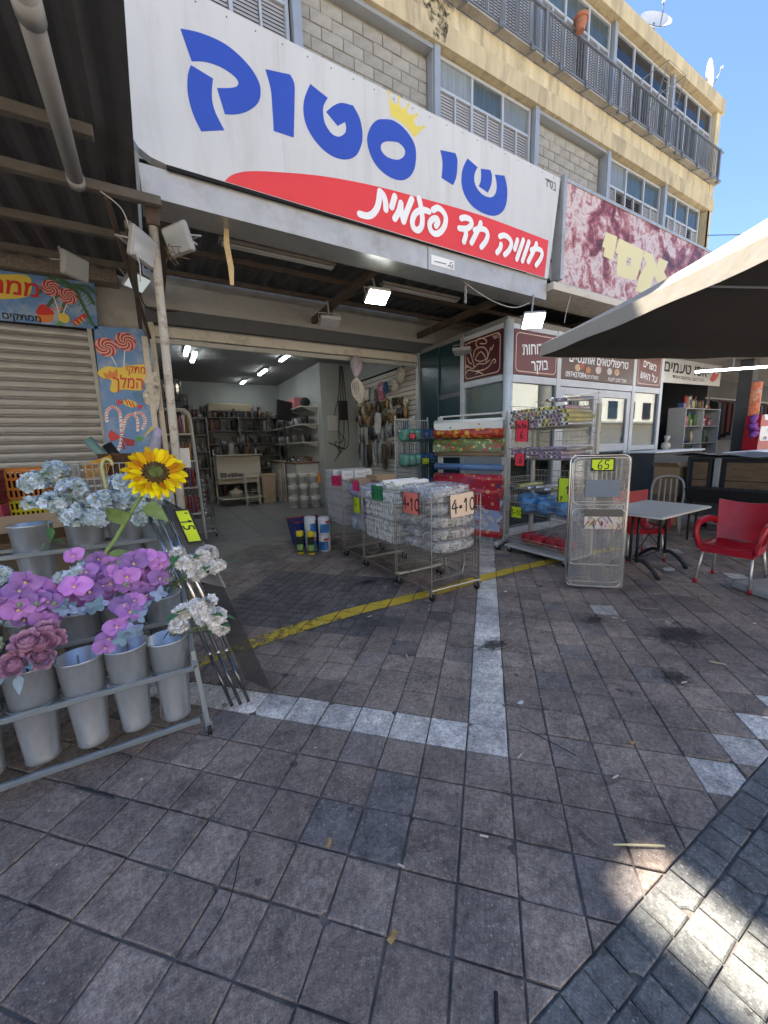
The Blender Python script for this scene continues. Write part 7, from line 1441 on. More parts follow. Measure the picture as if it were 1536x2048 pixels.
# two slim wire stands between the rolls and the slat wall
for k, (x, y, lb) in enumerate(((3.75, 5.7, 'slim wire stand of green packs near the slat wall'), (4.2, 5.9, 'slim wire stand of blue packs beside the roll rack'))):
    o = thing('wire_stand', lb, 'wire stand', (x, y, 0), world=True, group='slim wire stands'); mb = MB()
    for dx in (-.2, .2): mb.tube(crom3([(x+dx, y, .05), (x+dx, y, 1.9), (x+dx*.85, y, 1.99), (x+dx*.6, y, 2.0)], 4), .008, 5)
    for i in range(9): mb.cyl((x-.16+i*.04, y, .1), (x-.16+i*.04, y, 2.0), .003, n=4)
    mb.cyl((x-.13, y, 2.0), (x+.13, y, 2.0), .008, n=5); mb.build('frame', [sw], o)
    for z in (.3, .75, 1.2, 1.62):
        mb = MB(); wire_panel(mb, (x-.2, y-.3, z), (.4, 0, 0), (0, .3, 0), 9, 5); wire_panel(mb, (x-.2, y-.3, z), (.4, 0, 0), (0, -.04, .12), 9, 2); mb.build('basket', [wire_m], o)
        for j in range(3): MB().sh(True).add(*crumple((x-.12+.12*j, y-.15, z+.11), (.06, .11, .10), 200+k*30+j+int(z*10))).build('film_pack', [hang[3] if k == 0 and z > 1 else (hang[5] if k else rb.choice(hang))], label='soft pack, %s on the %s shelf of the slim wire stand %s' % (ORD(j+1), ORD(1+int(z/.42)), 'near the slat wall' if k == 0 else 'beside the roll rack'), cat='pack', group='packs on the '+lb)
price_card('small red card on the slim wire stand near the slat wall', (3.62, 5.36, 1.66), (1, 0, 0), (0, 0, 1), .12, .1, 'red', [('n', .3, .2, .5)], .008)
price_card('small yellow card on the slim wire stand beside the roll rack', (4.0, 5.55, 1.22), (1, 0, 0), (0, 0, 1), .16, .12, 'yellow', [('3', .1, .2, .5), ('-', .4, .2, .4), ('2', .6, .2, .5)], .008)
# ------------------------------------------------------------------ packed clothes airer with the 65 card
film_m = mat('airer_film', (.42, .41, .385), .16, alpha=.40, spec=.7, bump=.35, bscale=7, var=.15, vscale=6)
AI = thing('packed_airer', 'folded chrome clothes airer wrapped in clear plastic with a 65 card', 'clothes airer', (3.88, 2.3, 0), math.radians(-43))
def loop(w_, z0, z1, y, r=.012, rad=.06):
    pts = []
    for (cx, cz, a0) in ((w_-rad, z0+rad, -90), (w_-rad, z1-rad, 0), (-w_+rad, z1-rad, 90), (-w_+rad, z0+rad, 180)):
        for k in range(6): a = math.radians(a0+18*k); pts.append((cx+math.cos(a)*rad, y+.02*(cz/1.4), cz+math.sin(a)*rad))
    return MB().sh(True).tube(pts, r, 8, closed=True)
loop(.275, .0+.012, 1.40, .0).build('main_frame', [chrome], AI); loop(.262, .26, 1.37, -.03, .010).build('leg_frame', [chrome], AI); loop(.262, .05, .92, .035, .009).build('leg_frame', [chrome], AI); loop(.255, .90, 1.38, -.05, .009).build('wing', [chrome], AI); loop(.25, .03, .86, -.045, .009).build('wing', [chrome], AI)
mb = MB()
for k in range(12): mb.cyl((-.24+k*.0437, .0, .06), (-.24+k*.0437, .01, 1.36), .0028, n=4)
for k in range(5): mb.cyl((-.25, -.01, 1.0+k*.075), (.25, -.01, 1.0+k*.075), .0028, n=4)
mb.build('wires', [chrome], AI)
MB().cbox((-.155, -.106, .99), (.165, -.102, 1.16), .001).build('blue_label', [mat('label_slate', (.16, .20, .25), .4)], AI)
MB().cbox((-.15, -.107, .66), (.20, -.103, .86), .001).build('leaflet', [mat('leaflet_dark', (.10, .09, .08), .4)], AI)
P = MB(); cc_ = [(.6, .55, .5), (.5, .08, .1), (.6, .4, .05), (.1, .25, .15), (.05, .05, .07), (.55, .5, .55)]; ms = [mat('leaf_%d' % i, c, .5) for i, c in enumerate(cc_)]
P.mat(0).flat([[(-.15, .662), (.20, .662), (.20, .79), (-.15, .79)]], (0, -.108, 0), XA, ZA)
for k in range(26): x = rb.uniform(-.14, .19); z = rb.uniform(.67, .78); P.mat(1+k % 5); a = rb.uniform(-.9, .9); strokes_flat(P, [[(x-math.sin(a)*.03, max(.665, z-.03)), (x+math.sin(a)*.03, min(.787, z+.03))]], .010, (0, -.1085-.0003*k, 0), XA, ZA)
P.build('leaflet_picture', ms, AI)
MB().sh(True).grid(lambda u, v: Vector(((u-.5)*.53, -.085+.012*math.sin(u*17+v*9)*math.sin(v*13)+.03*abs(2*u-1)**6, .03+v*1.35)), 24, 40).build('plastic_wrap', [film_m], AI)
ca = math.radians(-43); ux = Vector((math.cos(ca), math.sin(ca), 0)); o_ = Vector((3.88, 2.3, 0)); nn = ux.cross(ZA)
price_card('yellow card reading 65 on the wrapped clothes airer', o_+ux*-.125+ZA*1.25+nn*.125, ux, (0, 0, 1), .215, .125, 'yellow', [('65', .28, .16, .68), ('n.', .06, .08, .22)], .010, .0)
# ------------------------------------------------------------------ flower stand
zinc = mat('zinc', (.62, .66, .69), .34, metal=.78, var=.24, vscale=5, rvar=.12, dirt=(.30, .32, .33), dirt_amt=.6, dscale=4, bump=.15, bscale=7, orand=.08, stretch=(1, 1, .5))
grey_st = mat('stand_paint', (.26, .30, .32), .45, metal=.4, var=.1, vscale=6)
FS = thing('flower_stand', 'stepped grey metal flower stand on casters holding zinc buckets', 'flower stand', (-.9, 2.55, 0), world=True)
RAILS = ((2.17, .10), (2.20, .395), (2.45, .585), (2.86, 1.0))
for y, z in RAILS: MB().cbox((-2.0, y-.011, z-.014), (.05, y+.011, z+.014), .003).build('rail', [grey_st], FS)
for y, z in RAILS[1:]: MB().cbox((-2.0, y+.19, z-.012), (.05, y+.21, z+.012), .003).build('rail', [grey_st], FS)
def bar(mb, a, b, w_=.013):
    a = Vector(a); b = Vector(b); x, y, d = frame_from(b-a); M = Matrix((x, y, d)).transposed().to_4x4(); M.translation = a; mb.cbox((-w_, -w_, 0), (w_, w_, (b-a).length), .003, M); return mb
for x in (.065, -2.0):
    bar(MB(), (x+.02, 2.165, .06), (x-.01, 2.24, .48)).build('leg', [grey_st], FS); bar(MB(), (x-.012, 2.20, .40), (x-.012, 3.08, 1.0)).build('side_bar', [grey_st], FS); bar(MB(), (x-.012, 3.10, .06), (x-.012, 3.10, 1.02)).build('leg', [grey_st], FS); bar(MB(), (x+.012, 2.17, .11), (x+.012, 3.09, .11)).build('side_bar', [grey_st], FS)
    caster(FS, x+.025, 2.165, 0, .032, grey_st); caster(FS, x, 3.10, 0, .032, grey_st)
def bucket_mesh(rt=.099, rb_=.066, h=.47):
    prof = [(.001, 0), (rb_, 0), (rb_+.003, .006), (rb_, .014), (rt, h-.01), (rt+.0045, h-.005), (rt+.004, h), (rt-.003, h-.002), (rb_-.003, .02), (.001, .02)]
    return MB().sh(True).lathe(prof, 30).mesh('body', zinc)
bkm = bucket_mesh()
ringm = MB().sh(True).tube([(math.cos(a)*.094, math.sin(a)*.094, 0) for a in [i*2*math.pi/24 for i in range(24)]], .004, 5, closed=True).mesh('ring', grey_st)
seamm = MB().box((-.004, -.001, .02), (.004, .002, .455)).mesh('seam', zinc)
fsl = Vector(FS.location)
def bucket(x, y, zr, ring_z, label, s=1.0, tilt=0):
    o = thing('zinc_bucket', label, 'bucket', (x, y, zr-.47*s), random.uniform(0, 6), group='zinc buckets on the flower stand'); o.scale = (s, s, s); o.rotation_euler[0] = tilt
    place('body', bkm, o)
    sm = place('seam', seamm, o, loc=(0, -.083, 0)); sm.rotation_euler[0] = -.073
    r = place('ring', ringm, FS, loc=Vector((x, y, ring_z))-fsl); return o
NMX = ['at the frame edge', 'holding mauve roses', 'empty, beside the roses', 'empty, third from the end', 'empty, at the caster end']
for i, (x, dz) in enumerate(((-.84, 0), (-.635, .015), (-.435, 0), (-.245, .01), (-.055, -.01))): bucket(x, 2.30, .575+dz, .40, 'zinc bucket in the front row, '+NMX[i], 1.0 if i != 1 else 1.04, random.uniform(-.03, .03))
for i, x in enumerate((-.86, -.65, -.455, -.26, -.065)): bucket(x, 2.545, .735, .595, 'zinc bucket of orchids in the middle row, '+('at the frame edge', 'under the first purple cluster', 'under the second purple cluster', 'behind the drooping orchid', 'at the end by the chrome rods')[i])
for i, x in enumerate((-.68, -.43, -.22, -.05)): bucket(x, 2.955, 1.165, 1.01, 'zinc bucket in the top row, '+('with a trailing green leaf', 'under the blue flowers', 'behind the sunflower stem', 'at the end beside the rods')[i], 1.02)
for r_, (y, zr, rz_, nm) in enumerate(((2.30, .575, .40, 'front'), (2.545, .735, .595, 'middle'), (2.955, 1.165, 1.01, 'top'))):
    for k in range(5): bucket(-1.04-k*.2, y, zr, rz_, 'empty zinc bucket in the %s row, %s beyond the flowers' % (nm, ORD(k+1)))
# ---- flower pieces
def petal_mat(name, c, edge, tr=.25):
    m = bpy.data.materials.new(name); m.use_nodes = True; t = m.node_tree; n = t.nodes; L = t.links; b = n['Principled BSDF']; b.inputs['Roughness'].default_value = .6; b.inputs['Specular IOR Level'].default_value = .25
    oi = n.new('ShaderNodeObjectInfo'); g = n.new('ShaderNodeTexCoord'); ns = n.new('ShaderNodeTexNoise'); ns.inputs['Scale'].default_value = 28; L.new(g.outputs['Object'], ns.inputs['Vector'])
    mx = n.new('ShaderNodeMix'); mx.data_type = 'RGBA'; L.new(ns.outputs['Fac'], mx.inputs[0]); mx.inputs[6].default_value = (*c, 1); mx.inputs[7].default_value = (*edge, 1)
    hs_ = n.new('ShaderNodeHueSaturation'); mr = n.new('ShaderNodeMapRange'); mr.inputs['To Min'].default_value = .62; mr.inputs['To Max'].default_value = 1.2; L.new(oi.outputs['Random'], mr.inputs['Value']); L.new(mr.outputs[0], hs_.inputs['Value'])
    mr2 = n.new('ShaderNodeMapRange'); mr2.inputs['To Min'].default_value = .455; mr2.inputs['To Max'].default_value = .53; L.new(oi.outputs['Random'], mr2.inputs['Value']); L.new(mr2.outputs[0], hs_.inputs['Hue']); gi = n.new('ShaderNodeNewGeometry'); mi = n.new('ShaderNodeMapRange'); mi.inputs['To Min'].default_value = .70; mi.inputs['To Max'].default_value = 1.12; L.new(gi.outputs['Random Per Island'], mi.inputs['Value']); mm2 = n.new('ShaderNodeMix'); mm2.data_type = 'RGBA'; mm2.blend_type = 'MULTIPLY'; mm2.inputs[0].default_value = 1; cc2 = n.new('ShaderNodeCombineColor'); [L.new(mi.outputs[0], cc2.inputs[q_]) for q_ in range(3)]; L.new(mx.outputs[2], mm2.inputs[6]); L.new(cc2.outputs[0], mm2.inputs[7]); L.new(mm2.outputs[2], hs_.inputs['Color']); L.new(hs_.outputs[0], b.inputs['Base Color'])
    tl = n.new('ShaderNodeBsdfTranslucent'); L.new(hs_.outputs[0], tl.inputs[0]); ms_ = n.new('ShaderNodeMixShader'); ms_.inputs[0].default_value = tr; L.new(b.outputs[0], ms_.inputs[1]); L.new(tl.outputs[0], ms_.inputs[2]); L.new(ms_.outputs[0], n['Material Output'].inputs[0]); return m
p_orc = petal_mat('petal_orchid', (.48, .19, .72), (.76, .42, .86)); p_blue = petal_mat('petal_pale_blue', (.56, .77, .92), (.82, .91, .95), .15); p_white = petal_mat('petal_white', (.93, .95, .97), (.97, .97, .97), .15); p_mauve = petal_mat('petal_mauve', (.72, .36, .55), (.86, .58, .70)); p_ice = petal_mat('petal_ice_blue', (.30, .45, .80), (.50, .64, .88)); p_sun = petal_mat('petal_sunflower', (.90, .66, .0), (.96, .82, .0))
p_cen = mat('flower_centre', (.75, .62, .25), .7); leafm = mat('leaf_green', (.06, .20, .075), .5, var=.3, vscale=20); leaf2 = mat('leaf_sage', (.20, .30, .10), .6, var=.3, vscale=20); stemm = mat('stem_green', (.20, .30, .09), .6, var=.1); greyleaf = mat('leaf_grey_blue', (.30, .38, .42), .6, var=.1)
def petal(mb, ang, L_, W_, cup=.25, tip=.9, curl=.0, n=6, M=None, ruff=0):
    R_ = Matrix.Rotation(ang, 4, 'Z')
    def f(u, v):
        wv = W_*max(.12, math.sin(math.pi*(v*.88+.10)))**.55*min(1, .3+2.2*v)*(1 if v < .98 else tip); x = (u-.5)*wv; y = v*L_; z = cup*L_*v*v-curl*L_*v**4+.35*abs(2*u-1)**2*wv*.25+ruff*L_*math.sin(u*14+v*3)*v
        q = R_ @ Vector((x, y, z)); return (M @ q) if M else q
    mb.grid(f, 4, n)
def floret(nm, mt, n=6, L_=.019, W_=.017):
    mb = MB().sh(True)
    for k in range(n): petal(mb, k*2*math.pi/n, L_, W_, .35, .8, n=3, ruff=.06)
    for k in range(4): petal(mb, k*math.pi/2+.4, L_*.6, W_*.6, .9, .8, n=2)
    mb.mat(1).sphere((0, 0, .004), .0035, 6, 4); return mb.mesh(nm, [mt, p_cen])
fl_blue = [floret('blossom', p_blue), floret('blossom', p_blue, 5, .022, .021)]; fl_white = [floret('blossom', p_white), floret('blossom', p_white, 5, .022, .021)]
def leaf_mesh(L_, W_, m, curl=.4):
    mb = MB().sh(True)
    def f(u, v): wv = W_*math.sin(math.pi*v**.7)*.5; return Vector(((2*u-1)*wv, v*L_, .25*abs(2*u-1)*wv-curl*L_*v*v))
    mb.grid(f, 4, 8); return mb.mesh('leaf', m)
lf_s = leaf_mesh(.055, .032, leafm); lf_m = leaf_mesh(.085, .05, leafm, .3); lf_sage = leaf_mesh(.14, .12, leaf2, .5); lf_grey = leaf_mesh(.08, .035, greyleaf, .4)
rf = random.Random(99)
def orient(o, d, roll=None):
    o.rotation_mode = 'QUATERNION'; q = Vector(d).to_track_quat('Z', 'Y'); o.rotation_quaternion = q @ Matrix.Rotation(rf.uniform(0, 6.28) if roll is None else roll, 3, 'Z').to_quaternion()
def cluster_bunch(label, base, heads, meshes, leaves=5, lm=lf_s, group='artificial flower bunches', name='blossom_bunch', cat='flower bunch', toward=(.1, -.7, .5)):
    """heads: (centre, radius, count): blossoms scattered over knobbly heads; each blossom and leaf a part"""
    o = thing(name, label, cat, base, group=group); b0 = Vector(base); st = MB().sh(True)
    for (c, r, cnt) in heads:
        c = Vector(c); st.tube(crom3([(0, 0, 0), (c-b0)*.5+Vector((rf.uniform(-.02, .02), rf.uniform(-.02, .02), .02)), (c-b0)], 5), .0032, 5)
        for k in range(int(cnt*1.9)):
            d = Vector((rf.gauss(0, 1), rf.gauss(0, 1), rf.gauss(0, 1)))+Vector(toward)*.9
            if d.length < .1: continue
            d.normalize(); q = c+Vector((d.x*r*1.1, d.y*r, d.z*r*.85))*rf.uniform(.82, 1.05)
            p = place('blossom', rf.choice(meshes), o, loc=q-b0); sc = rf.uniform(.95, 1.5); p.scale = (sc, sc, sc); orient(p, d+Vector((rf.uniform(-.3, .3), rf.uniform(-.3, .3), rf.uniform(-.2, .3))))
        for k in range(leaves if cnt > 8 else 1):
            a = rf.uniform(0, 6.28); d = Vector((math.cos(a), -.4+math.sin(a)*.5, rf.uniform(-.4, .4))).normalized(); p = place('leaf', lm, o, loc=c-b0+d*r*.75); p.rotation_mode = 'QUATERNION'; p.rotation_quaternion = d.to_track_quat('Y', 'Z')
    st.build('stems', [stemm], o); return o
K = 1.0
cluster_bunch('pale blue blossom bunch rising highest over the top row', (-.43, 2.95, 1.1), [((-.60, 2.84, 1.41), .060, 34), ((-.50, 2.82, 1.475), .042, 20), ((-.44, 2.82, 1.36), .062, 34), ((-.52, 2.80, 1.30), .058, 30), ((-.63, 2.82, 1.30), .030, 9)], fl_blue, 2)
cluster_bunch('pale blue blossom bunch spilling over the second top bucket', (-.40, 2.93, 1.1), [((-.44, 2.76, 1.205), .055, 28), ((-.35, 2.76, 1.19), .055, 28), ((-.30, 2.80, 1.28), .060, 32), ((-.40, 2.78, 1.26), .03, 8)], fl_blue, 2)
cluster_bunch('pale blue blossom bunch behind the sunflower', (-.2, 2.95, 1.1), [((-.20, 2.88, 1.37), .060, 32), ((-.20, 2.86, 1.27), .062, 34), ((-.09, 2.90, 1.30), .060, 28), ((-.02, 2.92, 1.27), .055, 22), ((-.12, 2.86, 1.21), .04, 14)], fl_blue, 1)
cluster_bunch('small blue-white blossom bunch at the end of the top row', (-.07, 2.95, 1.1), [((-.13, 2.86, 1.135), .032, 12), ((-.03, 2.86, 1.12), .036, 14), ((-.05, 2.84, 1.19), .035, 12)], fl_blue, 0)
cluster_bunch('pale blue blossom bunch at the edge of the middle row', (-.86, 2.55, .7), [((-.80, 2.46, .965), .060, 32), ((-.72, 2.46, .985), .050, 24), ((-.77, 2.44, .90), .055, 26)], fl_blue, 2)
cluster_bunch('small pale blue blossom sprig between two orchid clusters', (-.5, 2.55, .7), [((-.47, 2.46, .93), .035, 10), ((-.40, 2.48, .955), .035, 10), ((-.43, 2.44, .895), .03, 9)], fl_blue, 1)
cluster_bunch('upper white blossom sprig leaning over the chrome rods', (-.06, 2.62, .68), [((.07, 2.42, .93), .045, 26), ((.13, 2.42, .905), .040, 20), ((.19, 2.44, .955), .048, 28), ((.20, 2.42, .885), .042, 22), ((.13, 2.40, .86), .034, 14), ((.045, 2.44, .985), .026, 9), ((.25, 2.42, .88), .022, 8)], fl_white, 1, lf_m)
cluster_bunch('lower white blossom sprig drooping beside the end bucket', (-.06, 2.42, .5), [((.03, 2.22, .715), .034, 18), ((.00, 2.20, .655), .034, 18), ((.10, 2.20, .735), .038, 20), ((.13, 2.20, .68), .042, 24), ((.18, 2.20, .66), .042, 24), ((.19, 2.22, .60), .032, 16), ((.17, 2.22, .745), .018, 6), ((.215, 2.24, .56), .020, 8)], fl_white, 1, lf_m)
# orchids
def orchid_mesh():
    mb = MB().sh(True)
    for a, l, w_ in ((0, .052, .044), (2.25, .05, .040), (-2.25, .05, .040)): petal(mb, a, l, w_, .10, .8, .25, 7)
    for a in (1.22, -1.22): petal(mb, a, .066, .078, .30, .8, .45, 8)
    for a in (.5, -.5, math.pi): petal(mb, a, .020, .016, 1.0, .7, n=3)
    mb.mat(1).sphere((0, 0, .008), .007, 7, 5); return mb.mesh('blossom', [p_orc, p_cen])
orm = orchid_mesh()
budm = MB().sh(True).sphere((0, 0, 0), .011, 8, 6, (1, 1, 1.3)).mesh('bud', [mat('orchid_bud', (.20, .26, .16), .6)])
def ice_mesh():
    mb = MB().sh(True)
    for k in range(4): petal(mb, k*1.57+.3, .046, .032, .25, .6, .25)
    return mb.mesh('pale_blossom', [p_ice])
icm = ice_mesh()
def orchid(label, base, spots, ice=(), buds=()):
    o = thing('orchid_spray', label, 'flower bunch', base, group='purple orchid sprays'); b0 = Vector(base); st = MB().sh(True)
    for (x, y, z, s) in spots:
        s *= .82
        q = Vector((x, y, z)); p = place('blossom', orm, o, loc=q-b0); p.scale = (s, s, s); orient(p, Vector((rf.uniform(-.45, .45)+.1, -.9, rf.uniform(-.15, .65))), rf.uniform(-.5, .5))
        st.tube([(0, 0, 0), (q-b0)*.6+Vector((0, .02, .03)), q-b0+Vector((0, .015, 0))], .003, 5)
    for (x, y, z) in ice: p = place('pale_blossom', icm, o, loc=Vector((x, y, z))-b0); orient(p, Vector((rf.uniform(-.4, .4), -.8, rf.uniform(-.5, .2))))
    for (x, y, z) in buds: place('bud', budm, o, loc=Vector((x, y, z))-b0)
    st.build('stems', [stemm], o); return o
def fill(cx, cz, y, rx, rz, n, s=1.0):
    out = []
    for k in range(int(n*3.2)):
        a = rf.uniform(0, 6.28); r = math.sqrt(rf.random()); out.append((cx+math.cos(a)*r*rx, y+rf.uniform(-.05, .05), cz+math.sin(a)*r*rz, s*rf.uniform(.9, 1.2)))
    return out
orchid('purple orchid spray over the first middle bucket', (-.65, 2.55, .70), [(-.60, 2.38, .965, 1.25), (-.64, 2.36, .84, 1.3), (-.53, 2.37, .85, 1.1)]+fill(-.60, .85, 2.42, .14, .10, 11), [(-.50, 2.38, .84), (-.47, 2.38, .81)], [(-.62, 2.31, .88), (-.56, 2.31, .87)])
orchid('purple orchid spray at the edge of the middle row', (-.86, 2.55, .70), fill(-.80, .83, 2.42, .08, .08, 6), [], [])
orchid('purple orchid spray over the second middle bucket', (-.455, 2.55, .70), [(-.42, 2.36, .905, 1.4), (-.37, 2.38, .86, 1.2)]+fill(-.38, .865, 2.44, .10, .09, 10), [(-.42, 2.34, .795), (-.355, 2.36, .79), (-.48, 2.36, .80), (-.33, 2.37, .80)], [(-.50, 2.33, .85)])
orchid('small purple orchid tops between the rows', (-.40, 2.60, .70), [(-.43, 2.52, 1.03, 1.0), (-.33, 2.50, 1.0, 1.0), (-.28, 2.5, .965, 1.0), (-.30, 2.5, .93, .9)])
orchid('large purple orchid spray over the last middle buckets', (-.20, 2.55, .70), [(-.165, 2.38, .975, 1.3), (-.11, 2.40, 1.0, 1.1), (-.20, 2.36, .915, 1.25), (-.06, 2.38, .87, 1.2), (-.13, 2.36, .80, 1.2)]+fill(-.14, .90, 2.44, .12, .10, 16), [(-.07, 2.34, .80), (-.15, 2.34, .755)], [(-.21, 2.31, .89), (-.02, 2.33, .87), (-.23, 2.4, .99)])
orchid('drooping purple orchid spray over an empty front bucket', (-.26, 2.50, .66), [(-.225, 2.28, .79, 1.25), (-.205, 2.26, .755, 1.25), (-.265, 2.24, .70, 1.1), (-.30, 2.22, .655, 1.05), (-.32, 2.20, .625, 1.0), (-.18, 2.30, .80, 1.0)], [(-.17, 2.26, .73), (-.21, 2.24, .68), (-.19, 2.25, .655), (-.25, 2.22, .645)])
# mauve roses
def rose_mesh():
    mb = MB().sh(True)
    pole = Vector((.04, .02, 1)).normalized()
    for k in range(30):
        t_ = k/29; th = .06+1.5*t_**.75; a = k*2.4; dv_ = Vector((math.sin(th)*math.cos(a), math.sin(th)*math.sin(a), math.cos(th))); e = (pole-dv_*pole.dot(dv_)).normalized(); sv = dv_.cross(e); r = .017+.017*t_; w_ = .016+.026*t_; hh = .013+.013*t_
        mb.grid(lambda u, v: Vector((0, 0, -.008))+dv_*r*.9+sv*((u-.5)*w_*(1-.25*v*v))+e*((v-.55)*hh)+dv_*(.55*hh*v*v*(.35+t_)-.55*w_*(u-.5)**2*2), 5, 4)
    return mb.mesh('rose', p_mauve)
rsm = rose_mesh(); RO = thing('rose_bunch', 'bunch of mauve roses with grey-blue leaves in a front bucket', 'flower bunch', (-.635, 2.3, .50), group='artificial flower bunches'); b0 = Vector(RO.location); st = MB().sh(True)
for (x, y, z, s, d) in ((-.655, 2.20, .645, 1.5, (-.2, -.9, .6)), (-.56, 2.24, .70, 1.9, (.1, -.8, .7)), (-.60, 2.22, .735, 1.5, (0, -.6, .9)), (-.51, 2.28, .70, 1.3, (.6, -.5, .7)), (-.55, 2.20, .645, 1.3, (.3, -1, .2)), (-.62, 2.24, .69, 1.2, (-.3, -.6, .8)), (-.54, 2.3, .745, 1.4, (.1, -.3, 1))):
    p = place('rose', rsm, RO, loc=Vector((x, y, z))-b0); s *= .92; p.scale = (s, s, s); orient(p, d); st.tube([(0, 0, 0), Vector((x, y, z))-b0], .003, 5)
for (x, y, z, d) in ((-.70, 2.2, .62, (-1, -.4, .1)), (-.68, 2.19, .60, (-.6, -.8, -.3)), (-.60, 2.17, .635, (.4, -.8, .5)), (-.63, 2.17, .60, (.1, -.9, -.5))): p = place('leaf', lf_grey, RO, loc=Vector((x, y, z))-b0); p.rotation_mode = 'QUATERNION'; p.rotation_quaternion = Vector(d).to_track_quat('Y', 'Z')
st.build('stems', [stemm], RO)
RB_ = thing('berry_sprig', 'sprig of red buds and green berries at the edge of the middle row', 'flower sprig', (-.84, 2.4, .6)); st = MB().sh(True)
for k in range(9):
    q = Vector((.0+.16*rf.random(), -.12-.05*rf.random(), .10*rf.random()+.06)); st.tube([(0, 0, 0), q*.6+Vector((0, 0, .03)), q], .002, 4); b_ = place('berry', budm, RB_, loc=q); b_.scale = (.9, .9, .9)
MB().sh(True).sphere((.05, -.15, .16), .018, 8, 6, (1, .8, 1.3)).build('red_bud', [red_p], RB_); MB().sh(True).sphere((.0, -.16, .10), .02, 8, 6, (1.2, .8, 1)).build('red_bud', [red_p], RB_); st.build('stems', [stemm], RB_)
# trailing ivy leaf over the top bucket
IV = thing('leaf_sprig', 'trailing green leaf sprig hanging over the first top bucket', 'leaf sprig', (-.60, 2.92, 1.17)); MB().tube(crom3([(0, 0, 0), (.02, -.08, .02), (.03, -.11, -.04), (.02, -.11, -.11)], 5), .0025, 5).build('stem', [stemm], IV)
for (q, d) in (((.03, -.11, -.02), (.2, -.3, -1)), ((.03, -.11, -.09), (1, -.2, -.1)), ((.02, -.11, -.10), (-.8, -.3, -.5))): p = place('leaf', lf_m, IV, loc=q); p.rotation_mode = 'QUATERNION'; p.rotation_quaternion = Vector(d).to_track_quat('Y', 'Z'); p.scale = (.8,)*3
# sunflower
SF = thing('sunflower', 'single huge yellow sunflower on a thick green stem', 'sunflower', (-.33, 2.52, .70)); b0 = Vector(SF.location); hc = Vector((-.015, 2.40, 1.445)); hn = Vector((.12, -.78, .42)).normalized()
q = hn.to_track_quat('Z', 'Y'); Mh = Matrix.Translation(hc-b0) @ q.to_matrix().to_4x4()
pm = MB().sh(True); petal(pm, 0, .086, .034, .12, .15, .25, 7, ruff=.02); sfm = pm.mesh('petal', p_sun); pm2 = MB().sh(True); petal(pm2, 0, .074, .030, .30, .15, .3, 7); sfm2 = pm2.mesh('petal', [petal_mat('petal_sunflower_deep', (.85, .42, .0), (.92, .66, .0))])
for ring, (n_, r0, msh, tz) in enumerate(((22, .066, sfm, 0), (20, .063, sfm, .006), (19, .058, sfm2, .012))):
    for k in range(n_):
        a = k*2*math.pi/n_+ring*.16+rf.uniform(-.06, .06); p = place('petal', msh, SF); p.matrix_local = Mh @ Matrix.Rotation(a, 4, 'Z') @ Matrix.Translation((0, r0, tz)) @ Matrix.Rotation(rf.uniform(-.12, .25)+.12*ring, 4, 'X') @ Matrix.Scale(rf.uniform(.9, 1.12), 4)
disk = mat('seed_disk', (.06, .035, .012), .9, var=.9, vscale=60, bump=1, bscale=160); diskg = mat('seed_disk_green', (.10, .14, .03), .9, var=.7, vscale=50, bump=1, bscale=150)
MB().sh(True).lathe([(.001, .022), (.022, .020), (.03, .018)], 18, M=Mh @ Matrix.Scale(1.12, 4)).build('disk_centre', [diskg], SF); MB().sh(True).lathe([(.03, .018), (.05, .014), (.064, .004), (.064, -.01), (.001, -.012)], 24, M=Mh @ Matrix.Scale(1.12, 4)).build('disk', [disk], SF)
sd_ = MB()
for k in range(230): a = k*2.39996; r = .062*math.sqrt(k/230); sd_.cyl(Mh @ Vector((math.cos(a)*r, math.sin(a)*r, .012)), Mh @ Vector((math.cos(a)*r*1.02, math.sin(a)*r*1.02, .026-.010*(r/.062))), .0022, .0012, 4)
sd_.build('seeds', [mat('seed_tips', (.28, .20, .05), .8, isl=.7)], SF, kind='stuff')
MB().sh(True).tube(crom3([hc-b0-hn*.012, hc-b0+Vector((-.045, .05, -.07)), Vector((-.13, 2.50, 1.27))-b0, Vector((-.24, 2.52, 1.10))-b0, Vector((-.325, 2.52, .96))-b0, (0, 0, 0)], 6), .0105, 8).build('stem', [stemm], SF)
for (q_, d, s) in (((-.20, 2.50, 1.17), (-.25, -.2, .9), 1.0), ((-.10, 2.48, 1.26), (1, -.3, -.35), 1.0), ((-.30, 2.50, .97), (.95, -.1, .35), 1.2)):
    p = place('leaf', lf_sage, SF, loc=Vector(q_)-b0); p.rotation_mode = 'QUATERNION'; p.rotation_quaternion = Vector(d).to_track_quat('Y', 'Z') @ Matrix.Rotation(.6, 3, 'Y').to_quaternion(); p.scale = (s*.9, s, s)
# ------------------------------------------------------------------ packed chrome frame leaning at the end of the stand
PK = thing('packed_chrome_frame', 'three chrome rods and a panel in clear plastic leaning beside the flower stand', 'folded rack', (.27, 2.33, 0), world=True)
Bt = Vector((.235, 2.34, .006)); Tt = Vector((-.10, 2.88, 1.235)); d = (Tt-Bt); rt = Vector((.86, -.10, .0)).normalized(); nn = d.normalized().cross(rt).normalized(); nn = nn if nn.y < 0 else -nn
for k in range(3):
    o_ = rt*(.048*k)+nn*(.0 if k != 1 else .02); rd = MB().sh(True).cyl(Bt+o_+d*.25, Bt+o_+d*.985, .0125, n=12).build('rod', [chrome], PK); MB().sh(True).cyl(Bt+o_, Bt+o_+d*.25, .0100, n=12).build('lower_tube', [mat('dark_chrome', (.16, .16, .165), .2, metal=.9)], rd); MB().sh(True).sphere(Bt+o_+d*.25, .015, 8, 6).build('joint', [chrome], rd)
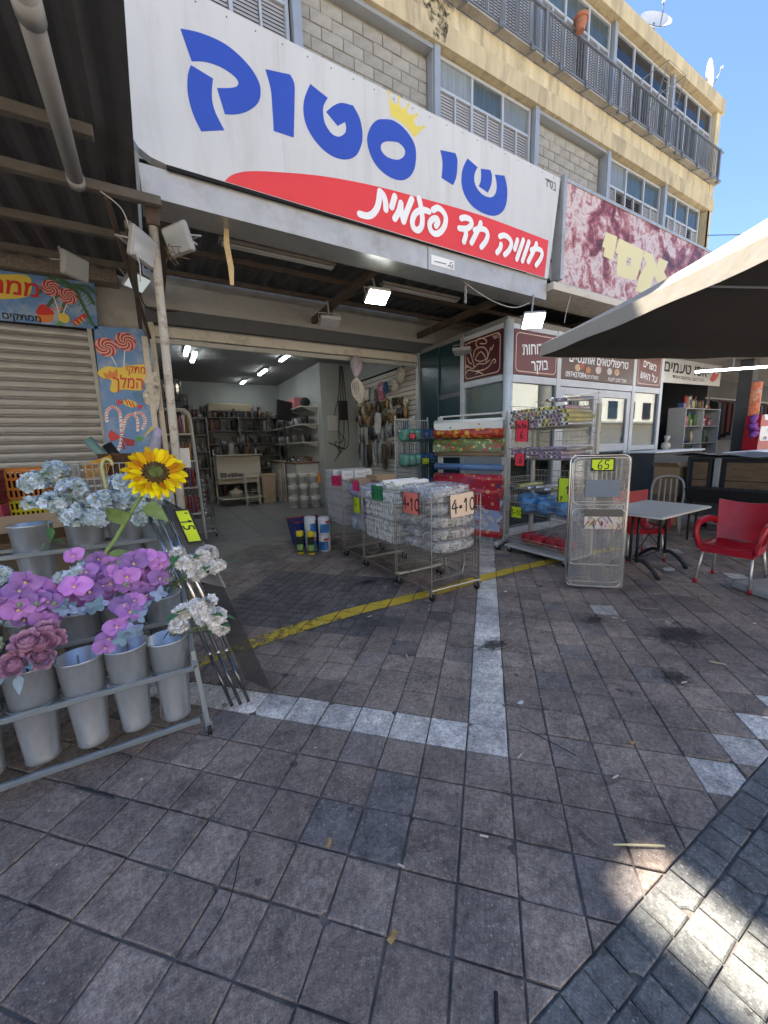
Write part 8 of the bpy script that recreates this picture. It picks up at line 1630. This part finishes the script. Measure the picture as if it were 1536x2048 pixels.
sleeve = mat('grey_film', (.035, .036, .04), .3, alpha=.6, spec=.15, bump=.4, bscale=8); panelm = mat('grey_panel', (.20, .20, .205), .35, var=.15, vscale=3)
p0 = Bt+rt*.13+d*.10; p1 = Bt+rt*.25+d*.02; p2 = Tt+rt*.225-d*.06; p3 = Tt+rt*.11+d*.02
MB().add([p0, p1, p2, p3, p0-nn*.02, p1-nn*.02, p2-nn*.02, p3-nn*.02], [(0, 1, 2, 3), (7, 6, 5, 4), (0, 4, 5, 1), (1, 5, 6, 2), (2, 6, 7, 3), (3, 7, 4, 0)]).build('panel', [sleeve], PK)
MB().add([Bt.lerp(p0, .9)+d*.50, p1+d*.52, p2-d*.02, p3-d*.02], [(0, 1, 2, 3)]).build('inner_sheet', [panelm], PK)
q0 = Bt+rt*.14+d*.79+nn*.045; dn = d.normalized(); price_card('yellow card reading 15 taped to the leaning chrome frame', q0+dn*.22, -dn, rt, .24, .095, 'yellow', [('15', .30, .18, .62), ("'", .1, .3, .5)], .009)
# ------------------------------------------------------------------ crates, cart and box behind the stand
def crate(label, x, y, z, m, w_=.5, dp=.34, h=.29, rz=0):
    o = thing('plastic_crate', label, 'crate', (x, y, z), rz, group='stacked plastic crates')
    for s, nm in ((-1, 'front_wall'), (1, 'back_wall')):
        mb = MB(); yy = s*dp/2
        for k in range(11): xx = -w_/2+k*w_/10; mb.cbox((xx-.008, yy-.008, .01), (xx+.008, yy+.008, h-.02), .002)
        for zz_ in (.015, .10, .19, h-.02): mb.cbox((-w_/2, yy-.0095, zz_-.012), (w_/2, yy+.0095, zz_+.012), .002)
        mb.build(nm, [m], o)
    for s in (-1, 1):
        mb = MB(); xx = s*w_/2
        for k in range(8): yy = -dp/2+k*dp/7; mb.cbox((xx-.0075, yy-.0085, .011), (xx+.0075, yy+.0085, h-.021), .002)
        for zz_ in (.016, .101, .191, h-.021): mb.cbox((xx-.0105, -dp/2-.01, zz_-.012), (xx+.0105, dp/2+.01, zz_+.012), .002)
        mb.build('side_wall', [m], o)
    MB().box((-w_/2, -dp/2, .0), (w_/2, dp/2, .008)).build('base', [m], o); MB().box((-w_/2+.02, -dp/2+.02, .03), (w_/2-.02, dp/2-.02, h-.06)).build('contents', [dark], o)
    return o
cm = {k: mat('crate_'+k, c, .5, var=.12, vscale=8) for k, c in (('maroon', (.16, .018, .022)), ('orange', (.50, .17, .02)), ('rose', (.34, .03, .07)), ('yellow', (.55, .50, .02)), ('green', (.05, .12, .05)))}
for k, (c1, c2) in enumerate((('green', 'green'), ('rose', 'green'), ('maroon', 'rose'), ('rose', 'yellow'), ('maroon', 'orange'))):
    lv = ('lowest', 'second', 'third', 'fourth', 'top')[k]; crate('%s plastic crate, %s of the stack at the frame edge' % (c1, lv), -1.45, 4.6, .012+k*.288, cm[c1], rz=.05*(k % 2)); crate('%s plastic crate, %s of the stack nearer the shop' % (c2, lv), -1.13, 4.95, .012+k*.288, cm[c2], .34, .5, rz=.04*((k+1) % 2))
OB = thing('open_carton', 'open brown carton behind the top row of buckets', 'carton', (-1.0, 3.6, 0), world=True); MB().cbox((-1.5, 3.45, 0), (-.55, 3.85, .98), .004).build('body', [card], OB)
MB().add([(-1.5, 3.45, .98), (-.55, 3.45, .98), (-.52, 3.3, 1.08), (-1.5, 3.3, 1.06)], [(0, 1, 2, 3)]).build('flap', [card], OB); MB().add([(-1.5, 3.85, .98), (-.55, 3.85, .98), (-.5, 3.95, 1.12), (-1.5, 3.95, 1.1)], [(0, 1, 2, 3)]).build('flap', [card], OB)
CA = thing('wire_cart', 'white wire shopping cart of brushes and baskets behind the blue flowers', 'cart', (-.4, 5.1, 0), world=True); cx0, cx1, cy0, cy1 = -.74, -.06, 4.85, 5.35
for nm, a, du in (('front_panel', (cx0, cy0, .7), (cx1-cx0, 0, 0)), ('back_panel', (cx0, cy1, .7), (cx1-cx0, 0, 0)), ('side_panel', (cx0, cy0, .7), (0, cy1-cy0, 0)), ('side_panel', (cx1, cy0, .7), (0, cy1-cy0, 0))): mb = MB(); wire_panel(mb, a, du, (0, 0, .76), 12, 5, .004, .006); mb.build(nm, [sw], CA)
mb = MB(); wire_panel(mb, (cx0, cy0, .7), (cx1-cx0, 0, 0), (0, cy1-cy0, 0), 10, 6, .004, .006); mb.build('floor_panel', [sw], CA)
for (x, y) in ((cx0, cy0), (cx1, cy0), (cx0, cy1), (cx1, cy1)): MB().cyl((x, y, .08), (x, y, .72), .012, n=6).build('leg', [sw], CA); caster(CA, x, y, 0, .04)
bask = mat('wicker', (.13, .075, .04), .8, var=.4, vscale=40, bump=.8, bscale=90); brist = mat('orange_bristle', (.62, .30, .02), .7, var=.2, vscale=30, stretch=(6, 1, 1)); 
MB().sh(True).lathe([(.12, 0), (.19, .22), (.20, .23), (.18, .22), (.1, .02)], 22, (-.36, 5.14, 1.33), a0=0).build('wicker_basket', [bask], label='dark wicker basket in the white cart', cat='basket')
MB().sh(True).lathe([(.10, 0), (.16, .18), (.17, .19), (.15, .18), (.09, .02)], 22, (-.14, 5.12, 1.36)).build('wicker_basket', [mat('wicker_pale', (.26, .17, .09), .8, var=.3, vscale=40, bump=.8)], label='paler wicker basket behind the sunflower', cat='basket')
br_ = thing('broom_head', 'orange broom head lying over the cart edge', 'broom', (-.6, 4.95, 1.42), world=True); MB().cbox((-.66, 4.9, 1.46), (-.40, 4.97, 1.50), .006, Matrix.Translation((-.53, 4.93, 1.48)) @ Matrix.Rotation(-.35, 4, 'Y') @ Matrix.Translation((.53, -4.93, -1.48))).build('block', [brist], br_)
mb = MB()
for k in range(16): mb.cyl((-.64+k*.015, 4.92, 1.42+k*.005), (-.65+k*.013, 4.86, 1.30+k*.004), .004, n=4)
mb.build('bristles', [brist], br_, kind='stuff')
MB().sh(True).tube(crom3([(-.48, 4.82, 1.20), (-.49, 4.82, 1.42), (-.46, 4.82, 1.50), (-.41, 4.82, 1.49), (-.40, 4.82, 1.44)], 6), .016, 8).build('cane_handle', [mat('pale_yellow_plastic', (.62, .62, .28), .4)], label='pale yellow cane handle hooked on the cart front', cat='cane')
MB().sh(True).cyl((-.42, 5.2, 1.40), (-.62, 5.25, 1.72), .045, n=14).build('teal_tube', [mat('teal_tube', (.16, .30, .27), .5)], label='grey-teal cardboard tube leaning in the cart', cat='tube')
MB().sh(True).cyl((-.33, 5.25, 1.42), (-.46, 5.28, 1.66), .05, n=14).build('black_tube', [blk], label='shiny black tube beside the teal one', cat='tube')
SB = thing('spray_can', 'tall lilac-grey spray bottle standing in the cart by the post', 'bottle', (-.1, 5.1, 1.4), world=True); Ms = Matrix.Translation((-.07, 5.08, 1.40)) @ Matrix.Rotation(.28, 4, 'Y')
MB().sh(True).lathe([(.001, 0), (.06, 0), (.06, .30), (.045, .35)], 16, M=Ms).build('body', [mat('lilac_grey', (.34, .33, .42), .35, var=.15)], SB); MB().sh(True).lathe([(.045, .35), (.042, .43), (.001, .45)], 14, M=Ms).build('cap', [mat('lilac', (.46, .42, .56), .4)], SB)
GB = thing('under_stand_basket', 'low wire basket standing behind the buckets under the stand', 'basket', (-.1, 3.3, 0), world=True); mb = MB(); wire_panel(mb, (-.42, 3.3, .05), (.5, 0, 0), (0, 0, .75), 12, 6); wire_panel(mb, (.08, 3.3, .05), (0, .4, 0), (0, 0, .75), 9, 6); wire_panel(mb, (-.42, 3.7, .05), (.5, 0, 0), (0, 0, .75), 12, 6); mb.build('wires', [wire_m], GB)
for (x, y) in ((-.4, 3.32), (.06, 3.32), (-.4, 3.68), (.06, 3.68)): caster(GB, x, y, 0, .03)
# ------------------------------------------------------------------ litter on the paving
rl = random.Random(55); pap = mat('litter_paper', (.62, .63, .62), .8); straw = mat('straw_stick', (.58, .52, .30), .7, var=.15, vscale=30); blkp = mat('black_strap', (.02, .02, .024), .4); butt = mat('cigarette_paper', (.60, .56, .48), .8); leafd = mat('dry_leaf', (.34, .22, .10), .8, var=.3, vscale=30)
def scrap(name, label, x, y, s, m, cat, n=7, lift=.008):
    a0 = rl.uniform(0, 6); pts = [(x+math.cos(a0+k*6.283/n)*s*rl.uniform(.6, 1.1), y+math.sin(a0+k*6.283/n)*s*.7*rl.uniform(.6, 1.1), .0065+rl.uniform(0, lift)) for k in range(n)]
    mb = MB(); mb.add(pts+[(x, y, .009+lift*.6)], [(k, (k+1) % n, n) for k in range(n)]); return mb.build(name, [m], label=label, cat=cat)
scrap('paper_scrap', 'large white paper scrap under the cafe table legs', 5.12, 2.12, .10, pap, 'paper scrap', 8, .015); scrap('paper_scrap', 'white paper scrap between the red chair and the airer', 6.0, 2.74, .09, pap, 'paper scrap', 7, .015)
scrap('paper_scrap', 'small white paper scrap right of the white paver strip', 1.73, 1.42, .03, pap, 'paper scrap'); scrap('paper_scrap', 'tiny pale scrap on the white strip near the bins', 3.02, 2.72, .025, pap, 'paper scrap')
def stick(name, label, p0, p1, r, m, cat, flat=1.0, mid=None):
    pts = [p0, mid or ((p0[0]+p1[0])/2, (p0[1]+p1[1])/2, max(p0[2], p1[2])), p1]; return MB().tube(crom3(pts, 5), r, 5).build(name, [m], label=label, cat=cat)
stick('wooden_stick', 'split pale wooden stick lying by the teal setts', (1.36, .66, .010), (1.52, .555, .010), .0035, straw, 'stick'); stick('wooden_stick', 'short pale stick near the red chair, beyond the oil stain', (3.17, 1.02, .010), (3.22, .94, .010), .005, straw, 'stick')
stick('black_strap', 'thin black strap on the paving left of centre', (.11, 1.38, .008), (-.06, 1.14, .008), .0026, blkp, 'strap', mid=(.045, 1.23, .012)); stick('black_strap', 'thin black cable tie right of the white strip', (1.57, 1.29, .009), (1.64, 1.0, .009), .0026, blkp, 'strap'); stick('black_strap', 'short black strap end in a joint near the stand', (-.50, 2.12, .004), (-.34, 1.96, .004), .005, blkp, 'strap'); stick('black_strap', 'black strap at the bottom edge beside the cracked paver', (.67, .60, .009), (.60, .53, .009), .006, blkp, 'strap')
for k in range(26):
    x = rl.uniform(-.6, 4.2); y = rl.uniform(.75, 4.2); a = rl.uniform(0, 3.14); l = rl.uniform(.012, .022)
    MB().cyl((x-math.cos(a)*l, y-math.sin(a)*l, .0105), (x+math.cos(a)*l, y+math.sin(a)*l, .0105), .0038, n=6).build('cigarette_end', [butt], label='cigarette end lying on the pavers', cat='cigarette end', group='cigarette ends on the pavers')
for k in range(60):
    x = rl.uniform(-.7, 4.0); y = rl.uniform(.6, 4.6); s = rl.uniform(.004, .011); scrap('litter_flake', 'tiny pale flake of litter on the pavers', x, y, s, rl.choice([pap, pap, straw, leafd]), 'litter', 5, .004)['group'] = 'flakes of litter on the pavers'
for (x, y, lb) in ((.48, .86, 'dry curled leaf in a paver joint near the bottom'), (.42, 1.24, 'dry leaf scrap beside the pale paver'), (1.95, .9, 'brown dry leaf right of centre')): scrap('dry_leaf', lb, x, y, .022, leafd, 'leaf', 6, .018)
# wet, oily patches: flat films with their own outline
wet = bpy.data.materials.new('oil_stain'); wet.use_nodes = True; t = wet.node_tree; n = t.nodes; L = t.links; b = n['Principled BSDF']; b.inputs['Base Color'].default_value = (.022, .020, .020, 1); b.inputs['Roughness'].default_value = .45
tc = n.new('ShaderNodeTexCoord'); ns = n.new('ShaderNodeTexNoise'); ns.inputs['Scale'].default_value = 5; ns.inputs['Detail'].default_value = 8; ns.inputs['Roughness'].default_value = .7; L.new(tc.outputs['Object'], ns.inputs['Vector'])
vl = n.new('ShaderNodeVectorMath'); vl.operation = 'LENGTH'; L.new(tc.outputs['Object'], vl.inputs[0]); ml = n.new('ShaderNodeMath'); ml.operation = 'MULTIPLY_ADD'; ml.inputs[1].default_value = -.55; ml.inputs[2].default_value = .22; L.new(vl.outputs['Value'], ml.inputs[0])
ad = n.new('ShaderNodeMath'); L.new(ns.outputs['Fac'], ad.inputs[0]); L.new(ml.outputs[0], ad.inputs[1]); rm = n.new('ShaderNodeValToRGB'); rm.color_ramp.elements[0].position = .42; rm.color_ramp.elements[1].position = .62; rm.color_ramp.elements[1].color = (.72, .72, .72, 1); L.new(ad.outputs[0], rm.inputs[0]); L.new(rm.outputs[0], b.inputs['Alpha'])
for k, (x, y, sx, sy, lb) in enumerate(((3.45, 1.30, .50, .42, 'largest dark oil stain on the pavers before the red chair'), (2.78, 1.06, .22, .2, 'oil stain beside the largest one, nearer the middle'), (3.16, 1.83, .2, .16, 'oil stain near the lone white paver'), (1.95, 3.82, .28, .16, 'dark wet patch on the small slate pavers'), (2.1, 2.0, .3, .2, 'scattered dark spots right of the white strip'))):
    o = MB().add([(-1, -1, 0), (1, -1, 0), (1, 1, 0), (-1, 1, 0)], [(0, 1, 2, 3)]).build('oil_stain', [wet], label=lb, cat='stain', group='oil stains on the pavers'); o.location = (x, y, .0062); o.scale = (sx, sy, 1)
